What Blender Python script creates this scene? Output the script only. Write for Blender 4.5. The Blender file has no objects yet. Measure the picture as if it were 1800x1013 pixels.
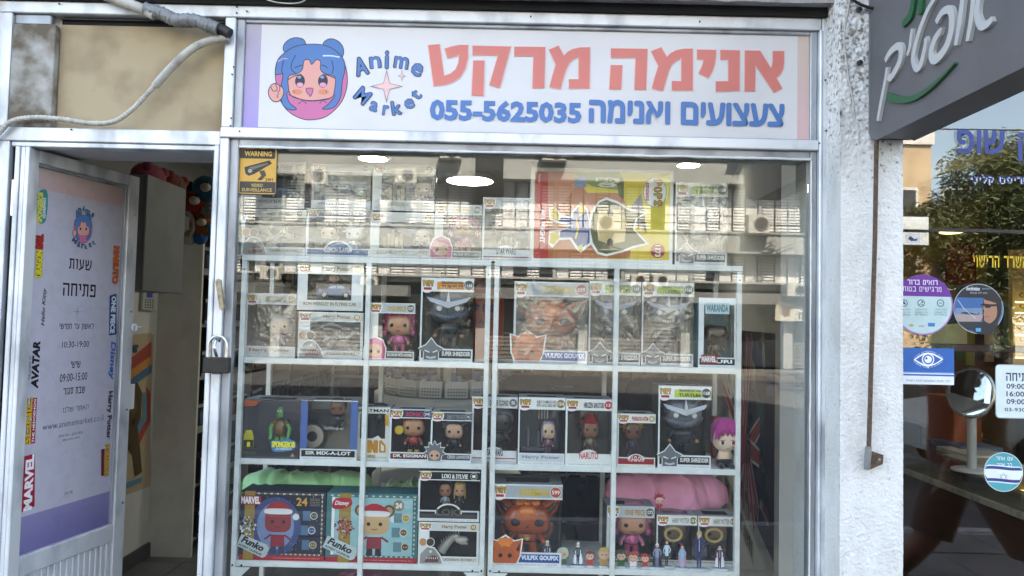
import bpy, bmesh, math, random
import numpy as np
from mathutils import Vector, Matrix, noise
from mathutils.geometry import tessellate_polygon
random.seed(7)
R = math.radians
SC = bpy.context.scene
COL = SC.collection
# ---------------------------------------------------------------- camera
F = 1300.0
cd = bpy.data.cameras.new('camera'); cam = bpy.data.objects.new('camera', cd); COL.objects.link(cam)
cd.sensor_width = 36; cd.lens = 26.0; cd.clip_start = .05; cd.clip_end = 2000
CM = (Matrix.Rotation(R(.1), 3, 'Z') @ Matrix.Rotation(R(92.5), 3, 'X') @ Matrix.Rotation(R(1.3), 3, 'Z'))
CP = Vector((0, -2.2, 1.55))
cam.matrix_world = Matrix.Translation(CP) @ CM.to_4x4()
SC.camera = cam
# ---------------------------------------------------------------- sky, sun, exposure
world = bpy.data.worlds.new("World"); SC.world = world; world.use_nodes = True
wn = world.node_tree; bg = wn.nodes['Background']
sky = wn.nodes.new('ShaderNodeTexSky'); sky.sky_type = 'NISHITA'; sky.sun_disc = False
SUN_EL, SUN_AZ = R(52), R(24)          # the sun stands behind the shop: the front is in open shade
sky.sun_elevation = SUN_EL; sky.sun_rotation = SUN_AZ; sky.dust_density = 1.6
wn.links.new(sky.outputs[0], bg.inputs[0]); bg.inputs[1].default_value = 0.15
ld = bpy.data.lights.new('sun', 'SUN'); ld.energy = 5.0; ld.angle = R(.5); ld.color = (1, .975, .93)
sun = bpy.data.objects.new('sun', ld); COL.objects.link(sun)
sd = Vector((math.sin(SUN_AZ)*math.cos(SUN_EL), math.cos(SUN_AZ)*math.cos(SUN_EL), math.sin(SUN_EL)))
sun.rotation_euler = sd.to_track_quat('Z', 'Y').to_euler(); sun.location = sd*60
SC.view_settings.view_transform = 'Standard'; SC.view_settings.look = 'None'
SC.view_settings.exposure = 3.05; SC.view_settings.gamma = 1; SC.view_settings.use_curve_mapping = False
SC.view_settings.use_white_balance = True; SC.view_settings.white_balance_temperature = 7750; SC.view_settings.white_balance_tint = 10
SC.render.engine = 'CYCLES'
cy = SC.cycles
cy.max_bounces = 9; cy.diffuse_bounces = 4; cy.glossy_bounces = 4; cy.transparent_max_bounces = 24
cy.caustics_reflective = False; cy.caustics_refractive = False; cy.use_denoising = True
try: cy.denoiser = 'OPENIMAGEDENOISE'
except Exception: pass
cy.sample_clamp_indirect = 6

# ---------------------------------------------------------------- photograph measurements -> metres
def ray(px, py): return CM @ Vector(((px-900)/F, -(py-506.5)/F, -1))
def W(px, py, Y): d = ray(px, py); return CP + d*((Y-CP.y)/d.y)
def WX(px, py, X): d = ray(px, py); return CP + d*((X-CP.x)/d.x)
def WZ(px, py, Z): d = ray(px, py); return CP + d*((Z-CP.z)/d.z)
def WP(px, py, P0, n): d = ray(px, py); return CP + d*((P0-CP).dot(n)/d.dot(n))
def bb(x0, y0, x1, y1, Y):
    cx, cyy = (x0+x1)/2, (y0+y1)/2
    return W(x0, cyy, Y).x, W(x1, cyy, Y).x, W(cx, y1, Y).z, W(cx, y0, Y).z

# ---------------------------------------------------------------- colours and materials
def lin(h):
    if not isinstance(h, str): return tuple(h)
    h = h.lstrip('#'); h = ''.join(ch*2 for ch in h) if len(h) == 3 else h; o = []
    for i in (0, 2, 4):
        c = int(h[i:i+2], 16)/255; o.append(c/12.92 if c <= .04045 else ((c+.055)/1.055)**2.4)
    return tuple(o)
M = {}
def mat(name, col=(.5,.5,.5), rough=.5, metal=0, spec=.5, coat=0, vcol=False, emit=None, es=0,
        noise_amt=0, noise_scale=5, col2=None, c2lo=.45, c2hi=.7, bump=0, bump_scale=80, detail=4, aniso=None, sheen=0):
    m = bpy.data.materials.new(name); m.use_nodes = True; nt = m.node_tree
    p = nt.nodes['Principled BSDF']; L = nt.links.new
    p.inputs['Base Color'].default_value = (*lin(col), 1); p.inputs['Roughness'].default_value = rough
    p.inputs['Metallic'].default_value = metal; p.inputs['Specular IOR Level'].default_value = spec
    p.inputs['Coat Weight'].default_value = coat
    if sheen: p.inputs['Sheen Weight'].default_value = sheen
    if emit: p.inputs['Emission Color'].default_value = (*lin(emit), 1); p.inputs['Emission Strength'].default_value = es
    tc = nt.nodes.new('ShaderNodeTexCoord'); src = None
    if vcol:
        a = nt.nodes.new('ShaderNodeVertexColor'); a.layer_name = 'Col'; src = a.outputs[0]
    def nz(scale, det=4, st=None):
        n = nt.nodes.new('ShaderNodeTexNoise'); n.inputs['Scale'].default_value = scale; n.inputs['Detail'].default_value = det
        if st:
            mp = nt.nodes.new('ShaderNodeMapping'); mp.inputs['Scale'].default_value = st
            L(tc.outputs['Object'], mp.inputs[0]); L(mp.outputs[0], n.inputs['Vector'])
        else: L(tc.outputs['Object'], n.inputs['Vector'])
        return n
    if col2 is not None or noise_amt:
        n = nz(noise_scale, detail, aniso)
        r = nt.nodes.new('ShaderNodeMapRange'); r.inputs['From Min'].default_value = c2lo; r.inputs['From Max'].default_value = c2hi
        L(n.outputs[0], r.inputs['Value'])
        mx = nt.nodes.new('ShaderNodeMix'); mx.data_type = 'RGBA'
        if col2 is not None: mx.inputs[7].default_value = (*lin(col2), 1); L(r.outputs[0], mx.inputs[0])
        else:
            mx.inputs[7].default_value = (0,0,0,1); q = nt.nodes.new('ShaderNodeMath'); q.operation = 'MULTIPLY'
            q.inputs[1].default_value = noise_amt; L(r.outputs[0], q.inputs[0]); L(q.outputs[0], mx.inputs[0])
        if src: L(src, mx.inputs[6])
        else: mx.inputs[6].default_value = (*lin(col), 1)
        src = mx.outputs[2]
    if src: L(src, p.inputs['Base Color'])
    if bump:
        n = nz(bump_scale, 5); b = nt.nodes.new('ShaderNodeBump'); b.inputs['Strength'].default_value = bump
        b.inputs['Distance'].default_value = .003; L(n.outputs[0], b.inputs['Height']); L(b.outputs[0], p.inputs['Normal'])
    M[name] = m; return m

def clear_mat(name, base=.05, tint=(1,1,1), rough=.0, wrinkle=0, wscale=20, veil=0, edge=1.0):
    """clear sheet: what lies behind shows through, with a mirror reflection that grows at grazing angles"""
    m = bpy.data.materials.new(name); m.use_nodes = True; nt = m.node_tree; L = nt.links.new
    for n in list(nt.nodes):
        if n.type != 'OUTPUT_MATERIAL': nt.nodes.remove(n)
    out = nt.nodes['Material Output']
    tr = nt.nodes.new('ShaderNodeBsdfTransparent'); tr.inputs[0].default_value = (*tint, 1)
    gl = nt.nodes.new('ShaderNodeBsdfGlossy'); gl.inputs['Roughness'].default_value = rough
    lw = nt.nodes.new('ShaderNodeLayerWeight'); lw.inputs[0].default_value = .5
    pw = nt.nodes.new('ShaderNodeMath'); pw.operation = 'POWER'; pw.inputs[1].default_value = 4.5; L(lw.outputs['Facing'], pw.inputs[0])
    mr = nt.nodes.new('ShaderNodeMapRange'); mr.inputs['To Min'].default_value = base; mr.inputs['To Max'].default_value = edge
    L(pw.outputs[0], mr.inputs['Value'])
    mx = nt.nodes.new('ShaderNodeMixShader'); L(mr.outputs[0], mx.inputs[0]); L(tr.outputs[0], mx.inputs[1]); L(gl.outputs[0], mx.inputs[2])
    res = mx.outputs[0]
    if wrinkle:
        tc = nt.nodes.new('ShaderNodeTexCoord')
        n = nt.nodes.new('ShaderNodeTexNoise'); n.inputs['Scale'].default_value = wscale; n.inputs['Detail'].default_value = 2; n.inputs['Distortion'].default_value = 2.2
        L(tc.outputs['Object'], n.inputs['Vector'])
        b = nt.nodes.new('ShaderNodeBump'); b.inputs['Strength'].default_value = wrinkle; b.inputs['Distance'].default_value = .02
        L(n.outputs[0], b.inputs['Height']); L(b.outputs[0], gl.inputs['Normal'])
    if veil:
        d = nt.nodes.new('ShaderNodeBsdfDiffuse'); d.inputs[0].default_value = (.85,.86,.85,1)
        m2 = nt.nodes.new('ShaderNodeMixShader'); m2.inputs[0].default_value = veil; L(res, m2.inputs[1]); L(d.outputs[0], m2.inputs[2]); res = m2.outputs[0]
    L(res, out.inputs[0]); M[name] = m; return m

mat('print', vcol=True, rough=.45, noise_amt=.08, noise_scale=30)
mat('banner', vcol=True, rough=.5, noise_amt=.10, noise_scale=2.5, bump=.05, bump_scale=9)
mat('vinyl', vcol=True, rough=.28, coat=.4)
mat('cloth', vcol=True, rough=.9, sheen=.3, bump=.3, bump_scale=220)
mat('paint', vcol=True, rough=.55, noise_amt=.15, noise_scale=6)
mat('board', vcol=True, rough=.6, noise_amt=.08, noise_scale=20)
mat('brushed', (.74,.755,.78), rough=.45, metal=.35, col2=(.40,.42,.45), c2lo=.48, c2hi=.70, noise_scale=9, detail=7, aniso=(1,1,.5), bump=.12, bump_scale=40)
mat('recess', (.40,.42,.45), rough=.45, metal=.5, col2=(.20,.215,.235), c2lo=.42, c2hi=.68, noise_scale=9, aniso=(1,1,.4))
mat('shelf_white', (.74,.75,.72), rough=.42, noise_amt=.14, noise_scale=30)
mat('dark_gap', (.012,.012,.013), rough=.9)
mat('beige_board', (.43,.33,.20), rough=.75, col2=(.25,.175,.10), c2lo=.44, c2hi=.70, noise_scale=6, detail=8, bump=.12, bump_scale=60)
mat('stained', (.40,.385,.35), rough=.65, metal=.05, col2=(.12,.09,.055), c2lo=.38, c2hi=.60, noise_scale=11, detail=9, bump=.25, bump_scale=40)
mat('stucco', (.74,.725,.70), rough=.92, col2=(.24,.21,.18), c2lo=.60, c2hi=.74, noise_scale=80, detail=7, bump=1.0, bump_scale=130)
def _stain(m):
    # grime gathers on the rough upper part: the dirt threshold falls with height
    nt = m.node_tree; L = nt.links.new; mr = [n for n in nt.nodes if n.type == 'MAP_RANGE'][0]
    tc = [n for n in nt.nodes if n.type == 'TEX_COORD'][0]; sx = nt.nodes.new('ShaderNodeSeparateXYZ'); L(tc.outputs['Object'], sx.inputs[0])
    r = nt.nodes.new('ShaderNodeMapRange'); r.inputs['From Min'].default_value = 1.85; r.inputs['From Max'].default_value = 2.3; r.inputs['To Min'].default_value = .655; r.inputs['To Max'].default_value = .50
    L(sx.outputs['Z'], r.inputs['Value']); L(r.outputs[0], mr.inputs['From Min'])
    a = nt.nodes.new('ShaderNodeMath'); a.operation = 'ADD'; a.inputs[1].default_value = .13; L(r.outputs[0], a.inputs[0]); L(a.outputs[0], mr.inputs['From Max'])
_stain(M['stucco'])
def _patches(m):
    # old repaints and grime: wide soft patches over the plaster
    nt = m.node_tree; L = nt.links.new; p = nt.nodes['Principled BSDF']; src = p.inputs['Base Color'].links[0].from_socket
    tc = [n for n in nt.nodes if n.type == 'TEX_COORD'][0]; n = nt.nodes.new('ShaderNodeTexNoise'); n.inputs['Scale'].default_value = 5.5; n.inputs['Detail'].default_value = 9; n.inputs['Roughness'].default_value = .65
    mp = nt.nodes.new('ShaderNodeMapping'); mp.inputs['Scale'].default_value = (1.6, 1.6, .7); L(tc.outputs['Object'], mp.inputs[0]); L(mp.outputs[0], n.inputs['Vector'])
    r = nt.nodes.new('ShaderNodeMapRange'); r.inputs['From Min'].default_value = .47; r.inputs['From Max'].default_value = .68; r.inputs['To Max'].default_value = .55; L(n.outputs[0], r.inputs['Value'])
    mx = nt.nodes.new('ShaderNodeMix'); mx.data_type = 'RGBA'; mx.inputs[7].default_value = (.50, .475, .44, 1); L(r.outputs[0], mx.inputs[0]); L(src, mx.inputs[6]); L(mx.outputs[2], p.inputs['Base Color'])
_patches(M['stucco'])
mat('concrete', (.36,.34,.32), rough=.95, col2=(.2,.18,.165), noise_scale=9, bump=.9, bump_scale=60)
mat('sign_grey', (.135,.13,.135), rough=.5, noise_amt=.25, noise_scale=4)
mat('pipe', (.50,.47,.41), rough=.6, noise_amt=.4, noise_scale=30)
mat('tape', (.22,.22,.22), rough=.4, noise_amt=.3, noise_scale=40, bump=.9, bump_scale=55)
mat('rust', (.085,.055,.038), rough=.9, col2=(.17,.10,.055), noise_scale=90, bump=.6, bump_scale=150)
mat('steel', (.62,.62,.61), rough=.25, metal=1, noise_amt=.2, noise_scale=15)
mat('black_metal', (.035,.03,.028), rough=.45, metal=.4, noise_amt=.4, noise_scale=60)
mat('brass', (.34,.29,.2), rough=.4, metal=.5, col2=(.14,.12,.09), noise_scale=60)
mat('wall_paint', (.60,.585,.56), rough=.8, noise_amt=.06)
mat('dark_wall', (.10,.10,.105), rough=.8)
mat('ceiling_tile', (.62,.62,.62), rough=.9)
mat('floor_tile', (.13,.13,.135), rough=.35, noise_amt=.3, noise_scale=7)
mat('asphalt', (.055,.055,.057), rough=.95, noise_amt=.3, noise_scale=3, bump=.5, bump_scale=90)
mat('paver', (.15,.14,.13), rough=.9, noise_amt=.35, noise_scale=2, bump=.3)
mat('facade_grey', (.36,.375,.365), rough=.9, noise_amt=.25, noise_scale=.7)
mat('roller_grey', (.16,.155,.15), rough=.8)
mat('facade_pale', (.62,.63,.63), rough=.9, noise_amt=.2, noise_scale=1.0)
mat('back_paint', (.27,.27,.26), rough=.8, noise_amt=.1)
mat('facade_brick', (.46,.35,.24), rough=.9, noise_amt=.25, noise_scale=2)
mat('shutter', (.78,.79,.79), rough=.6)
mat('dark_glass', (.03,.035,.04), rough=.1)
mat('leaf', (.055,.08,.022), rough=.6, col2=(.022,.038,.012), noise_scale=1.3)
mat('bark', (.10,.075,.05), rough=.9, bump=.8, bump_scale=20)
mat('lamp', (.9,.9,.9), emit=(.93,1,.98), es=6)
mat('warm_lamp', (.9,.9,.6), emit=(1,.86,.35), es=.7)
mat('white_plastic', (.72,.72,.70), rough=.35)
mat('mirror', (.85,.87,.88), rough=.02, metal=1)
mat('wood_dark', (.075,.028,.016), rough=.35, noise_amt=.4, noise_scale=5, aniso=(.3,1,4))
mat('yellow_wall', (.50,.33,.10), rough=.8, noise_amt=.1)
mat('acrylic_base', (.62,.66,.68), rough=.15)
clear_mat('window_glass', base=.064, tint=(.97,.985,.975))
clear_mat('optic_glass', base=.10, tint=(.93,.93,.90))
clear_mat('box_window', base=.03, rough=.03, wrinkle=.2, wscale=7)
clear_mat('wrinkled_film', base=.135, rough=.05, wrinkle=0, veil=.05)
clear_mat('acrylic', base=.06, rough=.02, veil=.03)

# ---------------------------------------------------------------- mesh builder
ORG = {}
_txt = {}
def glyphs(s, bold=0., res=2, shear=0):
    k = (s, bold, res, shear)
    if k in _txt: return _txt[k]
    c = bpy.data.curves.new('lettering', 'FONT'); c.body = s; c.resolution_u = res; c.offset = bold; c.shear = shear; c.fill_mode = 'FRONT'
    o = bpy.data.objects.new('lettering', c); me = o.to_mesh()
    P = np.array([v.co[:2] for v in me.vertices]) if len(me.vertices) else np.zeros((0,2))
    Fs = [tuple(p.vertices) for p in me.polygons]
    o.to_mesh_clear(); bpy.data.objects.remove(o); bpy.data.curves.remove(c)
    if len(P):
        lo, hi = P.min(0), P.max(0); asp = (hi[0]-lo[0])/max(1e-6, hi[1]-lo[1]); P = (P-lo)/np.maximum(hi-lo, 1e-6)
    else: asp = 1
    _txt[k] = (P, Fs, asp); return _txt[k]
def heb(s): return s[::-1]
HB = {'א': (.8, [[(0,1),(.8,0)], [(.75,1),(.72,.62),(.5,.42)], [(.08,0),(.1,.4),(.3,.62)]]), 'ב': (.75, [[(.03,1),(.62,1),(.62,0)], [(0,0),(.75,0)]]),
 'ג': (.5, [[(.05,1),(.35,1),(.38,.35),(.5,0)], [(.38,.35),(0,0)]]), 'ד': (.7, [[(0,1),(.7,1)], [(.58,1),(.58,0)]]), 'ה': (.68, [[(0,1),(.66,1),(.66,0)], [(.08,.58),(.08,0)]]),
 'ו': (.2, [[(0,1),(.18,1),(.18,0)]]), 'ז': (.35, [[(0,1),(.35,1)], [(.18,1),(.18,0)]]), 'ח': (.66, [[(0,1),(.64,1),(.64,0)], [(.06,1),(.06,0)]]),
 'ט': (.72, [[(.05,1),(.05,0),(.66,0),(.7,.8),(.5,1),(.35,.92)]]), 'י': (.18, [[(0,1),(.16,1),(.16,.55)]]), 'כ': (.62, [[(0,1),(.6,1),(.6,0),(0,0)]]), 'ך': (.62, [[(0,1),(.6,1),(.6,-.3)]]),
 'ל': (.6, [[(0,1.35),(0,1),(.58,1),(.58,.55),(.25,0)]]), 'מ': (.72, [[(.02,1),(.15,.72),(.02,0)], [(.12,.75),(.3,1),(.62,1),(.66,0),(.38,0)]]), 'ם': (.64, [[(0,1),(.62,1),(.62,0),(.04,0),(.04,1)]]),
 'נ': (.38, [[(.1,1),(.35,1),(.35,0),(0,0)]]), 'ן': (.18, [[(0,1),(.16,1),(.16,-.3)]]), 'ס': (.7, [[(0,1),(.68,1),(.66,.3),(.4,0),(.15,.2),(.08,1)]]), 'ע': (.64, [[(.08,1),(.3,.08)], [(.62,1),(.55,.2),(0,-.08)]]),
 'פ': (.62, [[(.3,.55),(.08,.55),(.06,1),(.6,1),(.6,0),(0,0)]]), 'ף': (.62, [[(.3,.55),(.08,.55),(.05,1),(.6,1),(.6,-.3)]]), 'צ': (.64, [[(.05,1),(.5,.05)], [(.6,1),(.55,.6),(.35,.5)], [(0,0),(.62,0)]]),
 'ץ': (.62, [[(.05,1),(.2,.5),(.4,.4)], [(.6,1),(.5,.5),(.4,.4),(.4,-.3)]]), 'ק': (.66, [[(0,1),(.64,1),(.60,.5),(.42,.15)], [(.08,.6),(.08,-.3)]]), 'ר': (.62, [[(0,1),(.6,1),(.6,0)]]),
 'ש': (.9, [[(.05,1),(.12,0),(.6,0),(.85,.4),(.88,1)], [(.46,1),(.42,.55),(.12,.4)]]), 'ת': (.66, [[(.02,1),(.62,1),(.62,0)], [(.16,1),(.14,.1),(0,0)]]),
 '.': (.05, [[(0,0),(.02,0)]]), ':': (.05, [[(0,.1),(.02,.1)], [(0,.8),(.02,.8)]]), '-': (.4, [[(0,.5),(.4,.5)]]), ' ': (.32, [])}
def heb_glyphs(s, t):
    """Hebrew lettering drawn stroke by stroke"""
    P = []; Fs = []; x = 0
    for ch in s:
        w, L = HB.get(ch, HB['-'])
        for st in L:
            for a, b in zip(st, st[1:]):
                a = np.array(a, float); b = np.array(b, float); d = b-a; l = np.hypot(*d); d = d/max(l, 1e-6); n = np.array([-d[1], d[0]])*t/2; e = d*t*.42
                o = len(P); P += [(x+q[0], q[1]) for q in (a-e-n, b+e-n, b+e+n, a-e+n)]; Fs.append((o, o+1, o+2, o+3))
        x += w+.24+t*.5
    P = np.array(P); lo, hi = P.min(0), P.max(0)
    return (P-lo)/(hi-lo), Fs, 1

def smooth(pts, n=5, closed=True):
    P = [Vector(p) for p in pts]; N = len(P); out = []
    for i in range(N if closed else N-1):
        a = P[(i-1) % N] if closed or i > 0 else P[0]; b = P[i]; c = P[(i+1) % N]; d = P[(i+2) % N] if closed or i < N-2 else P[-1]
        for k in range(n):
            t = k/n; out.append(tuple(.5*((2*b)+(-a+c)*t+(2*a-5*b+4*c-d)*t*t+(-a+3*b-3*c+d)*t**3)))
    if not closed: out.append(tuple(P[-1]))
    return out

class B:
    def __init__(s): s.v = []; s.f = []; s.c = []; s.sm = []; s.col = (.5,.5,.5)
    def add(s, vs, fs, col=None, sm=False):
        o = len(s.v); s.v += [tuple(v) for v in vs]; s.f += [tuple(i+o for i in f) for f in fs]
        c = lin(col) if col is not None else s.col; s.c += [c]*len(fs); s.sm += [sm]*len(fs); return s
    def box(s, x0, x1, y0, y1, z0, z1, col=None, bev=0):
        x0, x1 = min(x0, x1), max(x0, x1); y0, y1 = min(y0, y1), max(y0, y1); z0, z1 = min(z0, z1), max(z0, z1)
        if bev:
            b = min(bev, (x1-x0)/3, (y1-y0)/3, (z1-z0)/3)
            bm = bmesh.new(); bmesh.ops.create_cube(bm, size=1)
            for v in bm.verts: v.co = ((x0+x1)/2+v.co.x*(x1-x0), (y0+y1)/2+v.co.y*(y1-y0), (z0+z1)/2+v.co.z*(z1-z0))
            bmesh.ops.bevel(bm, geom=list(bm.edges), offset=b, segments=2 if bev > .004 else 1, affect='EDGES')
            bm.verts.index_update(); s.add([v.co[:] for v in bm.verts], [[v.index for v in f.verts] for f in bm.faces], col); bm.free(); return s
        v = [(x0,y0,z0),(x1,y0,z0),(x1,y1,z0),(x0,y1,z0),(x0,y0,z1),(x1,y0,z1),(x1,y1,z1),(x0,y1,z1)]
        return s.add(v, [(0,3,2,1),(4,5,6,7),(0,1,5,4),(1,2,6,5),(2,3,7,6),(3,0,4,7)], col)
    def hexa(s, a, off, col=None):
        """prism: polygon a (list of Vector) swept by vector off"""
        n = len(a); off = Vector(off); v = [Vector(p) for p in a]+[Vector(p)+off for p in a]
        tri = tessellate_polygon([[Vector(p) for p in a]])
        fs = [tuple(t) for t in tri]+[tuple(i+n for i in t[::-1]) for t in tri]+[(i, (i+1) % n, (i+1) % n+n, i+n) for i in range(n)]
        return s.add(v, fs, col)
    def tube(s, pts, r, seg=10, col=None, ring=None, cap=True):
        P = [Vector(p) for p in pts]; n = len(P); vs = []; fs = []; up = Vector((0,0,1)); nrm = None
        for i, p in enumerate(P):
            t = (P[min(i+1, n-1)]-P[max(i-1, 0)]).normalized()
            if nrm is None:
                nrm = t.orthogonal().normalized()
            nrm = (nrm-t*nrm.dot(t)).normalized(); bn = t.cross(nrm)
            rr = r[i] if isinstance(r, (list, tuple)) else r
            for k in range(seg):
                a = 2*math.pi*k/seg; vs.append(p+(nrm*math.cos(a)+bn*math.sin(a))*rr)
        for i in range(n-1):
            for k in range(seg): fs.append((i*seg+k, i*seg+(k+1) % seg, (i+1)*seg+(k+1) % seg, (i+1)*seg+k))
        s.add(vs, fs, col, True)
        if cap: s.add(vs[:seg], [tuple(range(seg))[::-1]], col); s.add(vs[-seg:], [tuple(range(seg))], col)
        return s
    def cyl(s, c, r, h, axis='Z', seg=20, col=None, r2=None):
        c = Vector(c); d = {'X': Vector((1,0,0)), 'Y': Vector((0,1,0)), 'Z': Vector((0,0,1))}[axis]
        return s.tube([c, c+d*h], [r, r2 if r2 is not None else r], seg, col)
    def blob(s, c, rad, e=1., seg=14, rings=9, col=None, rot=None, fn=None):
        vs = []; fs = []; sp = lambda x, p: math.copysign(abs(x)**p, x)
        for i in range(rings+1):
            t = -math.pi/2+math.pi*i/rings
            for k in range(seg):
                a = 2*math.pi*k/seg
                p = Vector((sp(math.cos(t), e)*sp(math.cos(a), e)*rad[0], sp(math.cos(t), e)*sp(math.sin(a), e)*rad[1], sp(math.sin(t), e)*rad[2]))
                if fn: p = fn(p)
                if rot: p = rot @ p
                vs.append(p+Vector(c))
        for i in range(rings):
            for k in range(seg): fs.append((i*seg+k, i*seg+(k+1) % seg, (i+1)*seg+(k+1) % seg, (i+1)*seg+k))
        return s.add(vs, fs, col, True)
    def lathe(s, c, prof, seg=32, col=None, sm=True):
        vs = []; fs = []; n = len(prof)
        for r, z in prof:
            for k in range(seg):
                a = 2*math.pi*k/seg; vs.append((c[0]+r*math.cos(a), c[1]+r*math.sin(a), c[2]+z))
        for i in range(n-1):
            for k in range(seg): fs.append((i*seg+k, i*seg+(k+1) % seg, (i+1)*seg+(k+1) % seg, (i+1)*seg+k))
        return s.add(vs, fs, col, sm)
    def build(s, name, m='print', parent=None, bevel=0, **kw):
        org = ORG.get(parent.name, Vector((0,0,0))) if parent else Vector((0,0,0))
        me = bpy.data.meshes.new(name); me.from_pydata([tuple(Vector(v)-org) for v in s.v], [], s.f)
        ca = me.color_attributes.new('Col', 'FLOAT_COLOR', 'CORNER')
        arr = np.ones((len(me.loops), 4), dtype=np.float32); i = 0
        for f, c in zip(s.f, s.c):
            n = len(f)
            if len(c) == n and n > 2 and isinstance(c[0], (tuple, list)):
                for k in range(n): arr[i+k, :3] = c[k]
            else: arr[i:i+n, :3] = c
            i += n
        ca.data.foreach_set('color', arr.ravel())
        me.polygons.foreach_set('use_smooth', s.sm); me.materials.append(M[m] if isinstance(m, str) else m); me.update()
        o = bpy.data.objects.new(name, me); COL.objects.link(o)
        if parent: o.parent = parent
        ORG[o.name] = org
        for k, v in kw.items(): o[k] = v
        if bevel:
            b = o.modifiers.new('b', 'BEVEL'); b.width = bevel; b.segments = 2; b.limit_method = 'ANGLE'
        return o

class Print(B):
    """flat print on a plane: origin O, right U, up V, facing N; every layer lies a hair above the last"""
    def __init__(s, O, U=(1,0,0), V=(0,0,1), N=(0,-1,0), step=.00004):
        super().__init__(); s.O = Vector(O); s.U = Vector(U).normalized(); s.V = Vector(V).normalized(); s.N = Vector(N).normalized(); s.k = 1; s.step = step
    def P(s, u, v): return s.O+s.U*u+s.V*v+s.N*(s.k*s.step)
    def up(s): s.k += 1; return s
    def uv(s, px, py):
        p = WP(px, py, s.O, s.N)-s.O; return p.dot(s.U), p.dot(s.V)
    def rect(s, u0, v0, u1, v1, col, grad=None):
        vs = [s.P(u0, v0), s.P(u1, v0), s.P(u1, v1), s.P(u0, v1)]
        if grad is not None:
            a, b = lin(col), lin(grad); o = len(s.v); s.v += [tuple(v) for v in vs]; s.f.append((o, o+1, o+2, o+3)); s.c.append((a, a, b, b)); s.sm.append(False)
        else: s.add(vs, [(0,1,2,3)], col)
        return s.up()
    def poly(s, pts, col, sm=0, nxt=True):
        if sm: pts = smooth(pts, sm)
        t = tessellate_polygon([[Vector((p[0], p[1], 0)) for p in pts]])
        fs = []
        for a, b, c in t:
            A, Bb, C = pts[a], pts[b], pts[c]
            cr = (Bb[0]-A[0])*(C[1]-A[1])-(Bb[1]-A[1])*(C[0]-A[0]); fs.append((a, b, c) if cr > 0 else (a, c, b))
        s.add([s.P(*p) for p in pts], fs, col); 
        if nxt: s.up()
        return s
    def disc(s, u, v, r, col, ry=None, n=24, nxt=True): 
        ry = ry or r
        s.add([s.P(u+r*math.cos(2*math.pi*i/n), v+ry*math.sin(2*math.pi*i/n)) for i in range(n)], [tuple(range(n))], col)
        if nxt: s.up()
        return s
    def line(s, pts, w, col, closed=False, sm=0):
        if sm: pts = smooth(pts, sm, closed)
        P = [Vector((p[0], p[1])) for p in pts]; n = len(P); vs = []; fs = []
        for i, p in enumerate(P):
            a = P[(i-1) % n] if closed or i > 0 else P[i]; b = P[(i+1) % n] if closed or i < n-1 else P[i]
            d = (b-a); d = d.normalized() if d.length > 0 else Vector((1,0)); nn = Vector((-d.y, d.x)); ww = w(i/(n-1 if n > 1 else 1)) if callable(w) else w
            vs += [s.P(*(p-nn*ww/2)), s.P(*(p+nn*ww/2))]
        for i in range(n if closed else n-1):
            j = (i+1) % n; fs.append((2*i, 2*j, 2*j+1, 2*i+1))
        s.add(vs, fs, col); return s.up()
    def text(s, t, u0, v0, u1, v1, col, bold=.0, vert=0, res=2, shear=0, rot=0, halo=None, hw=.0, font=False):
        """fit into the rectangle; vert=1 reads upwards, -1 downwards; rot turns it about the centre (degrees, counter-clockwise)"""
        if halo: s.text(t, u0, v0, u1, v1, halo, bold+hw, vert, res, shear, rot)
        hebrew = any('\u0590' <= ch <= '\u05ff' for ch in t)
        P, Fs, asp = heb_glyphs(t, .13+max(0, bold)*2.6) if hebrew and not font else glyphs(t, 0 if hebrew or bold > .05 else bold, res, shear)
        if not len(P): return s
        cu, cv = (u0+u1)/2, (v0+v1)/2; w, h = u1-u0, v1-v0; ca, sa = math.cos(R(rot)), math.sin(R(rot))
        H_ = abs(w if vert else h); sh = [(0, 0)]; multi = (hebrew and font and bold > 0) or (bold > .05 and not hebrew)
        if multi: sh += [(bold*H_*1.1*math.cos(k*math.pi/4), bold*H_*1.1*math.sin(k*math.pi/4)) for k in range(8)]; w -= math.copysign(bold*H_*1.6, w); h -= math.copysign(bold*H_*1.6, h)
        for sx, sy in sh:
            vs = []
            for x, y in P:
                if vert == 1: a, b = (.5-y)*w, (x-.5)*h
                elif vert == -1: a, b = (y-.5)*w, (.5-x)*h
                else: a, b = (x-.5)*w, (y-.5)*h
                a += sx; b += sy
                vs.append(s.P(cu+a*ca-b*sa, cv+a*sa+b*ca))
            s.add(vs, Fs, col)
            if len(sh) > 1: s.k += .12
        return s.up()

def thing(name, loc, label, cat, group=None):
    o = bpy.data.objects.new(name, None); COL.objects.link(o); o.location = loc; o.empty_display_size = .05
    ORG[o.name] = Vector(loc); o['label'] = label; o['category'] = cat
    if group: o['group'] = group
    return o
def tag(o, label, cat, group=None):
    o['label'] = label; o['category'] = cat
    if group: o['group'] = group
    return o
def struct(o): o['kind'] = 'structure'; return o

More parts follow.
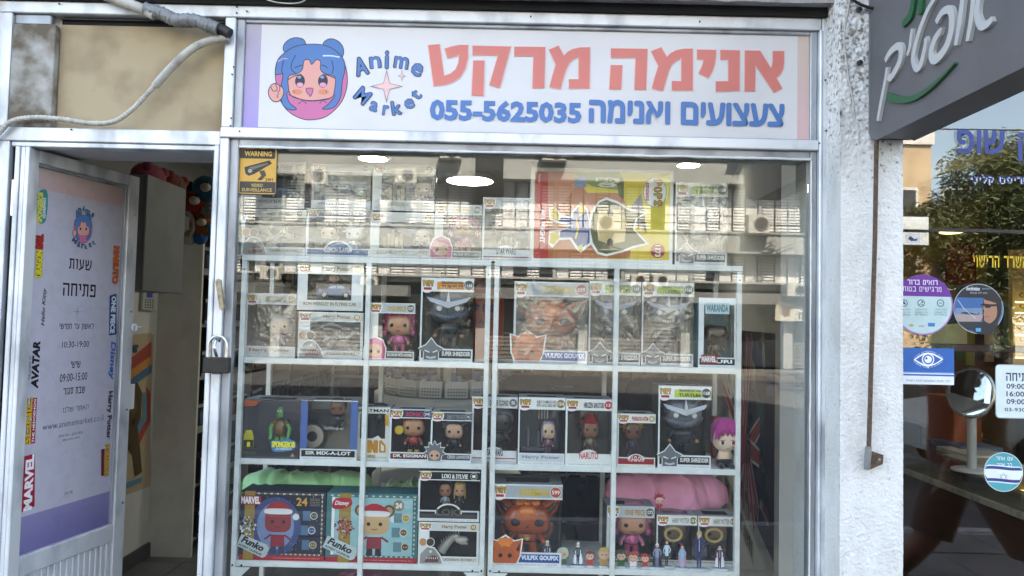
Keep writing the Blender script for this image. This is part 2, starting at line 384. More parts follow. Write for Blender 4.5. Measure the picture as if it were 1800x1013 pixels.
# ================================================================ the setting: ground, rooms, buildings
def slab(name, x0, x1, y0, y1, z0, z1, m, **k):
    o = B().box(x0, x1, y0, y1, z0, z1).build(name, m); struct(o)
    for a, b in k.items(): o[a] = b
    return o
slab('ground', -160, 160, -160, 160, -.5, -.16, 'asphalt')
sw = struct(B().box(-40, 40, -3.6, -.06, -.159, -.02).build('pavement', 'concrete'))
for i in range(-7, 9):                        # paving slabs in front of the shop, proud of their bed
    for j in range(7):
        B().box(i*.5+.004, i*.5+.496, -3.5+j*.5+.004, -3.5+j*.5+.48, -.02, 0, bev=0).build('paving_slab', 'paver', sw)
struct(B().box(-40, 40, -3.75, -3.603, -.159, -.015, bev=.01).build('kerb', 'concrete'))
struct(B().box(-60, 60, -24.5, -21.0, -.159, -.01).build('far_pavement', 'paver'))

# interior of the toy shop
slab('shop_floor', -2.6, 2.3, .02, 8.0, -.12, 0, 'dark_gap')
fl = struct(B().box(-2.6, 2.3, .03, 7.9, .0005, .003).build('shop_floor_bed', 'facade_grey'))
for i in range(8):
    for j in range(13):
        x0 = -2.6+i*.6; x1 = min(x0+.594, 2.29); y0 = .04+j*.6
        if x1 > x0+.02: B().box(x0, x1, y0, y0+.594, .003, .010).build('floor_tile', 'floor_tile', fl)
slab('shop_left_wall', -2.4, -2.27, .25, 8.1, .0, 2.6, 'wall_paint')
slab('shop_back_wall', -2.4, 2.9, 7.9, 8.1, .0, 2.6, 'back_paint')
slab('shop_ceiling', -2.4, 2.9, .05, 8.1, 2.6, 2.7, 'ceiling_tile')
slab('shop_front_return_wall', -2.4, -1.6, .06, .25, .0, 2.6, 'wall_paint')
# oblique right wall of the shop
def oblique(name, p0, p1, z0, z1, th, m):
    p0, p1 = Vector((*p0, 0)), Vector((*p1, 0)); d = (p1-p0).normalized(); n = Vector((d.y, -d.x, 0))*th
    a = [p0+Vector((0,0,z0)), p1+Vector((0,0,z0)), p1+Vector((0,0,z1)), p0+Vector((0,0,z1))]
    return B().hexa(a, tuple(n)).build(name, m)
struct(oblique('shop_right_wall', (1.10, .86), (2.62, 8.24), 0, 2.6, .08, 'wall_paint'))
slab('shop_right_pier', 1.085, 1.38, .80, .856, 0, 2.6, 'wall_paint')
slab('door_lintel', -1.6, -.86, .04, .24, 2.05, 2.6, 'wall_paint')
slab('window_lintel', -.86, .97, .06, .24, 2.085, 2.6, 'wall_paint')

# ---------------------------------------------------------------- the building that carries the shops
host = thing('shop_building', (0, 0, 2.5), 'tall pale building whose ground floor holds the shops', 'building')
B().box(-12, 12, -.02, 12, 2.70, 22).build('upper_wall', 'facade_grey', host)  # unseen storeys, height raised to keep the street in shade
bm_ = B()
# rough concrete beam over the shopfront, its face worn and uneven
N1, N2 = 170, 6; vs = []; fs = []
for i in range(N1):
    x = -1.75+i*(2.78/(N1-1))
    for j in range(N2):
        z = 2.506+j*.045; nn = noise.noise(Vector((x*9, z*9, 3)))*.006+noise.noise(Vector((x*40, z*40, 1)))*.003
        vs.append((x, -.055+nn, z+(noise.noise(Vector((x*14, 0, 9)))*.006 if j == 0 else 0)))
for i in range(N1-1):
    for j in range(N2-1): a = i*N2+j; fs.append((a, a+N2, a+N2+1, a+1))
bm_.add(vs, fs, sm=True); bm_.box(-1.75, 1.03, -.048, .05, 2.512, 2.73)
bm_.build('beam', 'concrete', host)
B().box(-1.75, .97, -.012, .04, 2.484, 2.514).build('shadow_gap', 'dark_gap', host)
B().box(-12, -1.60, -.05, .3, 0, 2.7).build('left_wall', 'facade_pale', host)
B().box(3.4, 12, -.05, .3, 0, 2.7).build('right_wall', 'facade_pale', host)

# ================================================================ stucco pillar between the two shops
px0, px1 = .929, 1.107
pil = thing('stucco_pillar', (1.02, -.03, 0), 'rough whitewashed stucco pillar between the toy shop and the optician', 'pillar')
def rough_sheet(fx, nu, nv, amp):
    vs = []; fs = []
    for j in range(nv+1):
        for i in range(nu+1):
            p, n = fx(i/nu, j/nv); z = p.z
            up = min(1, max(.12, (z-1.93)/.28)); a = amp*(.30+1.15*up)
            h = noise.noise(p*62)*.5+noise.noise(p*115)*.45+noise.noise(p*210)*.3; h = max(h, -.22) if up < .5 else h
            h += noise.noise(p*14)*.45
            vs.append(p+n*(a*h))
    for j in range(nv):
        for i in range(nu): a = j*(nu+1)+i; fs.append((a, a+1, a+nu+2, a+nu+1))
    return vs, fs
ZT, ZB = 2.62, .35
b = B(); v, f = rough_sheet(lambda s, t: (Vector((px0+(px1-px0)*s, -.10, ZB+(ZT-ZB)*t)), Vector((0,-1,0))), 70, 800, .0048); b.add(v, f, sm=True)
v, f = rough_sheet(lambda s, t: (Vector((px0, -.10+.11*(1-s), ZB+(ZT-ZB)*t)), Vector((-1,0,0))), 32, 560, .0035); b.add(v, f, sm=True)
b.box(px0+.004, px1-.002, -.094, .25, 0, 2.7)
b.build('stucco_face', 'stucco', pil)
# plaster lump where the pillar meets the frame
b = B()
for k in range(24):
    z = .9+k*.055; x = .958+.006*noise.noise(Vector((0, z*7, 0)))
    b.blob((x, -.012, z), (.012+.004*noise.noise(Vector((z*9, 0, 0))), .018, .04), seg=8, rings=5)
b.build('plaster_bead', 'stucco', pil)
cab = tag(B().tube(smooth([W(px, py, -.112) for px, py in ((1497,-20),(1490,22),(1484,60),(1486,95),(1494,150),(1501,185),(1502,222))], 6, False), .0024, 6).build('cable', 'pipe'),
    'thin bare cable hanging down the rough top of the white pillar', 'cable')
def bolt(px, py, Y, r=.004, parent=None):
    p = W(px, py, Y); b = B(); b.cyl(p+Vector((0,-.003,0)), r, .006, 'Y', 8)
    o = b.build('bolt', 'dark_gap', parent); return o
for q in ((1511, 111), (1510, 18)):
    p = W(*q, -.108); h = B().lathe((0,0,0), [(.003,0),(.0075,0),(.0075,.004),(.003,.004)], 10)
    h2 = B(); h2.cyl(p+Vector((0,-.006,0)), .0078, .008, 'Y', 12, '3a3632'); h2.cyl(p+Vector((0,-.0075,0)), .0035, .004, 'Y', 8, '0a0a0a')
    h2.build('wall_anchor', 'paint', pil)
# rusty rod with its sleeve and bracket
rod = thing('rusty_rod', W(1532, 815, -.12), 'rusty iron rod running down the white pillar to a small bracket', 'rod')
B().tube([W(1541, 238, -.125), W(1538, 420, -.125), W(1532, 620, -.125), W(1527, 795, -.125)], .0062, 10).build('shaft', 'rust', rod)
B().tube([W(1527, 785, -.125), W(1525, 805, -.125), W(1524, 825, -.122)], [.0085, .009, .0075], 10).build('sleeve', 'tape', rod)
b = B(); q = [W(x, y, -.118) for x, y in ((1529,792),(1553,800),(1552,816),(1529,826))]; b.hexa(q, (0, .005, 0)); b.build('bracket', 'rust', rod)
p = W(1546, 808, -.121); B().cyl(p, .0042, .004, 'Y', 10).build('screw', 'steel', rod)

# ================================================================ aluminium shopfront frame
fr = thing('shopfront_frame', (0, 0, 0), 'silver painted aluminium frame around the shop sign, door and display window', 'frame')
def rail(name, x0, x1, z0, z1, y0=0., y1=.05, m='brushed', bev=.0025, parent=None): return B().box(x0, x1, y0, y1, z0, z1, bev=bev).build(name, m, parent or fr)
rail('top_rail', -1.60, .915, 2.448, 2.484)
rail('mullion', -.890, -.8585, 2.112, 2.4475, .001)
rail('end_post', .9165, .957, .3, 2.484, -.002)
rail('post_ridge', .9075, .916, .42, 2.4475, -.006, .03)
rail('transom', -1.60, -.8915, 2.056, 2.098, .0)
rail('transom_lip', -1.522, -.9055, 2.040, 2.0555, .006, .05)
rail('transom', -.8905, .9070, 2.080, 2.1105, -.003)
rail('sill_rail', -.86, .9065, .44, .50, -.001)
rail('left_post', -1.60, -1.536, 2.099, 2.4475)
rail('left_post', -1.60, -1.524, .0, 2.0555, .0)
# door jamb on the padlock side: three stepped profiles
rail('jamb', -.906, -.893, .0, 2.055, -.004)
rail('jamb', -.8925, -.866, .0, 2.0790, .002)
rail('jamb_ridge', -.9115, -.9065, .0, 2.039, .008, .05)
rail('window_stop', -.8655, -.840, .501, 2.0795, .016, .05, 'recess')
rail('window_stop', .888, .9070, .501, 2.0795, .012, .05, 'recess')
rail('window_stop', -.8395, .8875, 2.055, 2.0795, .014, .05, 'recess')
for (a, b_, c, d, nm) in ((-.858, -.833, 2.111, 2.4475, 'sign_stop'), (.886, .9070, 2.111, 2.4475, 'sign_stop')): rail(nm, a, b_, c, d, .012, .05, 'recess')
rail('sign_stop', -.8325, .8855, 2.436, 2.4475, .012, .05, 'recess')
rail('sign_stop', -.8325, .8855, 2.111, 2.115, .008, .05, 'recess')
# hinge side of the doorway: ridged profiles with a dark gap beside them
rail('door_jamb', -1.503, -1.490, .0, 2.039, -.004); rail('door_jamb', -1.4895, -1.474, .0, 2.039, .002); rail('door_jamb', -1.4735, -1.462, .0, 2.039, -.002)
B().box(-1.5235, -1.5035, .02, .05, 0, 2.039).build('gap_shade', 'dark_gap', fr)  # near-black strip painted for the shade inside the open gap
rail('hinge_plate', -1.520, -1.5045, 1.83, 1.94, .012, .02, 'steel', .001)
for px, py in ((416,12),(416,23),(434,20),(411,118),(408,131),(406,208),(405,221),(421,231),(933,29),(1230,38),(1458,38),(1451,141),(1456,140),(1452,230),(1459,233),(104,7),(1440,252),(125,228)):
    bolt(px, py, -.004, .0022, fr)
# silicone along the glass edge
b = B()
pts = [(x*1.0, .006+noise.noise(Vector((x*17, 0, 0)))*.001, 2.0535+noise.noise(Vector((x*11, 4, 0)))*.0022) for x in np.linspace(-.835, .885, 150)]
b.tube(pts, [.0035+.0028*abs(noise.noise(Vector((p[0]*23, 7, 0)))) for p in pts], 6); b.build('sealant', 'white_plastic', fr)
b = B(); pts = [(.8885+noise.noise(Vector((0, z*13, 0)))*.0018, .008, z) for z in np.linspace(.52, 2.05, 120)]
b.tube(pts, [.0022+.002*abs(noise.noise(Vector((3, p[2]*23, 7)))) for p in pts], 6); b.build('sealant', 'white_plastic', fr)

wg = tag(B().box(-.8395, .8875, .028, .033, .501, 2.0545).build('window_pane', 'window_glass'), 'large clear pane of the toy shop display window', 'window pane')
base = tag(B().box(-.86, .957, .01, .12, 0, .4395).build('window_plinth', 'facade_pale'), 'low wall under the display window', 'wall')

# upper left: stained metal cover and beige board behind conduits
pnl = thing('fascia_board', (-1.15, .02, 2.09), 'beige board filling the frame above the shop door', 'board')
B().box(-1.404, -.8915, .030, .04, 2.099, 2.424).build('sheet', 'beige_board', pnl)
B().box(-1.404, -.8915, .034, .05, 2.4245, 2.4475).build('gap', 'dark_gap', pnl)
B().box(-1.404, -.8915, .022, .028, 2.438, 2.442).build('channel', 'black_metal', pnl)
tag(B().box(-1.5355, -1.4055, .004, .03, 2.099, 2.415, bev=.002).build('stained_cover', 'stained'), 'dirt-stained metal cover plate beside the beige board', 'cover plate')
b = B(); b.box(-1.5355, -1.4255, .012, .03, 2.416, 2.4475, bev=.003); b.build('sign_stop', 'recess', fr)

def pxpath(pts, Y, n=8): return smooth([W(x, y, Y) for x, y in pts], n, False)
cdt = thing('corrugated_conduit', W(200, 215, -.02), 'grey corrugated conduit sagging across the beige board', 'conduit')
P = pxpath([(-25,262),(0,232),(22,213),(60,207),(110,210),(160,217),(200,214),(232,193),(258,166),(279,144)], -.016, 26)
rr = [.0068+(.0012 if i % 4 < 2 else 0) for i in range(len(P))]
B().tube(P, rr, 12).build('corrugated_tube', 'pipe', cdt)
B().tube(pxpath([(272,152),(283,139),(305,115),(335,88),(365,73),(402,66)], -.016, 6), .0118, 14).build('smooth_pipe', 'pipe', cdt)
tp = thing('taped_pipe', W(300, 30, -.03), 'pale pipe wrapped in grey tape at the top of the board', 'pipe')
B().tube(pxpath([(140,-26),(190,-6),(240,12),(272,27)], -.03, 5), .0155, 14).build('pipe_run', 'pipe', tp)
pp = pxpath([(256,16),(285,24),(308,35),(340,36),(368,46),(384,52)], -.03, 12)
B().tube(pp, [.0185+.0035*noise.noise(Vector((i*.45, 0, 0)))+.002*(i % 3 == 0) for i in range(len(pp))], 16).build('tape_wrap', 'tape', tp)
B().tube(pxpath([(378,49),(392,53),(404,60)], -.026, 4), .0165, 12).build('socket', 'black_metal', tp)
cb = B().tube(pxpath([(455,-14),(470,0),(500,6),(530,4),(548,-12)], -.07, 6), .0018, 6).build('loose_wire', 'pipe'); tag(cb, 'loose wire loop drooping from the beam over the sign', 'wire')
cb = B().tube(pxpath([(1490,-12),(1505,4),(1530,14),(1560,18)], -.12, 5), .0045, 8).build('black_cable', 'black_metal'); tag(cb, 'short black cable crossing the top of the white pillar', 'cable')

# ================================================================ the shop sign
sgn = thing('shop_sign', (.02, .02, 2.115), 'white shop sign with coral Hebrew name, blue phone number and round girl logo', 'sign')
sgb = B().box(-.8325, .8855, .020, .032, 2.1155, 2.4355).build('sign_sheet', 'board', sgn)
sgb.data.color_attributes['Col'].data.foreach_set('color', np.tile([.72,.70,.685,1.], len(sgb.data.loops)).astype(np.float32))
p = Print((0, .0195, 0), step=.00002)
U0, V0 = -.8325, 2.1155; U1, V1 = .8855, 2.4355
p.rect(U0, V0, U1, V1, '#dcd8d6', '#e2dddb')
p.rect(U0, V0, U0+.047, V1, '#a794cf', '#b7aeba')
p.rect(U1-.036, V0, U1, V1, '#dcb4b4', '#d9c3b4')
INK = '#3a3c4a'; PK = '#cf6f9c'; BL = '#4c79b4'; SK = '#e3a095'
def z4(x, y): return p.uv(400+x*.30556, y*.30552)
def z5(x, y): return p.uv(900+x*.33333, y*.33333)
def Z4(L): return [z4(*q) for q in L]
def Z5(L): return [z5(*q) for q in L]
def fillo(pts, fill, w=.0028, sm=4, ink=INK):
    pts = smooth(pts, sm) if sm else pts; p.poly(pts, fill); p.line(pts, w, ink, closed=True)
# round girl logo
fillo(Z4([(300,330),(275,400),(283,500),(310,590),(360,650),(430,685),(490,690),(560,675),(620,630),(665,570),(688,490),(685,410),(660,340),(600,290),(480,280),(370,290)]), PK)
fillo(Z4([(330,300),(322,265),(345,235),(385,218),(430,224),(447,245),(445,268),(400,300)]), BL)
fillo(Z4([(552,262),(560,238),(592,224),(632,235),(660,265),(668,300),(655,330),(600,310)]), BL)
fillo(Z4([(278,400),(290,345),(340,295),(400,265),(480,255),(560,262),(625,295),(668,345),(675,400),(660,470),(650,560),(610,620),(545,628),(580,600),(610,540),(420,560),(345,530),(355,590),(398,628),(350,630),(312,590),(308,500),(318,430),(278,430)]), BL)
fillo(Z4([(352,440),(400,425),(430,400),(440,350),(470,345),(484,372),(510,345),(535,355),(535,400),(560,425),(618,445),(615,520),(600,560),(540,575),(480,580),(420,572),(365,550),(350,500)]), SK)
for s in ([(392,318),(370,360),(368,400),(398,428)], [(430,375),(400,385),(385,392)], [(600,350),(608,390),(600,425)], [(540,375),(560,380),(575,392)], [(322,350),(312,400),(318,430)], [(345,462),(380,440),(425,428)], [(615,450),(580,435),(545,430)]): p.line(Z4(s), .003, INK, sm=4)
p.line(Z4([(345,340),(320,338),(290,355)]), .0025, '#d9a9c4', sm=4); p.line(Z4([(548,322),(595,322),(645,330)]), .004, '#d4dff0', sm=4)
for cx in (417, 549):
    u, v = z4(cx, 468); p.disc(u, v, .0150, '#2b2e3c', .0200); p.disc(*z4(cx, 489), .0100, '#e79ab4', .0072); p.disc(*z4(cx-4, 445), .0060, '#7b98c8', .0045)
for cx in (400, 552): p.disc(*z4(cx, 530), .0160, '#e08a68', .0085)
for cx in (383, 568): p.line(Z4([(cx-4, 522), (cx+4, 535)]), .0016, INK)
fillo(Z4([(452,512),(472,508),(492,512),(486,540),(476,556),(468,545),(458,535)]), PK, .0022)
p.line(Z4([(352,545),(420,572),(480,582),(560,575),(600,562)]), .0026, INK, sm=4)
p.line(Z4([(408,600),(430,578),(455,598)]), .0022, INK); p.line(Z4([(530,597),(548,576),(570,594)]), .0022, INK)
fillo(Z4([(240,510),(255,488),(275,482),(300,492),(322,515),(320,550),(300,580),(270,586),(245,565),(235,535)]), SK)
for s in ([(250,500),(262,525),(285,522)], [(275,484),(285,505),(284,525)], [(300,495),(300,520),(288,535)], [(295,540),(285,555),(292,565)]): p.line(Z4(s), .0024, INK, sm=3)
# round lettering
def arc_letters(L, scale=.30556):
    for ch, x, y, w, h, rot in L:
        u, v = z4(x, y); a, b_ = w*.30556*2.214/1300/2, h*.30556*2.214/1300/2
        for col, bd in ((INK, .07), (BL, .022)):
            g = a*(1.0 if bd < .05 else 1.13); hh = b_*(1.0 if bd < .05 else 1.10)
            p.text(ch, u-g, v-hh, u+g, v+hh, col, bd, rot=rot)
arc_letters([('A',768,383,72,104,16),('n',850,360,62,66,7),('i',917,345,20,100,0),('m',1000,362,78,66,-7),('e',1091,402,62,72,-22),
             ('M',778,552,72,84,-38),('a',842,614,44,56,-16),('r',910,636,32,56,-6),('k',972,622,54,78,10),('e',1046,598,52,56,20),('t',1086,548,40,60,48)])
def star(cx, cy, rx, ry, w, fill):
    k = w; p.poly(Z4([(cx-rx,cy),(cx-k,cy-k),(cx,cy-ry),(cx+k,cy-k),(cx+rx,cy),(cx+k,cy+k),(cx,cy+ry),(cx-k,cy+k)]), fill)
star(915, 498, 97, 97, 18, '#8a7c84'); star(915, 498, 80, 78, 16, '#eec0bd'); star(1003, 438, 24, 34, 6, '#8a7c84'); star(1003, 438, 17, 24, 5, '#eec0bd')
CO = '#dd7d72'
arcA = lambda a, b_, c, d: None
heblet = [
 Z5([(1228,268),(1307,270),(1364,362),(1372,345),(1375,320),(1375,272),(1433,272),(1433,330),(1428,365),(1415,392),(1392,412),(1424,468),(1380,490),(1283,345),(1280,483),(1226,483)]),
 Z5([(1098,266),(1200,268),(1198,480),(1074,484),(1074,432),(1140,430),(1140,316),(1098,316)]),
 Z5([(975,264),(1075,266),(1074,300),(1068,340),(1055,378),(1035,413),(984,388),(1000,355),(1008,330),(1010,316),(975,314)]),
 Z5([(733,272),(786,252),(815,303),(835,284),(865,268),(905,260),(952,258),(952,478),(843,478),(843,430),(893,430),(893,310),(865,320),(842,342),(825,378),(812,425),(795,480),(737,468),(752,412),(772,350)]),
 Z5([(521,258),(714,260),(706,475),(646,475),(652,306),(521,306)]), Z5([(521,345),(581,346),(574,474),(513,472)]),
 Z5([(195,264),(245,243),(273,296),(293,276),(320,261),(360,253),(410,251),(408,468),(300,468),(300,420),(352,420),(352,302),(325,312),(302,334),(284,370),(270,415),(255,472),(198,460),(213,404),(232,342)]),
 Z5([(12,249),(175,250),(170,466),(108,466),(114,297),(12,297)]),
 Z4([(1410,266),(1630,270),(1565,508),(1507,490),(1557,320),(1410,318)]), Z4([(1415,350),(1477,350),(1472,553),(1405,550)]),
 Z4([(1155,262),(1220,256),(1245,438),(1283,426),(1312,402),(1328,366),(1334,318),(1265,337),(1250,282),(1290,270),(1335,262),(1384,261),(1382,340),(1368,395),(1340,442),(1300,472),(1250,489),(1187,497)])]
for L in heblet:
    q = L; p.line(L, .004, '#eeb9b2', closed=True)
for L in heblet: p.poly(L, CO)
u0, v0 = p.uv(755, 212); u1, v1 = p.uv(1022, 180)
du = p.uv(1022, 213)[0]
p.text('055-5625035', u0, v0, du, v1, BL, .045)
a0, c0 = p.uv(1035, 216); a1, c1 = p.uv(1378, 183)
p.text(heb('צעצועים ואנימה'), a0, c0, p.uv(1378, 217)[0], c1-.0, BL, .05, font=True)
p.build('print', 'banner', sgn)

# ================================================================ warning sticker
st = thing('surveillance_sticker', W(453, 300, .027), 'yellow and black video surveillance warning sticker in the window corner', 'sticker')
p = Print((0, .0275, 0)); q = p.uv
def R4(px0_, py0_, px1_, py1_):
    a = q(px0_, (py0_+py1_)/2)[0]; b2 = q(px1_, (py0_+py1_)/2)[0]; c = q((px0_+px1_)/2, py1_)[1]; d = q((px0_+px1_)/2, py0_)[1]; return a, c, b2, d
def rp(a, c, b2, d, r=.006):
    out = []
    for cx, cyy, s in ((b2-r, d-r, 0), (a+r, d-r, 90), (a+r, c+r, 180), (b2-r, c+r, 270)):
        for k in range(5): t = R(s+k*22.5); out.append((cx+r*math.cos(t), cyy+r*math.sin(t)))
    return out
p.poly(rp(*R4(419, 260, 487, 343)), '#26241f'); p.poly(rp(*R4(421, 261.5, 485.5, 341), .005), '#d8a548'); p.poly(rp(*R4(422.5, 263, 484, 279), .003), '#2e2a24'); p.poly(rp(*R4(421.5, 319.5, 484, 339.5), .003), '#37332d')
p.text('WARNING', *R4(430, 266, 478, 275), '#e8b95c', .03); p.text('24H', *R4(466, 313, 480, 319), '#3a2d14', .02)
p.text('VIDEO', *R4(441, 323, 462, 329), '#c8a45a', .02); p.text('SURVEILLANCE', *R4(425, 331, 478, 337), '#c8a45a', .02)
c = lambda L: [q(400+x*.2271, 240+y*.2271) for x, y in L]
p.poly(c([(130,238),(325,185),(345,210),(300,235),(210,290),(165,305),(140,290)]), '#2a2925'); p.poly(c([(165,240),(310,205),(315,215),(185,262)]), '#6d675c')
p.disc(*c([(175,266)])[0], .0085, '#57524a'); p.disc(*c([(175,266)])[0], .0050, '#c9c2b4'); p.disc(*c([(175,266)])[0], .0022, '#1d1c19')
p.poly(c([(245,268),(285,262),(300,300),(262,342),(228,335),(262,305)]), '#3d3a34')
p.build('print', 'print', st)
b = B(); a, c_, b2, d = R4(419, 260, 487, 343); b.box(a+.001, b2-.001, .0276, .0279, c_+.001, d-.001, '#26241f'); b.build('backing', 'print', st)

# ================================================================ the open shop door
H = Vector((-1.475, .02, 0)); Uv = Vector((.10, .46, 0)); DW = Uv.length; Uv.normalize(); Nv = Vector((Uv.y, -Uv.x, 0))
door = thing('shop_door', H, 'open aluminium shop door with an opening hours poster, swung inwards', 'door')
def dbox(u0, u1, z0, z1, d0, d1, m, name, bev=.002, parent=None):
    """d: distance in front of the leaf plane (towards the doorway)"""
    bq = B().box(u0, u1, -d1, -d0, z0, z1, bev=bev); bq.v = [tuple(H+Uv*v[0]-Nv*v[1]+Vector((0,0,v[2]))) for v in bq.v]
    return bq.build(name, m, parent or door)
ZT_ = 2.040
def dz(px, py): p_ = WP(px, py, H, Nv)-H; return p_.dot(Uv), p_.z
uS = dz(223, 600)[0]; uH = .0245
print('door', DW, uS, dz(194, 918), dz(31, 986), dz(45, 330), dz(215, 345))
ptop = 2.0
dbox(0, uH, .05, ZT_, -.035, .004, 'brushed', 'stile'); dbox(DW-.052, DW, .05, ZT_, -.035, .004, 'brushed', 'stile')
dbox(uH+.0005, DW-.0525, ptop, ZT_, -.035, .003, 'brushed', 'rail'); dbox(uH+.0005, DW-.0525, .745, .8045, -.035, .003, 'brushed', 'rail'); dbox(uH+.0005, DW-.0525, .05, .14, -.035, .003, 'brushed', 'rail')
dbox(uH+.0005, uH+.007, .805, ptop-.0005, -.02, -.003, 'recess', 'bead', .001); dbox(DW-.060, DW-.053, .805, ptop-.0005, -.02, -.003, 'recess', 'bead', .001)
dbox(uH+.0075, DW-.0605, ptop-.009, ptop-.0005, -.02, -.003, 'recess', 'bead', .001)
for i in range(16):
    w = (DW-.0525-uH)/16; dbox(uH+w*i+.0012, uH+w*(i+1)-.0012, .1405, .7445, -.014, -.003, 'brushed', 'ribbed_strip', .003)
dbox(uH, DW-.052, .1405, .7445, -.03, -.0155, 'recess', 'panel', 0)
pp_ = dbox(uH+.0072, DW-.0605, .805, ptop-.0095, -.02, -.014, 'board', 'poster_sheet', 0)
pp_.data.color_attributes['Col'].data.foreach_set('color', np.tile([.50,.485,.51,1.], len(pp_.data.loops)).astype(np.float32))
O_ = H+Nv*(-.0135)
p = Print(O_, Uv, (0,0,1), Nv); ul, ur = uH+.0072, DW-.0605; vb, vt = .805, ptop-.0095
q = p.uv
BG = '#bbb7c3'  # paper colour darkened for the shade on the inward-turned leaf
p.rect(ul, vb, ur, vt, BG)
p.rect(ul, q(66, 331)[1], ur, vt, '#c9a8a9', '#c9b6b0'); 
p.rect(ul, vb, ur, q(120, 885)[1], '#716a9a', '#8a84ab')
K = '#15151b'
def t2(s, x0_, y0_, x1_, y1_, col=K, bold=.01, vert=0, font_heb=False, **k):
    cx, cyy = (x0_+x1_)/2, (y0_+y1_)/2
    a = q(x0_, cyy)[0]; b2 = q(x1_, cyy)[0]; c = q(cx, y1_)[1]; d = q(cx, y0_)[1]
    p.text(s, a, c, b2, d, col, bold, vert, **k)
t2(heb('שעות'), 121, 456, 161, 476, K, .02); t2(heb('פתיחה'), 110, 499, 168, 522, K, .02)
for a in range(4):
    u, v = q(136, 548); t_ = R(a*45+90); r_ = .018 if a % 2 == 0 else .011; p.line([(u-math.cos(t_)*r_, v-math.sin(t_)*r_), (u+math.cos(t_)*r_, v+math.sin(t_)*r_)], .0011, '#7a7897')
t2(heb('ראשון עד חמישי'), 104, 569, 164, 581, K, .012); t2('10:30-19:00', 109, 600, 156, 611, K, 0)
t2(heb('שישי'), 124, 635, 141, 647, K, .015); t2('09:00-15:00', 105, 656, 153, 670, K, 0); t2(heb('שבת סגור'), 111, 681, 149, 693, K, .015)
t2(':'+heb('האתר שלנו')[0:], 108, 712, 155, 723, '#4a4a52', -.005); t2('www.animemarket.co.il', 75, 737, 181, 748, '#3a3a42', -.01)
t2(heb('אנימה מרקט - חנות אנימה'), 103, 762, 145, 767, K, 0); t2('@by_anime_market', 110, 769, 140, 774, '#55555f', 0); t2(heb('אתר שלנו'), 113, 863, 127, 869, K, 0)
# vertical names on both sides of the poster
def vt_(s, px, y0_, y1_, wpx, col, bold, vert, halo=None, **k):
    t2(s, px-wpx/2, y0_, px+wpx/2, y1_, col, bold, vert, halo=halo, hw=.05, **k)
p.poly([q(x, y) for x, y in ((66,340),(80,333),(84,350),(80,388),(68,392),(64,370))], '#2d8a86', sm=3)
vt_('SPONGEBOB', 70, 338, 391, 10, '#e2d33a', .05, 1); vt_('SQUAREPANTS', 78, 348, 384, 6, '#e9e9ef', .03, 1)
vt_('DRAGON', 68, 440, 488, 13, '#d8c52a', .06, 1, halo='#1c1c1c'); vt_('BALL', 69, 411, 438, 14, '#b02a22', .06, 1, halo='#1c1c1c')
vt_('Hello Kitty', 77, 506, 573, 8, K, .01, 1, shear=.3)
vt_('AVATAR', 62, 600, 684, 13, K, .05, 1, halo=None, shear=.2); vt_('THE LEGEND OF', 52, 626, 668, 4, '#444', .0, 1)
vt_('SONIC', 49, 700, 781, 12, '#d9a51e', .07, 1, halo='#161616')
a = q(55, 740)[0]; p.rect(a, q(57, 780)[1], q(62.5, 740)[0], q(57, 700)[1], '#9c2232'); vt_('THE HEDGEHOG', 59, 702, 778, 4, '#eee', .01, 1)
p.poly([q(x, y) for x, y in ((40,803),(61,797),(60,890),(37,901))], '#a3192b'); vt_('MARVEL', 50, 800, 897, 15, '#ece7ea', .05, 1)
vt_('NARUTO', 203, 432, 500, 11, '#d9662a', .06, -1, halo='#5a1a14')
p.poly([q(x, y) for x, y in ((192,520),(204,516),(204,588),(191,590))], '#1b3f73'); vt_('ONE PIECE', 198, 521, 586, 8, '#d7e4ef', .06, -1)
vt_('Disney', 196, 600, 668, 11, '#2b66b4', .03, -1, shear=.2)
vt_('Harry Potter', 191, 688, 772, 10, '#15151b', .03, -1)
p.poly([q(x, y) for x, y in ((177,790),(183,789),(182,836),(177,837))], '#6d2137'); vt_('POKEMON', 187, 781, 837, 9, '#c89b2d', .06, -1, halo='#1f2430')
# small round logo
g = lambda L, k=1: [q(400*0+132+(x-478)*.0315, 407+(y-480)*.093) for x, y in L]
def lg(pts, fill, w=.0012): pts = smooth(pts, 3); p.poly(pts, fill); p.line(pts, w, INK, closed=True)
def gm(L): return [q(145+(x-478)*.076, 401+(y-455)*.112) for x, y in L]
lg(gm([(300,330),(275,400),(283,500),(310,590),(360,650),(430,685),(490,690),(560,675),(620,630),(665,570),(688,490),(685,410),(660,340),(600,290),(480,280),(370,290)]), PK)
lg(gm([(330,300),(322,265),(345,235),(385,218),(430,224),(447,245),(445,268),(400,300)]), BL); lg(gm([(552,262),(560,238),(592,224),(632,235),(660,265),(668,300),(655,330),(600,310)]), BL)
lg(gm([(278,400),(290,345),(340,295),(400,265),(480,255),(560,262),(625,295),(668,345),(675,400),(660,470),(650,560),(610,620),(545,628),(610,540),(420,560),(345,530),(398,628),(350,630),(312,590),(308,500),(318,430)]), BL)
lg(gm([(352,440),(400,425),(440,350),(484,372),(535,355),(560,425),(618,445),(615,520),(600,560),(540,575),(480,580),(420,572),(365,550),(350,500)]), SK)
for cx in (417, 549): u, v = gm([(cx, 470)])[0]; p.disc(u, v, .0042, '#2b2e3c', .0048, 10)
lg(gm([(240,510),(275,482),(322,515),(300,580),(245,565)]), SK)
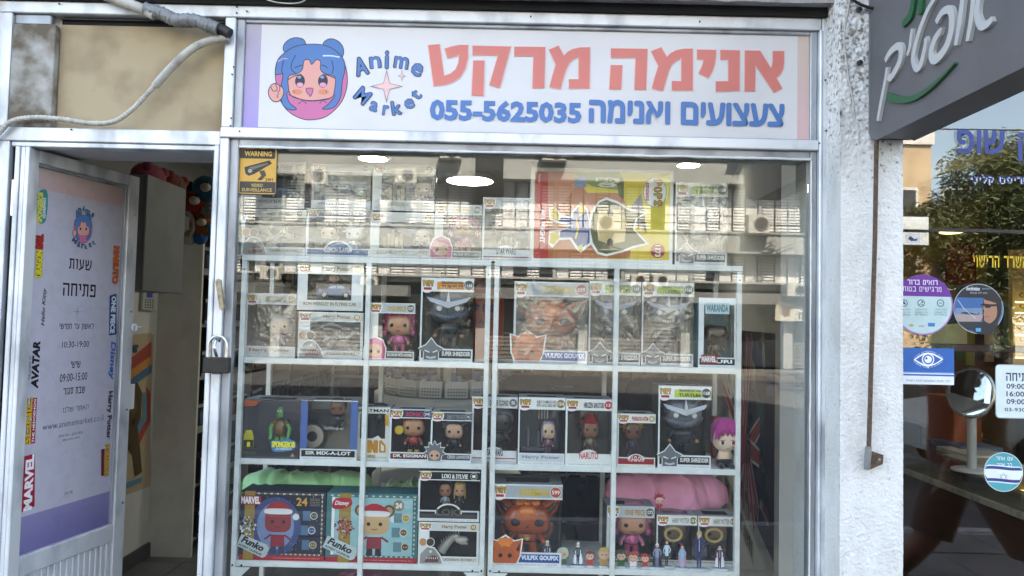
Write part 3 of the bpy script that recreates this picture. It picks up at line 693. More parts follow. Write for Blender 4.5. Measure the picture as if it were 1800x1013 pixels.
for ch, x, y, s in (('A',134,373,22),('n',139,370,8),('i',146,367,0),('m',153,373,-12),('e',162,378,-24),('M',130,423,-34),('a',137,430,-14),('r',144,433,-4),('k',150,434,8),('e',157,431,18),('t',163,427,36)):
    u, v = q(x, y); p.text(ch, u-(.010 if ch in 'Mm' else .0035 if ch == 'i' else .0065), v-.0085, u+(.010 if ch in 'Mm' else .0035 if ch == 'i' else .0065), v+.0085, '#2f5f86', .03, rot=s)
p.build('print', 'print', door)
# latch ring, strike box
b = B(); cq = WP(229, 576, H, Nv)+Nv*.006
ring = [cq+Uv*math.cos(t_)*.011+Vector((0,0,1))*math.sin(t_)*.011+Nv*.012 for t_ in np.linspace(0, 2*math.pi, 20)]
b.tube(ring, .0042, 8, cap=False); b.tube([cq, cq+Nv*.014], .006, 8); b.tube([cq+Nv*.012+Uv*.008, cq+Nv*.012+Uv*.032], .0048, 8); b.build('latch_ring', 'white_plastic', door)
c1 = WP(237, 697, H, Nv)
bq = B().box(DW-.002, DW+.028, .0, .03, c1.z-.045, c1.z+.045, bev=.002); bq.v = [tuple(H+Uv*v[0]-Nv*v[1]+Vector((0,0,v[2]))) for v in bq.v]; bq.build('lock_case', 'white_plastic', door)
for zz in (.87, 1.2, 1.55, 1.9):
    bq = B(); cc = H+Uv*(DW-.017)+Vector((0,0,zz))+Nv*.0035; bq.tube([cc, cc+Nv*.003], .004, 8); bq.build('screw', 'steel', door)

# ================================================================ padlock, mezuzah
lk = thing('padlock', W(381, 640, -.035), 'heavy dark padlock hanging open-bodied on the door jamb', 'padlock')
lk['label'] = 'heavy dark padlock with a steel shackle hanging on the door jamb'
Yp = -.035; x0, x1, z0, z1 = bb(359, 628, 404, 656, Yp)
B().box(x0, x1, Yp-.013, Yp+.013, z0, z1, bev=.003).build('lock_body', 'black_metal', lk)
b = B(); c0 = W(381, 610, Yp); cx = (x0+x1)/2; rr_ = .0255
pts = [Vector((cx-rr_, Yp, z1-.004))]+[Vector((cx-rr_*math.cos(t_), Yp, c0.z+.006+rr_*math.sin(t_))) for t_ in np.linspace(0, math.pi, 14)]+[Vector((cx+rr_, Yp, z1-.004))]
b.tube(pts, .0044, 10); b.build('shackle', 'steel', lk)
B().box((x0+x1)/2-.012, (x0+x1)/2+.012, Yp-.006, Yp+.006, z0-.004, z0-.0005, bev=.001).build('shackle_end', 'steel', lk)
b = B().tube(smooth([W(381, 626, -.03), W(377, 612, -.045), W(380, 597, -.03), W(386, 592, -.012), W(385, 600, -.001)], 5, False), .0048, 8); b.build('staple', 'steel', fr)
mz = thing('mezuzah', W(387, 518, -.012), 'small worn brass mezuzah case fixed aslant on the door jamb', 'mezuzah')
a, c_ = W(383, 494, -.012), W(390, 542, -.012)
d_ = (c_-a).normalized(); s_ = Vector((d_.z, 0, -d_.x)).normalized()
b = B(); b.hexa([a+s_*.0062, a-s_*.0062, c_-s_*.0062, c_+s_*.0062], (0, .010, 0)); b.build('case', 'brass', mz, bevel=.002)
B().cyl(a-d_*.002+Vector((0,.001,0)), .0048, .008, 'Y', 10).build('end_cap', 'brass', mz); B().cyl(c_+d_*.003+Vector((0,.001,0)), .0048, .008, 'Y', 10).build('end_cap', 'brass', mz)

# ================================================================ projecting grey sign of the optician
XS = 1.011
ps = thing('projecting_sign', (1.12, -.5, 2.1), 'grey box sign with raised white Hebrew lettering jutting out beside the pillar', 'sign')
b = B(); Y0_, Y1_ = -.103, -.98
prof = [(Y0_, 2.11), (Y0_-.012, 2.090), (Y0_-.04, 2.083), (-.70, 2.083), (-.99+.13, 2.083), (-.99+.05, 2.103), (-.99, 2.18), (-.99, 3.0), (Y0_, 3.0)]
b.hexa([Vector((XS, y, z)) for y, z in prof], (.105, 0, 0)); b.build('sign_box', 'sign_grey', ps, bevel=.004)
def raised(pts, wf, col_m, name, hgt=.009, sm=7):
    """a raised stroke on the sign's face; pts are (px,py[,w]) stations"""
    st_ = [WX(x, y, XS) for x, y in [q_[:2] for q_ in pts]]; P2 = [(v.y, v.z) for v in st_]
    P2 = smooth(P2, sm, False); n = len(P2); L = []; Rr = []
    for i in range(n):
        a, c = Vector(P2[max(i-1, 0)]), Vector(P2[min(i+1, n-1)]); d = (c-a).normalized(); nn = Vector((-d.y, d.x)); w = wf(i/(n-1))*.31
        L.append(Vector(P2[i])+nn*w); Rr.append(Vector(P2[i])-nn*w)
    b = B(); vs = []; fs = []
    for i in range(n):
        for z, q_ in ((XS-hgt, L[i]), (XS-hgt, Rr[i]), (XS-.0005, L[i]), (XS-.0005, Rr[i])): vs.append((z, q_.x, q_.y))
    for i in range(n-1):
        a = 4*i; c = a+4; fs += [(a, a+1, c+1, c), (a+2, c+2, c+3, a+3), (a, c, c+2, a+2), (a+1, a+3, c+3, c+1)]
    fs += [(0, 2, 3, 1), (4*n-4, 4*n-3, 4*n-1, 4*n-2)]
    b.add(vs, fs); return b.build(name, col_m, ps)
mat('raised_white', (.50,.49,.48), rough=.5); mat('raised_green', (.012,.105,.040), rough=.4)
rw = lambda L: [(1400+x*.2961, y*.2961) for x, y in L]
ta = lambda w, e=.45: (lambda t: w*(e+(1-e)*math.sin(math.pi*min(1, max(0, .12+.76*t)))))
raised(rw([(545,362),(575,310),(620,275),(640,300),(630,370),(600,430),(575,465),(562,455)]), ta(.034, .6), 'raised_white', 'lettering')
raised(rw([(556,400),(545,480),(525,580),(510,660),(500,718)]), ta(.024, .7), 'raised_white', 'lettering')
raised(rw([(706,172),(698,230),(690,290),(676,330)]), ta(.021, .6), 'raised_white', 'lettering')
raised(rw([(850,-20),(800,60),(755,170),(725,270),(712,350),(730,405),(755,390),(775,320),(788,250),(786,225)]), ta(.030, .5), 'raised_white', 'lettering')
raised(rw([(850,135),(885,75),(925,58),(942,90),(940,180),(910,280),(860,345),(830,352),(820,310),(840,240),(870,192),(880,190)]), ta(.036, .5), 'raised_white', 'lettering')
raised(rw([(1015,-60),(1000,60),(985,170),(966,270)]), ta(.028, .6), 'raised_white', 'lettering')
raised(rw([(1075,-60),(1068,40),(1056,140),(1036,245)]), ta(.026, .6), 'raised_white', 'lettering')
raised(rw([(1120,-50),(1098,30),(1095,100),(1120,155),(1160,140),(1186,112)]), ta(.030, .5), 'raised_white', 'lettering')
raised(rw([(720,-60),(706,40),(690,100),(658,135),(648,150)]), ta(.032, .7), 'raised_green', 'lettering')
raised(rw([(760,-60),(756,30),(752,84)]), ta(.028, .9), 'raised_green', 'lettering')
raised(rw([(556,575),(640,594),(720,580),(800,530),(880,460),(960,375)]), lambda t: .034*(1-.80*t), 'raised_green', 'swoosh')

# ================================================================ the optician's shop
ox0 = 1.12
slab('optician_floor', 1.03, 4.2, .05, 5.0, -.1, .0, 'floor_tile'); slab('optician_ceiling', 1.03+.3, 4.2, .1, 5, 2.72, 2.8, 'ceiling_tile')
slab('optician_back_wall', 2.3, 4.2, 4.2, 4.3, .0, 2.72, 'yellow_wall')
slab('optician_right_wall', 4.1, 4.2, .1, 4.2, .0, 2.72, 'dark_wall')
og = thing('optician_glass', (1.8, 0, 0), 'dark glass shopfront of the optician reflecting a tree', 'shop window')
zb = W(1700, 404, .0).z
B().box(ox0-.03, 3.4, .010, .018, .05, zb-.006).build('lower_pane', 'optic_glass', og)
B().box(ox0-.03, 3.4, .010, .018, zb+.004, 2.70).build('upper_pane', 'optic_glass', og)
B().box(ox0-.03, 3.4, .008, .022, zb-.0055, zb+.0035).build('joint_strip', 'black_metal', og)
zb2 = W(1700, 612, .03).z
B().box(ox0-.03, 3.4, .035, .06, zb2-.0115, zb2+.0115, bev=.003).build('cross_bar', 'black_metal', og)
B().box(ox0-.03, 3.4, -.02, .06, -.02, .05).build('sill', 'steel', og)
for a_, nm in (((1570,381,1633,404), 'patch_fitting'), ((1570,408,1633,431), 'patch_fitting')):
    x0, x1, z0, z1 = bb(*a_, -.005); B().box(x0, x1, -.005, .009, z0, z1, bev=.0015).build(nm, 'steel', og)
x0, x1, z0, z1 = bb(1592, 412, 1617, 427, -.006)
pr = Print((0, -.0055, 0)); pr.rect(x0, z0, x1, z1, '#c9cbd0'); pr.poly([(x0+.007, z0+.012), (x0+.014, z1-.005), (x1-.016, z0+.011), (x1-.006, z0+.014), (x1-.008, z0+.006), (x0+.016, z0+.005)], '#2b2c33'); pr.build('print', 'print', og)
# sun-faded Hebrew lettering stuck on the glass
def glass_print(name, label, cat, fn, Y=.0095, m='print', back=None):
    o = thing(name, (1.7, 0, 1.5), label, cat); p = Print((0, Y, 0)); fn(p); p.build('print', m, o)
    return o
def GT(p, s, x0_, y0_, x1_, y1_, col, bold=.02, **k):
    cx, cyy = (x0_+x1_)/2, (y0_+y1_)/2; p.text(s, p.uv(x0_, cyy)[0], p.uv(cx, y1_)[1], p.uv(x1_, cyy)[0], p.uv(cx, y0_)[1], col, bold, **k)
glass_print('window_lettering', 'blue Hebrew shop name lettering high on the optician glass', 'lettering', lambda p: (GT(p, heb('שופ'), 1683, 229, 1766, 270, '#26418f', .035, font=True), GT(p, heb('ק'), 1790, 234, 1815, 284, '#26418f', .035, font=True)))
def f_(p):
    GT(p, heb('אופטומטריסט קליני'), 1706, 309, 1872, 327, '#c9d2e2', .02); GT(p, heb('אופטומטריסט קליני'), 1704, 307, 1870, 325, '#26418f', .012)
glass_print('window_lettering', 'small white and blue Hebrew line under the shop name on the optician glass', 'lettering', f_)
glass_print('window_lettering', 'yellow Hebrew lettering on the optician glass under the joint strip', 'lettering', lambda p: GT(p, heb('צילום למשרד הרישוי'), 1710, 445, 1862, 472, '#e0b61e', .03))
def circ_clip(p, cx, cyy, r, col, x_min=None, top=None, n=40):
    u, v = p.uv(cx, cyy); rr = r*2.21/1300; pts = []
    for i in range(n):
        a = 2*math.pi*i/n; pts.append((u+rr*math.cos(a), v+rr*math.sin(a)))
    if top is not None:
        pts = [q_ for q_ in pts if (q_[1] >= top)];
    p.poly(pts, col)
def f_(p):
    circ_clip(p, 1622, 536, 53, '#a978b8'); circ_clip(p, 1622, 536, 50.5, '#b9d0d0')
    u, v = p.uv(1622, 536); rr = 53*2.21/1300; t0 = math.asin(.28); pts = [(u+rr*math.cos(a), v+rr*math.sin(a)) for a in np.linspace(t0, math.pi-t0, 24)]
    p.poly(pts, '#6b2690')
    GT(p, heb('רואים ברור'), 1595, 492, 1648, 501, '#f2eef6', .03); GT(p, heb('מרגישים בטוח'), 1587, 504, 1655, 513, '#e6dff0', .015)
    for i, x in enumerate((1589, 1619, 1653)):
        u, v = p.uv(x, 533); p.disc(u, v, .011, '#3b5560'); p.disc(u, v, .0085, '#b9d0d0')
        if i == 0: p.poly([(u-.006, v-.004), (u, v+.008), (u+.006, v-.004)], '#3b5560')
        if i == 1: p.line([(u-.008, v-.006), (u-.002, v-.002), (u+.006, v-.006)], .002, '#3b5560'); p.disc(u+.003, v+.003, .003, '#3b5560')
        if i == 2: p.line([(u-.005, v), (u+.005, v)], .002, '#3b5560')
        for j, s in enumerate(('שירות מקצועי', 'לכל המשפחה', 'באחריות')): GT(p, heb(s), x-11, 543+j*4.5, x+11, 546+j*4.5, '#41545c', .0)
    GT(p, 'VISA', 1598, 570, 1606, 574, '#c59a22', .03); GT(p, 'isracard', 1615, 571, 1624, 575, '#a23a3a', .0)
    a = p.uv(1631, 574); c = p.uv(1643, 568); p.rect(a[0], a[1], c[0], c[1], '#2a77b8')
glass_print('round_sticker', 'large round purple and pale sticker with Hebrew slogan on the optician glass', 'sticker', f_, .0090)
def f_(p):
    g = lambda L: [p.uv(1580+x*.2172, 470+y*.2172) for x, y in L]
    circ_clip(p, 1720, 543, 44, '#a9b2b4'); circ_clip(p, 1720, 543, 42.8, '#16181d')
    u, v = p.uv(1720, 543); rr = 42.6*2.21/1300
    pts = [(u+rr*math.cos(a), v+rr*math.sin(a)) for a in np.linspace(math.pi-.47, 2*math.pi+.47, 30)]
    o = len(p.v); p.poly(pts, '#2d5d96'); n = len(p.c)
    lo, hi = lin('#6d7f95'), lin('#27588f')
    pts2 = [q_ for q_ in pts if q_[1] < v-rr*.25]; p.poly(g([(455,380),(690,380),(660,440),(478,440)]), '#a58f8c'); p.poly(g([(458,330),(685,330),(690,382),(455,382)]), '#6c87a5'); p.poly(g([(478,440),(660,440),(700,470),(690,520),(560,510),(500,470)]), '#1c2630')
    p.poly(g([(497,368),(540,360),(600,372),(640,382),(645,366),(650,366),(648,386),(560,382),(515,376)]), '#27384a'); p.line(g([(475,262),(530,340),(620,415)]), .0012, '#cfdbe6')
    # a man in dark glasses, seen from the side
    p.poly(g([(690,232),(815,240),(830,300),(825,380),(800,440),(790,480),(700,470),(680,430)]), '#171318', 2)
    p.poly(g([(690,245),(760,240),(790,270),(795,330),(790,400),(760,440),(730,455),(700,440),(688,425),(692,405),(685,385),(690,350),(680,330),(692,300)]), '#a9785f', 2)
    p.poly(g([(690,238),(790,236),(822,300),(810,350),(790,330),(785,290),(700,265)]), '#1b1517', 2)
    p.poly(g([(600,520),(680,440),(730,455),(790,440),(800,470),(750,530),(690,545)]), '#1d2027', 2)
    p.poly(g([(660,300),(690,294),(745,300),(820,298),(820,312),(745,318),(735,330),(700,328),(690,312),(662,308)]), '#0d0d10'); p.line(g([(698,400),(715,396),(735,402)]), .0016, '#7a4436')
    GT(p, 'cherishvision', 1698, 504, 1722, 511, '#dfe3e8', .02); GT(p, 'SportVision', 1726, 506, 1741, 510, '#9aa', 0); GT(p, heb('ראיה ללא מגבלות'), 1705, 513, 1735, 517, '#c9c9cf', 0)
    a = p.uv(1715, 583); c = p.uv(1724, 577); p.rect(a[0], a[1], c[0], c[1], '#3c9bd0')
glass_print('round_sticker', 'round photo sticker of a man in dark glasses beside a glider on the optician glass', 'sticker', f_, .0090)
def f_(p):
    def RR(x0_, y0_, x1_, y1_, col):
        a = p.uv(x0_, (y0_+y1_)/2)[0]; b2 = p.uv(x1_, (y0_+y1_)/2)[0]; c = p.uv((x0_+x1_)/2, y1_)[1]; d = p.uv((x0_+x1_)/2, y0_)[1]; p.rect(a, c, b2, d, col)
    RR(1575, 612, 1677, 676, '#e6e9ee'); RR(1575, 612, 1677, 661, '#2060ac'); RR(1575, 656, 1677, 658, '#dfe8f4'); RR(1575, 654.5, 1677, 655.2, '#9cc0e8')
    g = lambda L: [p.uv(1580+x*.2172, 470+y*.2172) for x, y in L]
    p.poly(g([(118,748),(150,725),(190,700),(235,690),(285,700),(325,722),(360,745),(325,770),(285,792),(235,806),(190,795),(150,770)]), '#f2f5fa')
    p.poly(g([(135,748),(165,728),(200,708),(235,702),(275,708),(312,728),(343,746),(312,768),(275,785),(235,794),(200,784),(165,766)]), '#2060ac')
    u, v = g([(236,746)])[0]; p.disc(u, v, .0185, '#f2f5fa'); p.disc(u, v, .0150, '#2060ac'); p.disc(u, v, .0110, '#f2f5fa'); p.disc(u-.005, v+.003, .0035, '#2060ac')
    for s, y0_, sgn_ in (('NATIONAL COUNCIL OF OPTOMETRY', 806, -1), (heb('מועצת האופטומטריסטים בישראל'), 690, 1)):
        n = len(s)
        for i, ch in enumerate(s):
            t = (i+.5)/n*2-1
            if ch == ' ': continue
            x = 236+t*118; y = (y0_-8 if sgn_ < 0 else y0_-8)+ (t*t*55)*(1 if sgn_ > 0 else -1)+ (14 if sgn_ < 0 else 0)
            u, v = g([(x, y)])[0]; h_ = .0018; p.text(ch, u-h_*.8, v-h_, u+h_*.8, v+h_, '#e8eef8', 0, res=1, rot=-sgn_*t*28)
    GT(p, heb('חברי מועצת האופטומטריסטים בישראל'), 1592, 667, 1669, 671.5, '#3a4250', 0)
glass_print('eye_card', 'blue and white card with a drawn eye on the optician glass beside the pillar', 'sticker', f_, .0090)
def f_(p):
    a = p.uv(1750, 735); c = p.uv(1860, 643); r_ = rp(a[0], a[1], c[0], c[1], .012); p.poly(r_, '#9fb0b0'); r_ = rp(a[0]+.002, a[1]+.002, c[0]-.002, c[1]-.002, .011); p.poly(r_, '#d5dedb')
    GT(p, heb('פתיחה'), 1768, 656, 1815, 671, '#222a58', .03)
    for y, s in ((675, '09:00-14:00'), (688.5, '16:00-19:00'), (702, '09:00-13:00')): GT(p, s, 1769, y, 1840, y+9.5, '#222a58', .02)
    GT(p, '03-9301550', 1766, 717.5, 1828, 724, '#222a58', .015)
glass_print('opening_hours_card', 'white opening hours card with rounded corners on the optician glass', 'sign', f_, .0090)
def f_(p):
    circ_clip(p, 1764, 830, 34, '#dfe9ea'); circ_clip(p, 1764, 830, 33, '#49a0a8')
    u, v = p.uv(1764, 830); k = 2.21/1300; w = 33*k
    def band(y0_, y1_, amp, col):
        T = np.linspace(-1, 1, 16); up_ = []; dn = []
        for t in T:
            x = t*w*.99; yy = math.sin(t*2.6)*amp
            lim = math.sqrt(max(0, w*w-x*x)); up_.append((u+x, v+max(-lim, min(lim, y1_*k+yy)))); dn.append((u+x, v+max(-lim, min(lim, y0_*k+yy))))
        p.poly(up_+dn[::-1], col)
    band(-19, 11, -.002, '#e4e9ec'); band(4, 9, -.002, '#2f3f7c'); band(-17, -12, -.002, '#2f3f7c')
    u2, v2 = p.uv(1764, 839)
    for s in (1, -1): p.line([(u2+.0125*math.sin(R(120*i))*1, v2+s*.0125*math.cos(R(120*i))) for i in range(3)], .0016, '#2f3f7c', closed=True)
    GT(p, heb('עם אחד.'), 1749, 803, 1780, 810, '#eef6f6', .02); GT(p, heb('לב אחד.'), 1750, 813, 1779, 820, '#eef6f6', .02)
glass_print('round_sticker', 'round teal sticker with a white and blue flag on the optician glass', 'sticker', f_, .0090)

# furniture inside the optician
ct = thing('glass_counter', (2.2, .5, 0), 'dark wooden counter with a glass top inside the optician', 'counter')
B().box(1.90, 2.60, .35, 3.6, .0, .86).build('cabinet', 'wood_dark', ct)
B().box(1.885, 2.62, .34, 3.61, .8605, .885, bev=.003).build('edge_strip', 'pipe', ct)
B().box(1.90, 2.60, .35, 3.6, .886, .955).build('display_case', 'optic_glass', ct)
B().box(1.885, 2.62, .34, 3.61, .956, .968).build('glass_top', 'optic_glass', ct)
b = B(); 
for i in range(26): x = 1.98+random.random()*.5; y = .5+random.random()*2.6; b.box(x, x+.1, y, y+.03, .887, .91+random.random()*.02, col=random.choice(['#8a8a80', '#3d4a5a', '#caa970', '#222']))
b.build('stock_items', 'paint', ct, kind='stuff')
mr = thing('table_mirror', W(1708, 770, .9), 'round tilting table mirror standing on the optician counter', 'mirror')
cxm = W(1706, 690, .9); bx = W(1708, 769, .9); zt_ = .969
B().lathe((bx.x, .9, zt_), [(0,0),(.078,0),(.078,.006),(.07,.01),(0,.012)], 28, '#d9d9d6').build('foot', 'paint', mr)
B().cyl((bx.x, .9, zt_+.011), .018, cxm.z-zt_-.11, 'Z', 14, '#cfcfcb').build('stem', 'paint', mr)
rot = Matrix.Rotation(R(-46), 3, 'Z') @ Matrix.Rotation(R(-12), 3, 'X')
b = B(); b.lathe((0,0,0), [(.080,-.006),(.092,-.006),(.092,.008),(.080,.008)], 36, '#b9b6ac'); b.v = [tuple(cxm+rot @ Vector((v[0], v[2], v[1]*1.18))) for v in b.v]; b.build('rim', 'steel', mr)
b = B(); b.lathe((0,0,0), [(0,0),(.080,0)], 36); b.v = [tuple(cxm+rot @ Vector((v[0], v[2], v[1]*1.18))) for v in b.v]; b.build('glass', 'mirror', mr)
tray = thing('letter_tray', W(1615, 740, 1.6), 'orange-brown box with papers standing on the optician counter', 'box')
x0, x1, z0, z1 = bb(1588, 698, 1648, 750, 1.5); z0 = .969
B().box(x0+.25, x1+.22, 1.5, 1.75, z0, z1+.0, '#a34a1c', bev=.004).build('box', 'paint', tray)
for i in range(5):
    tag(B().box(2.0+i*.07, 2.22+i*.06, 1.0+i*.17, 1.25+i*.17, .969, .978+i*.01, ['#b9b4a6','#d6d3c8','#6a7d92','#2b2c30','#caa56a'][i]).build('paper_pile', 'paint'), ['cream paper pile lying on the optician counter near its near end','white paper pile lying on the optician counter behind the mirror','blue-grey folder lying on the optician counter','black folder lying on the optician counter','tan folder at the far end of the optician counter'][i], 'papers')
# back wall: lit shelves, red poster, lamp
po = thing('red_poster', W(1690, 470, 3.9), 'red poster with a gold signature on the yellow back wall of the optician', 'poster')
x0, x1, z0, z1 = bb(1665, 428, 1716, 500, 3.9); B().box(x0, x1, 3.9, 3.92, z0, z1, '#8c1f16').build('panel', 'paint', po)
pr = Print((0, 3.8985, 0), step=.001); pr.text('Ray-Ban', x0+.02, z0+.07, x1-.02, z0+.14, '#d9a84a', -.0, shear=.4); pr.build('print', 'print', po)
lp = thing('oval_lamp', W(1672, 409, 2.6), 'flat yellow lit lamp hanging in the optician', 'lamp'); x0, x1, z0, z1 = bb(1654, 405, 1691, 411, 2.6)
B().blob(((x0+x1)/2, 2.6, (z0+z1)/2), ((x1-x0)/2, .08, .012), seg=20).build('shade', 'warm_lamp', lp); B().tube([((x0+x1)/2, 2.6, z1), ((x0+x1)/2, 2.6, 2.72)], .004, 6).build('cord', 'black_metal', lp)
sh = thing('lit_shelves', (3.2, 3.0, .9), 'wall rack of spectacle frames with yellow light strips inside the optician', 'display rack')
for i, y in enumerate((532, 551, 570, 590, 609, 630)):
    x0, x1, z0, z1 = bb(1788, y-1.2, 1860, y+1.2, 2.5); B().box(x0, x1, 2.5, 2.52, z0, z1).build('light_strip', 'warm_lamp', sh)
    for k in range(3):
        b = B(); xx = x0+.03+k*.13
        for s in (0, .05): b.tube([(xx+s+.019*math.cos(t), 2.49, z1+.04+.014*math.sin(t)) for t in np.linspace(0, 2*math.pi, 12)], .003, 5, '#1d1a18', cap=False)
        b.tube([(xx+.017, 2.49, z1+.044), (xx+.033, 2.49, z1+.044)], .002, 5, '#1d1a18')
        b.build('spectacles', 'paint', sh)
x0, x1, z0, z1 = bb(1780, 440, 1880, 660, 2.56); B().box(x0, x1, 2.56, 2.6, z0, z1, '#8e7f63').build('back_panel', 'paint', sh)
cb2 = thing('wall_cabinet', (2.6, 3.4, 0), 'tan cabinet with folders and boxes behind the optician counter', 'cabinet')
x0, x1, z0, z1 = bb(1655, 510, 1785, 640, 3.3); B().box(x0, x1, 3.3, 3.6, .0, z1, '#6d5a3c').build('case', 'paint', cb2)
for i in range(7):
    xx = x0+.03+i*(x1-x0-.06)/7; B().box(xx, xx+(x1-x0-.1)/7, 3.28, 3.299, z1-.5-.03*(i % 3), z1-.08, ['#24405e','#3d6b33','#7d8f2e','#22303e','#b7b09c','#3c3c44','#4d6a7a'][i]).build('folder', 'paint', cb2)
b = B()
for i in range(7): b.box(x0-.6+.03, x0-.05, 3.2, 3.3, z1-.9+i*.001, z1-.5, '#c9cfc4')
x0, x1, z0, z1 = bb(1630, 570, 1700, 606, 2.9); tag(B().box(x0, x1, 2.9, 2.93, z0, z1, '#b9cdbb').build('chart_board', 'paint'), 'pale green board standing behind the round purple sticker', 'board')
def add_point(x, y, z, pw, col, sz=.15):
    l = bpy.data.lights.new('room_lamp', 'AREA'); l.energy = pw; l.color = col; l.size = sz; l.shape = 'DISK'
    o = bpy.data.objects.new('room_lamp', l); COL.objects.link(o); o.location = (x, y, z); return o
add_point(2.9, 2.3, 2.70, 11, (1, .80, .52), .5)

# ================================================================ white display shelves behind the pane
YS = .12; SD = .27
def shelf_unit(label, xl, xm, xr, zs, ztop):
    u = thing('display_shelf', ((xl+xr)/2, YS, 0), label, 'shelf', 'white display shelves in the shop window')
    pw = .0155
    def post(x, y, zt=ztop, dots=True):
        o = B().box(x-pw/2, x+pw/2, y, y+.018, .0, zt, bev=.001).build('post', 'shelf_white', u)
    for x in (xl, xr): post(x, YS); post(x, YS+SD)
    post(xm, YS-.002); post(xm, YS+SD)
    for i, z in enumerate(zs):
        B().box(xl-pw/2-.0, xr+pw/2, YS+.003 if i else YS-.003, YS+.020, z-.0175, z, bev=.001).build('shelf_rail', 'shelf_white', u)
        B().box(xl, xr, YS+.0205, YS+SD+.018, z-.006, z-.0004).build('shelf_board', 'shelf_white', u)
        B().box(xl, xr, YS+SD+.0185, YS+SD+.022, z-.02, z).build('back_rail', 'shelf_white', u)
    for x, s in ((xl, 1), (xr, -1)):
        b = B(); z = zs[-1]-.018; b.hexa([Vector((x, YS-.004, z)), Vector((x+s*.055, YS-.004, z)), Vector((x, YS-.004, z-.055))], (0, .0025, 0)); b.build('corner_bracket', 'shelf_white', u)
        for dx, dzz in ((.0, .008), (.028, -.006+.012)):
            B().cyl((x+s*dx, YS-.0065, zs[-1]-.012+(.0 if dx else 0)), .003, .003, 'Y', 8).build('bolt', 'dark_gap', u)
        B().cyl((x, YS-.003, ztop-.045), .0022, .0045, 'Y', 8).build('peg_hole', 'dark_gap', u)
    return u
zr = [W(640, 452, YS).z, W(640, 636, YS).z, W(640, 811, YS).z, W(640, 992, YS).z]
zr2 = [W(1085, 464, YS).z, W(1085, 641, YS).z, W(1085, 822, YS).z, W(1085, 1001, YS).z]
ZS = [(a+c)/2 for a, c in zip(zr, zr2)]
print('shelf z', zr, zr2)
xs = [W(423, 640, YS).x, W(643.5, 640, YS).x, W(855, 640, YS).x, W(870, 640, YS).x, W(1082, 640, YS).x, W(1299, 640, YS).x]
shelf_unit('white metal display shelf with two bays under the warning sticker', xs[0], xs[1], xs[2], ZS, ZS[0])
shelf_unit('white metal display shelf with two bays beside the comic poster', xs[3], xs[4], xs[5], ZS, ZS[0])

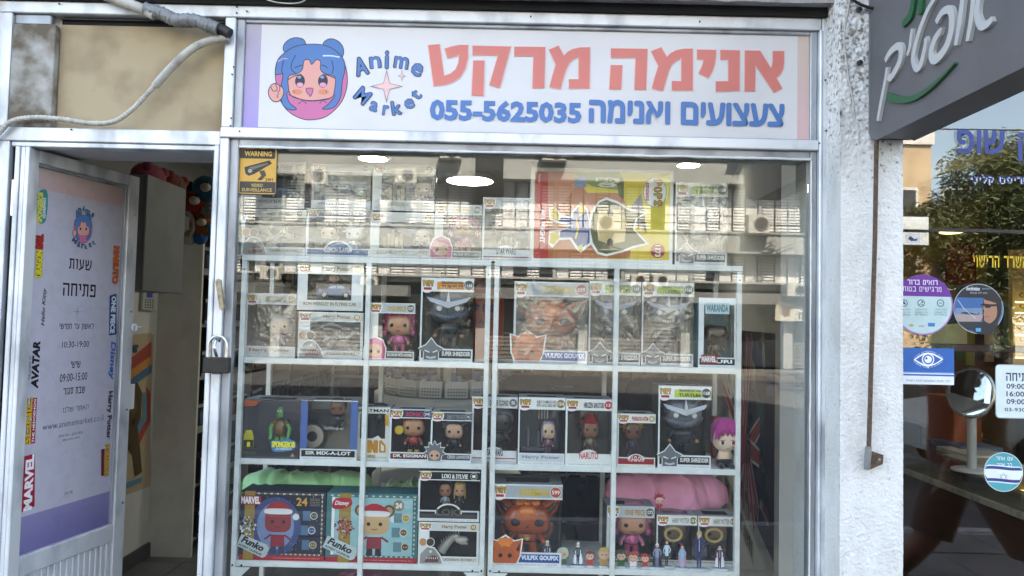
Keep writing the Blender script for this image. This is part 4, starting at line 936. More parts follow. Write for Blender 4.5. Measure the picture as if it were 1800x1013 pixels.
# ================================================================ boxed toys
def chibi(par, cx, cy, z0, h, w=None, head='#d9a98a', hair=None, body='#333', legs=None, feet=None, eyes='#0c0c0c', style='cap', hands=None, name='toy_figure', extra=None, ez=1.):
    """a big-headed vinyl toy figure: body with arms and legs; head, hair and eyes of their own"""
    legs = legs or body; feet = feet or legs; hands = hands or head
    w = w*1.15 if w else h*.66; hr = (w/2, w*.42, max(h*.26, w*.33)); hz = z0+h*.70
    b = B()
    b.blob((cx, cy, z0+h*.31), (w*.24, w*.18, h*.15), .8, 12, 7, body)
    for s in (-1, 1):
        b.tube([(cx+s*w*.12, cy, z0+h*.26), (cx+s*w*.14, cy, z0+h*.05)], [w*.11, w*.10], 8, legs)
        b.blob((cx+s*w*.15, cy-w*.05, z0+h*.03), (w*.12, w*.17, h*.035), .8, 8, 5, feet)
        b.tube([(cx+s*w*.20, cy, z0+h*.39), (cx+s*w*.33, cy-w*.03, z0+h*.30), (cx+s*w*.36, cy-w*.14, z0+h*.25)], [w*.08, w*.07, w*.06], 7, body)
        b.blob((cx+s*w*.365, cy-w*.17, z0+h*.24), (w*.065,)*3, 1, 8, 5, hands)
    lt = tuple(min(1, c_*1.6+.03) for c_ in lin(body))
    b.blob((cx, cy-w*.06, z0+h*.34), (w*.11, w*.14, h*.10), .8, 10, 6, lt); b.blob((cx, cy, z0+h*.235), (w*.25, w*.19, h*.018), .9, 12, 5, '#1c1815')
    f = b.build(name, 'vinyl', par)
    hd = B().blob((cx, cy, hz), hr, .62, 20, 12, head)
    hd.blob((cx, cy-hr[1]*1.0, hz-hr[2]*.22), (w*.03, w*.04, w*.025), 1, 6, 4, head)
    hd.tube([(cx+t_*w*.08, cy-hr[1]*1.0, hz-hr[2]*(.50+.10*(1-t_*t_))) for t_ in (-1, -.5, 0, .5, 1)], w*.010, 5, '#2a1512')
    hd.build('head', 'vinyl', f)
    for s in (-1, 1): B().blob((cx+s*hr[0]*.48, cy-hr[1]*.93, hz-hr[2]*.08), (hr[0]*.16*ez, hr[1]*.12, hr[2]*.18*ez), 1, 10, 6, eyes).build('eye', 'paint', f)
    if hair:
        q = B()
        if style in ('cap', 'bun', 'spike', 'long', 'curly', 'hat', 'santa', 'helmet'):
            q.blob((cx, cy+hr[1]*.14, hz+hr[2]*.24), (hr[0]*1.07, hr[1]*1.06, hr[2]*.88), .65, 18, 10, hair)
        if style == 'long':
            for s in (-1, 1): q.blob((cx+s*hr[0]*.98, cy+hr[1]*.1, hz-hr[2]*.55), (hr[0]*.16, hr[1]*.6, hr[2]*.9), .8, 8, 7, hair)
        if style == 'curly':
            for s in (-1, 1):
                for k in range(5): q.blob((cx+s*hr[0]*(1.0+.10*math.sin(k*2)), cy-hr[1]*.2, hz+hr[2]*(.6-k*.35)), (hr[0]*.26,)*3, 1, 8, 6, hair)
            for k in range(5): q.blob((cx+hr[0]*(-.8+k*.4), cy-hr[1]*.5, hz+hr[2]*.92), (hr[0]*.24,)*3, 1, 8, 6, hair)
        if style == 'spike':
            for k in range(9):
                a = -1.5+k*.375; d = Vector((math.sin(a), -.25 if k % 2 else .1, math.cos(a)*.9)).normalized(); c0 = Vector((cx, cy, hz+hr[2]*.25))
                q.tube([c0+d*hr[0]*.75, c0+d*hr[0]*1.5], [hr[0]*.26, .0005], 6, hair)
        if style == 'bun':
            for s in (-1, 1): q.blob((cx+s*hr[0]*.75, cy, hz+hr[2]*1.05), (hr[0]*.3,)*3, 1, 8, 6, hair)
        if style == 'ears':
            q.blob((cx, cy+hr[1]*.3, hz+hr[2]*.5), (hr[0]*.7, hr[1]*.8, hr[2]*.6), .8, 12, 7, hair)
            for s in (-1, 1): q.tube([(cx+s*hr[0]*.62, cy, hz+hr[2]*.55), (cx+s*hr[0]*1.2, cy, hz+hr[2]*1.5)], [hr[0]*.32, .001], 8, hair)
        if style in ('hat', 'santa'):
            q.lathe((cx, cy, hz+hr[2]*.62), [(hr[0]*1.35 if style == 'hat' else hr[0]*1.05, 0), (hr[0]*1.0, hr[2]*.2), (hr[0]*.55, hr[2]*.8), (.001, hr[2]*.95)], 16, hair)
        q.build('hair', 'vinyl', f)
    if style == 'helmet':
        mid = '#a9acb3'
        for s in (-1, 1): q = B().hexa([Vector((cx+s*hr[0]*1.15, cy-hr[1]*1.02, hz+hr[2]*.60)), Vector((cx+s*hr[0]*.98, cy-hr[1]*1.12, hz+hr[2]*.34)), Vector((cx, cy-hr[1]*1.22, hz-hr[2]*.06)), Vector((cx, cy-hr[1]*1.18, hz+hr[2]*.26))], (0, hr[1]*.22, 0), mid); q.build('brow_plate', 'vinyl', f, bevel=.0008)
        q = B(); q.tube([(cx+math.sin(a)*hr[0]*1.0, cy-math.cos(a)*hr[1]*1.02, hz-hr[2]*(.70-.34*abs(a))) for a in np.linspace(-1.15, 1.15, 16)], hr[2]*.22, 8, '#5d6067')
        q.build('jaw_guard', 'vinyl', f)
        q = B()
        for a in np.linspace(-.85, .85, 13): q.box(cx+math.sin(a)*hr[0]*1.0-w*.008, cx+math.sin(a)*hr[0]*1.0+w*.008, cy-math.cos(a)*hr[1]*1.02-hr[2]*.25, cy-math.cos(a)*hr[1]*1.02, hz-hr[2]*(.80-.34*abs(a)), hz-hr[2]*(.58-.34*abs(a)), '#1b1c1f')
        q.build('jaw_slit', 'vinyl', f, kind='stuff')
        q = B(); q.hexa([Vector((cx-hr[0]*.10, cy-hr[1]*1.24, hz+hr[2]*.3)), Vector((cx+hr[0]*.10, cy-hr[1]*1.24, hz+hr[2]*.3)), Vector((cx, cy-hr[1]*1.2, hz+hr[2]*.95))], (0, hr[1]*.2, 0), '#c3c6cb'); q.build('crest', 'vinyl', f)
        q = B(); q.blob((cx, cy-.5*w*.24, z0+h*.36), (w*.26, w*.14, h*.07), .7, 12, 6, '#383b42'); q.build('chest_plate', 'vinyl', f)
    if extra: extra(f, cx, cy, z0, h, w, hr, hz)
    return f

def small_print(p, u0, v0, u1, v1, col, n=2):
    rnd = random.Random(int(u0*1e4)); h = (v1-v0)/n
    for k in range(n):
        p.text(' '.join(''.join(rnd.choice('aeimnorstucl') for _ in range(rnd.randint(3, 8))) for _ in range(6)), u0, v0+h*k+h*.15, u1, v0+h*k+h*.8, col, 0, res=1)

def popbox(px, Y, D, label, logo=True, title='', tcol='#333', top='#b9bcc0', num='', ncol='#6f7278', card='#e6e6e6', bot='#e6e6e6', btxt='', bcol='#444', botline=None,
           arch=None, win=(.04, .18, .985, .83), back='#4a4a4c', side=None, film=False, figs=(), cut=None, vinyl='box_window', bh=.13, th=.14, stripe=None, sub='', bold=.03, group='boxed figures in the shop window', grow=None):
    x0, x1, z0, z1 = bb(*px, Y)
    if grow: z0 = grow
    w, h = x1-x0, z1-z0; t = .0014; side = side or card
    X = lambda f: x0+w*f; Z = lambda f: z0+h*f
    o = thing('toy_box', ((x0+x1)/2, Y+D/2, z0), label, 'toy box', group)
    wx0, wz0, wx1, wz1 = win
    b = B()
    b.box(x0, x1, Y, Y+t, z0, Z(wz0), card); b.box(x0, x1, Y, Y+t, Z(wz1), z1, card)
    b.box(x0, X(wx0), Y, Y+t, Z(wz0), Z(wz1), side); 
    if wx1 < .97: b.box(X(wx1), x1, Y, Y+t, Z(wz0), Z(wz1), side)
    b.box(x0, x1, Y+t, Y+D, z0, z0+t, back); b.box(x0, x0+t, Y+t, Y+D, z0+t, z1-t, back); b.box(x0+t, x1-t, Y+D-t, Y+D, z0+t, z1-t, back)
    fw = .18*w
    if film: b.box(x0, x1, Y+t, Y+D, z1-t, z1, card)
    else:
        b.box(x0, x0+fw, Y+t, Y+D, z1-t, z1, '#8d8f90'); b.box(x1-fw, x1, Y+t, Y+D, z1-t, z1, '#8d8f90'); b.box(x0+fw, x1-fw, Y+D*.72, Y+D, z1-t, z1, '#8d8f90'); b.box(x0+fw, x1-fw, Y+t, Y+D*.22, z1-t, z1, '#8d8f90')
    b.box(x1-t, x1, Y+D*.55, Y+D, z0+t, z1-t, back)
    b.build('carton', 'board', o)
    b = B(); b.box(X(wx0), X(wx1), Y+.0003, Y+.0008, Z(wz0), Z(wz1)); b.build('clear_window', vinyl, o)
    b = B(); b.box(x1-.0007, x1-.0002, Y+.002, Y+D*.55, Z(wz0), Z(wz1)); b.build('side_window', vinyl, o)
    p = Print((0, Y, 0)); TH = 1-wz1
    p.rect(x0, Z(wz1+TH*.10), x1, Z(1-TH*.08), top)
    if stripe: p.rect(X(.30), Z(wz1+TH*.16), x1, Z(1-TH*.28), stripe)
    if logo:
        lw = min(.28*w, .036) if w > .1 else .30*w; lh = h*TH*.78
        p.poly(smooth([(x0+w*.02, Z(1-TH*.5)), (x0+w*.02+lw*.1, Z(1-TH*.1)), (x0+lw, Z(1-TH*.06)), (x0+lw*1.12, Z(1-TH*.5)), (x0+lw*.92, Z(wz1+TH*.02)), (x0+lw*.45, Z(wz1-TH*.10)), (x0+lw*.12, Z(wz1+TH*.05))], 3), '#f0eee8')
        for i, (ch, rr_) in enumerate(zip('POP!', (8, -4, 6, -6))):
            a = x0+w*.025+lw*(.04+.25*i)
            for cc, bd, g in (('#2b2219', .09, .0009), ('#dba330', .03, 0)): p.text(ch, a-g, Z(wz1+TH*.38)-g, a+lw*(.24 if ch != '!' else .13)+g, Z(1-TH*.18)+g, cc, bd, rot=rr_)
        p.rect(x0+lw*.22, Z(wz1+TH*.12), x0+lw*.92, Z(wz1+TH*.30), '#b5273a')
    tx0 = .36 if logo else .06
    if title:
        parts = title.split('|'); n = len(parts)
        for i, s in enumerate(parts):
            vv0 = wz1+TH*(.22+.60*(n-1-i)/n); vv1 = vv0+TH*.50/n; p.text(s, X(tx0+.02), Z(vv0), X(.80 if num else .95), Z(vv1), tcol, bold)
    if num:
        r_ = min(h*TH*.36, w*.09); p.disc(X(.90), Z(1-TH*.5), r_*1.08, '#efeee9'); p.disc(X(.90), Z(1-TH*.5), r_, ncol); s = .75 if len(num) > 2 else .5
        p.text(num, X(.90)-r_*s, Z(1-TH*.5)-r_*.38, X(.90)+r_*s, Z(1-TH*.5)+r_*.38, '#f3f1ea', .02)
    p.rect(X(.03), Z(wz0*.28), X(.97), Z(wz0*.88), bot)
    if botline: p.rect(X(.03), Z(wz0*.30), X(.97), Z(wz0*.40), botline)
    if arch: 
        cxx = X(.5); rr_ = w*.22; p.poly([(cxx+rr_*math.cos(a), Z(wz0*.7)+rr_*.75*math.sin(a)) for a in np.linspace(0, math.pi, 18)], card); rr_ *= .86
        p.poly([(cxx+rr_*math.cos(a), Z(wz0*.7)+rr_*.75*math.sin(a)) for a in np.linspace(0, math.pi, 18)], bot); 
    if btxt:
        bx0 = .42 if cut else (.30 if arch else .10); bx1 = .96 if cut else (.70 if arch else .90); p.text(btxt, X(bx0), Z(wz0*(.46 if not arch else .55)), X(bx1), Z(wz0*(.80 if not arch else 1.15)), bcol, bold)
    small_print(p, X(.06), Z(.008), X(.94), Z(wz0*.22), '#7a7a80', 1)
    p.build('print', 'print', o)
    if cut:
        # die-cut card of the figure stands proud of the front
        cc = Print((0, Y-.0045, 0)); cc.k = 0; u, v = X(.17), z0+.004; cut(cc, u, v, w, h)
        cc.build('cutout_card', 'print', o)
    for fg in figs:
        f2 = dict(fg); fx = f2.pop('x', .5); fh = f2.pop('h', .7); fz = f2.pop('z', 0); fn = f2.pop('fn', None); fy = f2.pop('y', .5)
        zf = z0+h*(max(.03, wz0-.03)+fz); hf = h*fh*min(1, (wz1-wz0)/.72)
        if fn: fn(o, X(fx), Y+D*fy, zf, hf, **f2)
        else: chibi(o, X(fx), Y+D*fy, zf, hf, **f2)
    if film:
        # loose transparent protector with real folds
        n, mm = 60, 60; vs = []; fs = []; sd_ = px[0]*.37
        for j in range(mm+1):
            for i in range(n+1):
                s, tt = i/n, j/mm; e = min(1, 9*min(s, 1-s), 9*min(tt, 1-tt))
                q = Vector((s*3.1+sd_, tt*3.3, .3)); d = (noise.noise(q*.8)*.006+max(0, 1-abs(noise.noise(q*1.5+Vector((5,2,1))))*5)**1.5*.0030+max(0, 1-abs(noise.noise(q*2.6+Vector((1,8,3))))*6)**1.5*.0014)*e
                vs.append((x0-.001+(w+.002)*s, Y-.0055-abs(d)*.8, z0+.0+h*tt))
        for j in range(mm):
            for i in range(n): a = j*(n+1)+i; fs.append((a, a+1, a+n+2, a+n+1))
        q = B(); q.add(vs, fs, sm=True); q.build('protective_film', 'wrinkled_film', o)
    return o

# --- figures of other kinds
def fn_beast(col, col2, wings=False):
    def fn(o, cx, cy, z0, h, **k):
        b = B(); r = h*.5
        b.tube(smooth([(cx-r*.7, cy, z0+r*.1), (cx-r*.4, cy, z0+r*.55), (cx-r*.05, cy, z0+r*.95), (cx+r*.35, cy-.01, z0+r*1.25), (cx+r*.55, cy-.015, z0+r*1.15)], 4, False), [r*.38*(1-.03*i) for i in range(17)], 10, col)
        f = b.build('toy_figure', 'vinyl', o)
        b = B(); b.blob((cx+r*.8, cy-.02, z0+r*1.08), (r*.48, r*.28, r*.26), .8, 14, 9, col)
        for i in range(7): b.tube([(cx+r*(.75+.08*i), cy-.02-r*.2, z0+r*.92), (cx+r*(.75+.08*i), cy-.02-r*.22, z0+r*.78)], [r*.03, .0003], 5, '#e7e0cf')
        b.build('head', 'vinyl', f)
        b = B()
        for i in range(8): a = .3+i*.28; b.tube([(cx-r*.6+i*r*.17, cy, z0+r*(.5+i*.12)), (cx-r*.75+i*r*.17, cy, z0+r*(.95+i*.12))], [r*.06, .0004], 5, col2)
        b.build('spines', 'vinyl', f)
        if wings:
            b = B(); b.hexa([Vector((cx-r*.2, cy+.012, z0+r*.7)), Vector((cx-r*1.1, cy+.012, z0+r*1.7)), Vector((cx-r*.9, cy+.012, z0+r*1.0)), Vector((cx-r*1.2, cy+.012, z0+r*.7))], (0, .003, 0), col2); b.build('wing', 'vinyl', f)
        B().blob((cx+r*.78, cy-.02-r*.26, z0+r*1.16), (r*.05,)*3, 1, 8, 5, '#e8c46a').build('eye', 'vinyl', f)
    return fn
def fn_car(col):
    def fn(o, cx, cy, z0, h, **k):
        L_ = h*1.25; b = B(); zc = z0+h*.22
        side = [(-.5,.0),(-.5,.26),(-.42,.34),(-.25,.38),(-.12,.60),(.20,.60),(.34,.38),(.47,.32),(.5,.22),(.5,.0)]
        b.hexa([Vector((cx+x*L_, cy-h*.22, zc+z*h*.62)) for x, z in side], (0, h*.44, 0), col); f = b.build('toy_car', 'vinyl', o, bevel=.0015)
        for x in (-.3, .3):
            B().cyl((cx+x*L_, cy-h*.25, zc+.002), h*.13, h*.08, 'Y', 16, '#141414').build('wheel', 'vinyl', f); B().cyl((cx+x*L_, cy-h*.26, zc+.002), h*.07, h*.02, 'Y', 12, '#c9cdd2').build('hubcap', 'vinyl', f)
        b = B(); b.hexa([Vector((cx+x*L_, cy-h*.225, zc+z*h*.62)) for x, z in ((-.2,.40),(-.11,.56),(.02,.56),(.02,.40))], (0, .001, 0), '#9fb3c4'); b.hexa([Vector((cx+x*L_, cy-h*.225, zc+z*h*.62)) for x, z in ((.04,.40),(.04,.56),(.18,.56),(.28,.40))], (0, .001, 0), '#9fb3c4'); b.build('window', 'vinyl', f)
    return fn
def fn_fox(o, cx, cy, z0, h, **k):
    OR = '#a5481c'; T = '#dd7832'
    f = chibi(o, cx, cy, z0, h, w=h*.84, head=OR, hair=None, body='#a84b1f', eyes='#060404', ez=1.35)
    w = h*.966; hx, hy, hr = w/2, w*.42, w*.33; hz = z0+h*.70
    for s in (-1, 1):
        b = B(); b.tube([(cx+s*hx*.70, cy-.004, hz+hr*.35), (cx+s*hx*1.05, cy-.008, hz+hr*.80), (cx+s*hx*1.42, cy-.012, hz+hr*1.28)], [hx*.40, hx*.33, .001], 10, '#b9551f'); b.build('ear', 'vinyl', f)
        b = B(); b.tube([(cx+s*hx*.84, cy-hx*.36, hz+hr*.50), (cx+s*hx*1.08, cy-hx*.34, hz+hr*.82), (cx+s*hx*1.30, cy-hx*.22, hz+hr*1.12)], [hx*.17, hx*.13, .001], 8, '#3a2018'); b.build('inner_ear', 'vinyl', f)
    b = B()
    for s in (-1, 0, 1): b.blob((cx+s*hx*.34, cy-hy*.25, hz+hr*.98), (hx*.24, hy*.42, hr*.30), 1, 14, 9, T)
    b.blob((cx, cy-hy*.72, hz+hr*.52), (hx*.42, hy*.36, hr*.40), .9, 14, 9, T); b.build('tuft', 'vinyl', f)
    for s in (-1, 1): b = B(); b.tube(smooth([(cx+s*h*.1, cy+h*.14, z0+h*.22), (cx+s*h*.42, cy+h*.16, z0+h*.26), (cx+s*h*.52, cy+h*.16, z0+h*.50), (cx+s*h*.44, cy+h*.16, z0+h*.58)], 4, False), [h*.07, h*.08, h*.085, h*.085, h*.08, h*.075, h*.07, h*.065, h*.06, h*.05, h*.04, h*.03, h*.01], 8, '#7c3a1c'); b.build('tail', 'vinyl', f)
    B().blob((cx, cy-h*.15, z0+h*.32), (h*.075, h*.04, h*.07), 1, 10, 6, '#cdbf6a').build('belly', 'vinyl', f)
    B().blob((cx, cy-hy*1.02, hz-hr*.32), (hx*.06, hx*.05, hx*.045), 1, 8, 5, '#2a1410').build('nose', 'vinyl', f)
# --- die-cut cards
def outline_face(c, u, v, w, h, face, hair, style='round', s=.17):
    r = w*s; pts = [(u-r*1.25, v), (u-r*1.25, v+r*1.2), (u-r*.9, v+r*2.1), (u, v+r*2.5), (u+r*.9, v+r*2.1), (u+r*1.25, v+r*1.2), (u+r*1.2, v)]
    if style == 'point': pts = [(u-r*1.0, v), (u-r*1.0, v+r*1.1), (u-r*1.7, v+r*1.5), (u-r*.7, v+r*2.0), (u, v+r*2.9), (u+r*.7, v+r*2.0), (u+r*1.7, v+r*1.5), (u+r*1.0, v+r*1.1), (u+r, v)]
    if style == 'fox': pts = [(u-r*1.1, v+.1*r), (u-r*1.4, v+r*.8), (u-r*1.5, v+r*2.4), (u-r*.8, v+r*2.2), (u, v+r*2.7), (u+r*.8, v+r*2.2), (u+r*1.6, v+r*2.4), (u+r*1.4, v+r*.8), (u+r*1.1, v+.1*r)]
    if style == 'spiky': pts = [(u-r, v)]+[(u+r*(1.1+.5*(k % 2))*math.sin(a)*1.15, v+r*1.3+r*(1.1+.55*(k % 2))*math.cos(a)*1.15) for k, a in enumerate(np.linspace(-1.9, 1.9, 15))]+[(u+r, v)]
    c.poly(pts, '#e9e9e6'); sh = lambda k: [(u+(x-u)*k, v+(y-v)*k+r*.06) for x, y in pts]; c.poly(sh(.92), hair)
    if style == 'point':
        c.poly([(u-r*.85, v+r*.1), (u-r*.85, v+r*1.1), (u, v+r*.95), (u+r*.85, v+r*1.1), (u+r*.85, v+r*.1)], '#5b5d61'); c.line([(u-r*.6, v+r*.45), (u, v+r*.3), (u+r*.6, v+r*.45)], r*.25, '#b9bcc0')
        for s_ in (-1, 1): c.line([(u+s_*r*.2, v+r*1.0), (u+s_*r*.8, v+r*1.25)], r*.14, '#e8e8e8')
        return
    if style == 'fox':
        for s_ in (-1, 1): c.poly([(u+s_*r*.95, v+r*1.35), (u+s_*r*1.25, v+r*1.2), (u+s_*r*1.33, v+r*2.0)], '#4a2416')
        for k_ in (-1, 0, 1): c.disc(u+k_*r*.38, v+r*2.1, r*.30, '#e07c3a')
        c.disc(u, v+r*1.75, r*.42, '#e07c3a', r*.5)
    c.disc(u, v+r*.95, r*.82, face, r*.72)
    for s_ in (-1, 1): c.disc(u+s_*r*.42, v+r*.85, r*.19, '#14100e')
cf = lambda *a, **k: (lambda c, u, v, w, h: outline_face(c, u+k.get('du', 0)*w, v, w, h, a[0], a[1], a[2] if len(a) > 2 else 'round', k.get('s', .17)))
def cut_beast(c, u, v, w, h):
    r = w*.1; pts = [(u-r*1.5, v), (u-r*1.4, v+r*1.6), (u-r*.2, v+r*2.8), (u+r*1.0, v+r*2.6), (u+r*2.0, v+r*1.4), (u+r*2.5, v)]
    for dx, cc in ((-.9, '#c08a5c'), (.3, '#4a3026')): c.disc(u+dx*r, v+r*3.4, r*.72, '#eceae6'); c.disc(u+dx*r, v+r*3.4, r*.62, cc)
    c.poly(pts, '#eceae6'); c.poly([(u+(x-u)*.92, v+(y-v)*.93) for x, y in pts], '#8f8f8b'); c.poly([(u-r*.6, v+r*.2), (u-r*.2, v+r*1.0), (u+r*1.0, v+r*1.3), (u+r*1.9, v+r*.9), (u+r*1.6, v+r*.2)], '#6f3a36'); c.disc(u+r*.4, v+r*1.9, r*.25, '#d8d4c4')
    for i in range(6): c.poly([(u-r*.3+i*r*.36, v+r*.95), (u-r*.1+i*r*.36, v+r*1.0), (u-r*.2+i*r*.36, v+r*.6)], '#e9e6da')

YB = YS+.012
beast_g = dict(fn=fn_beast('#8d8a80', '#a9a69a', True), x=.52, h=.66)
armor = dict(style='helmet', head='#5a5d63', hair='#4b4e55', body='#22252e', legs='#20232b', eyes='#e2e2de', hands='#a06b4a')
def SHRED(px, label, film=True, tophue='#b6c93a', Y=YB, tcol='#2a3312', **k):
    return popbox(px, Y, .11, label, title='TEENAGE MUTANT NINJA|TURTLES', tcol=tcol, top='#e9e9e4', stripe=tophue, num='1168', ncol='#2b2c2e', bot='#17181a', btxt='SUPER SHREDDER', bcol='#eceae6',
        film=film, cut=cf('#777', '#6d7074', 'point', du=.05, s=.15), figs=[dict(x=.52, h=.80, w=(bb(*px, Y)[1]-bb(*px, Y)[0])*.62, **armor)], back='#39402f', win=(.03, .155, .985, .835), **k)
# row on top of the shelves
HPG = dict(card='#e4e3df', top='#cfccc6', bot='#d6d3cc', tcol='#8b6a35', bcol='#8b6a35', ncol='#b08a3c')
za = ZS[0]
popbox((425,368,537,450), YB, .10, 'white toy box with a grey beast behind film, just under the surveillance sticker', title='UKRAINIAN IRONBELLY', num='93', btxt='UKRAINIAN IRONBELLY', film=True, cut=cut_beast, figs=[beast_g], win=(.05,.19,.985,.83), grow=za, **HPG)
popbox((428,285,536,366), YB, .10, 'topmost white box beside the surveillance sticker, gold lettering below its window', title='Harry Potter', num='112', btxt='RON WEASLEY IN FLYING CAR', film=True, figs=[dict(fn=fn_car('#5c7f9e'), x=.58, h=.62)], win=(.30,.22,.97,.80), **HPG)
popbox((538,368,652,451), YB, .10, 'white toy box with a blue arched footer band on top of the shelf', title='TANJIRO VS RUI', tcol='#e9e9e9', top='#6f7275', num='1', btxt='DEMON SLAYER', bcol='#e7e0d8', bot='#27578f', arch=True, film=True, figs=[dict(x=.3, h=.6, head='#d9b39a', hair='#5d2a2a', style='spike', body='#2f5a4a'), dict(x=.7, h=.6, head='#e4e0da', hair='#d9dde2', style='spike', body='#cfd3da')], back='#59616a', grow=za)
popbox((548,289,652,367), YB, .10, 'white toy box with pale maroon side stripes, topmost above the blue-footed box', title='', num='390', ncol='#7b8288', btxt='WITH THE CHILD', bcol='#9a6a5a', film=True, figs=[dict(x=.45, h=.62, head='#b6b9bb', hair='#a9adb0', style='helmet', body='#8b8071'), dict(x=.8, h=.36, head='#8fa06a', hair=None, body='#a58d68')], back='#7d7f80', side='#c5a5a5')
for pxx, lb, g in (((651,374,763,455), 'white toy box with gold castle lettering, lower of its pair beside the ceiling lamp', za), ((655,289,765,371), 'white toy box with gold castle lettering, upper of its pair beside the ceiling lamp', None)):
    popbox(pxx, YB, .10, lb, title='', num='27', btxt='ALBUS DUMBLEDORE WITH HOGWARTS', film=True, bold=.01,
        figs=[dict(x=.78, h=.6, head='#d8b69a', hair='#c9c7c2', style='long', body='#8a6f88')]+[dict(fn=lambda o, cx, cy, z0, h, **k: [B().box(cx-h*.5+i*h*.16, cx-h*.5+i*h*.16+h*.13, cy, cy+.03, z0+h*.15, z0+h*(.55+.3*((i*7) % 3)/2), '#a9906a').build('toy_castle', 'vinyl', o) for i in range(5)] and None, x=.36, h=.7)], win=(.14,.22,.97,.80), grow=g, **HPG)
BM = dict(style='curly', head='#c98f6e', hair='#c2507f', body='#c4568a', legs='#b94c6c', eyes='#1b0e10')
popbox((764,360,846,457), YB, .10, 'pink-haired figure box on top of the shelf under the round ceiling lamp', title='ONE PIECE', tcol='#c9a64a', num='1272', ncol='#55504a', btxt='BIG MOM WITH HOMIES', bcol='#e8e2da', bot='#55524e', cut=cf('#d29a7c', '#c7567f', 'round', du=-.02, s=.2), figs=[dict(x=.62, h=.74, **BM)], back='#5d4a4c', film=True, card='#d8d2c8', grow=za, win=(.18,.16,.985,.82))
popbox((848,348,933,457), YB, .10, 'white box with a dark winged figure and red footer line beside the big yellow box', title='DARTH MAUL', tcol='#777', num='5', ncol='#8a8d90', btxt='STAR WARS', bcol='#4a4a4a', botline='#a33a34', film=True, figs=[dict(x=.5, h=.7, head='#6e3b35', hair='#3a322e', style='spike', body='#3b3534')], back='#55504e', arch=True, grow=za)
SHRED((1187,322,1278,464), 'armoured-figure box standing alone on top of the shelf beside the big yellow box', grow=za)
# the big box lying on its side
x0, x1, z0, z1 = bb(933, 297, 1183, 464, YB); z0 = za
bigb = thing('large_toy_box', ((x0+x1)/2, YB, z0), 'large yellow and red toy box lying on its side on top of the shelf', 'toy box')
b = B(); b.box(x0, x1, YB, YB+.17, z0, z1, '#e0deda'); b.build('carton', 'board', bigb)
p = Print((0, YB, 0)); g = lambda L: [p.uv(900+x*.23697, 240+y*.23697) for x, y in L]
p.rect(x0+.010, z0+.014, x1-.010, z1-.010, '#d9c233')
p.poly(g([(175,262),(440,262),(560,420),(800,420),(880,560),(880,905),(175,905)]), '#b5683a')
p.poly(g([(172,262),(268,262),(268,902),(160,902)]), '#b8302c')
p.poly(g([(268,262),(440,262),(500,330),(380,500),(268,520)]), '#c9876a')
p.poly(g([(440,265),(800,265),(830,330),(780,400),(600,372),(520,330)]), '#7d8f52'); p.poly(g([(780,350),(830,330),(830,470),(790,440)]), '#4f5a22'); p.poly(g([(860,905),(900,840),(1000,905)]), '#9aa33a'); p.poly(g([(880,560),(960,700),(1160,820),(1160,905),(880,905)]), '#dcb83a')
p.poly(g([(960,420),(880,520),(980,560),(900,640),(1000,720)]), '#8f8a86'); p.poly(g([(1185,275),(1150,480),(1050,330)]), '#e8df6a')
# figure lying sideways: spiky head, blue suit
p.poly(g([(640,480),(700,452),(780,480),(880,540),(1020,560),(930,610),(910,690),(1020,800),(900,830),(820,860),(700,890),(630,870),(585,800),(560,680),(585,560)]), '#ecebe4')
p.poly(g([(648,492),(700,470),(780,498),(880,556),(985,566),(915,612),(898,690),(990,792),(900,812),(815,845),(700,872),(640,856),(600,790),(578,680),(600,570)]), '#5c5a30')
p.poly(g([(648,545),(830,545),(850,640),(835,780),(720,800),(640,770),(628,660)]), '#d1b57e'); p.disc(*g([(728,570)])[0], .010, '#3a3a38', .012); p.disc(*g([(728,785)])[0], .010, '#2a2a28', .012); p.poly(g([(650,600),(640,680),(650,750),(632,700)]), '#f0ede2')
p.poly(g([(580,660),(560,540),(510,485),(440,560),(430,600),(360,572),(310,515),(272,540),(280,620),(330,640),(430,665),(380,690),(275,700),(268,800),(300,825),(350,770),(430,765),(470,830),(510,865),(585,800)]), '#e9e9e4')
p.poly(g([(575,660),(552,550),(505,505),(455,565),(445,605),(365,600),(345,630),(450,660),(360,700),(350,750),(440,750),(500,840),(575,790)]), '#2e4a86')
for L in ([(315,530),(350,580),(345,625),(290,610),(285,545)], [(285,715),(345,705),(350,755),(310,805),(280,790)], [(490,500),(535,505),(540,560),(500,600)], [(480,820),(520,800),(525,840),(505,855)]): p.poly(g(L), '#d8b42e')
p.line(g([(480,610),(490,690),(470,760)]), .006, '#c9a832'); p.poly(g([(510,300),(530,290),(552,310),(552,378),(465,378),(465,310)]), '#7b8fb5')
p.text('ALL MIGHT', *g([(205,790)])[0], *g([(248,540)])[0], '#f3efe8', .04, -1); p.text('Funko', *g([(196,345)])[0], *g([(214,280)])[0], '#f0d9d4', .02, -1)
a = g([(620,375)])[0]; c = g([(800,305)])[0]; p.text('僕の', a[0], a[1], c[0], c[1], '#eceae0', .05, -1)
u, v = g([(1060,415)])[0]; p.disc(u, v, .037, '#8f8b88', .048); p.disc(u, v, .035, '#ecebe6', .046)
for i, ch in enumerate('POP!'):
    uu, vv = g([(1082, 345+i*50)])[0]; p.text(ch, uu-.0135, vv-.0095, uu+.0135, vv+.0095, '#3a2a1c', .09, -1); p.text(ch, uu-.012, vv-.008, uu+.012, vv+.008, '#d59b2c', .03, -1)
a = g([(992,480)])[0]; c = g([(1016,345)])[0]; p.rect(a[0], a[1], c[0], c[1], '#b5273a'); p.text('ANIMATION', a[0]+.001, a[1]+.002, c[0]-.001, c[1]-.002, '#f2e6e2', 0, -1)
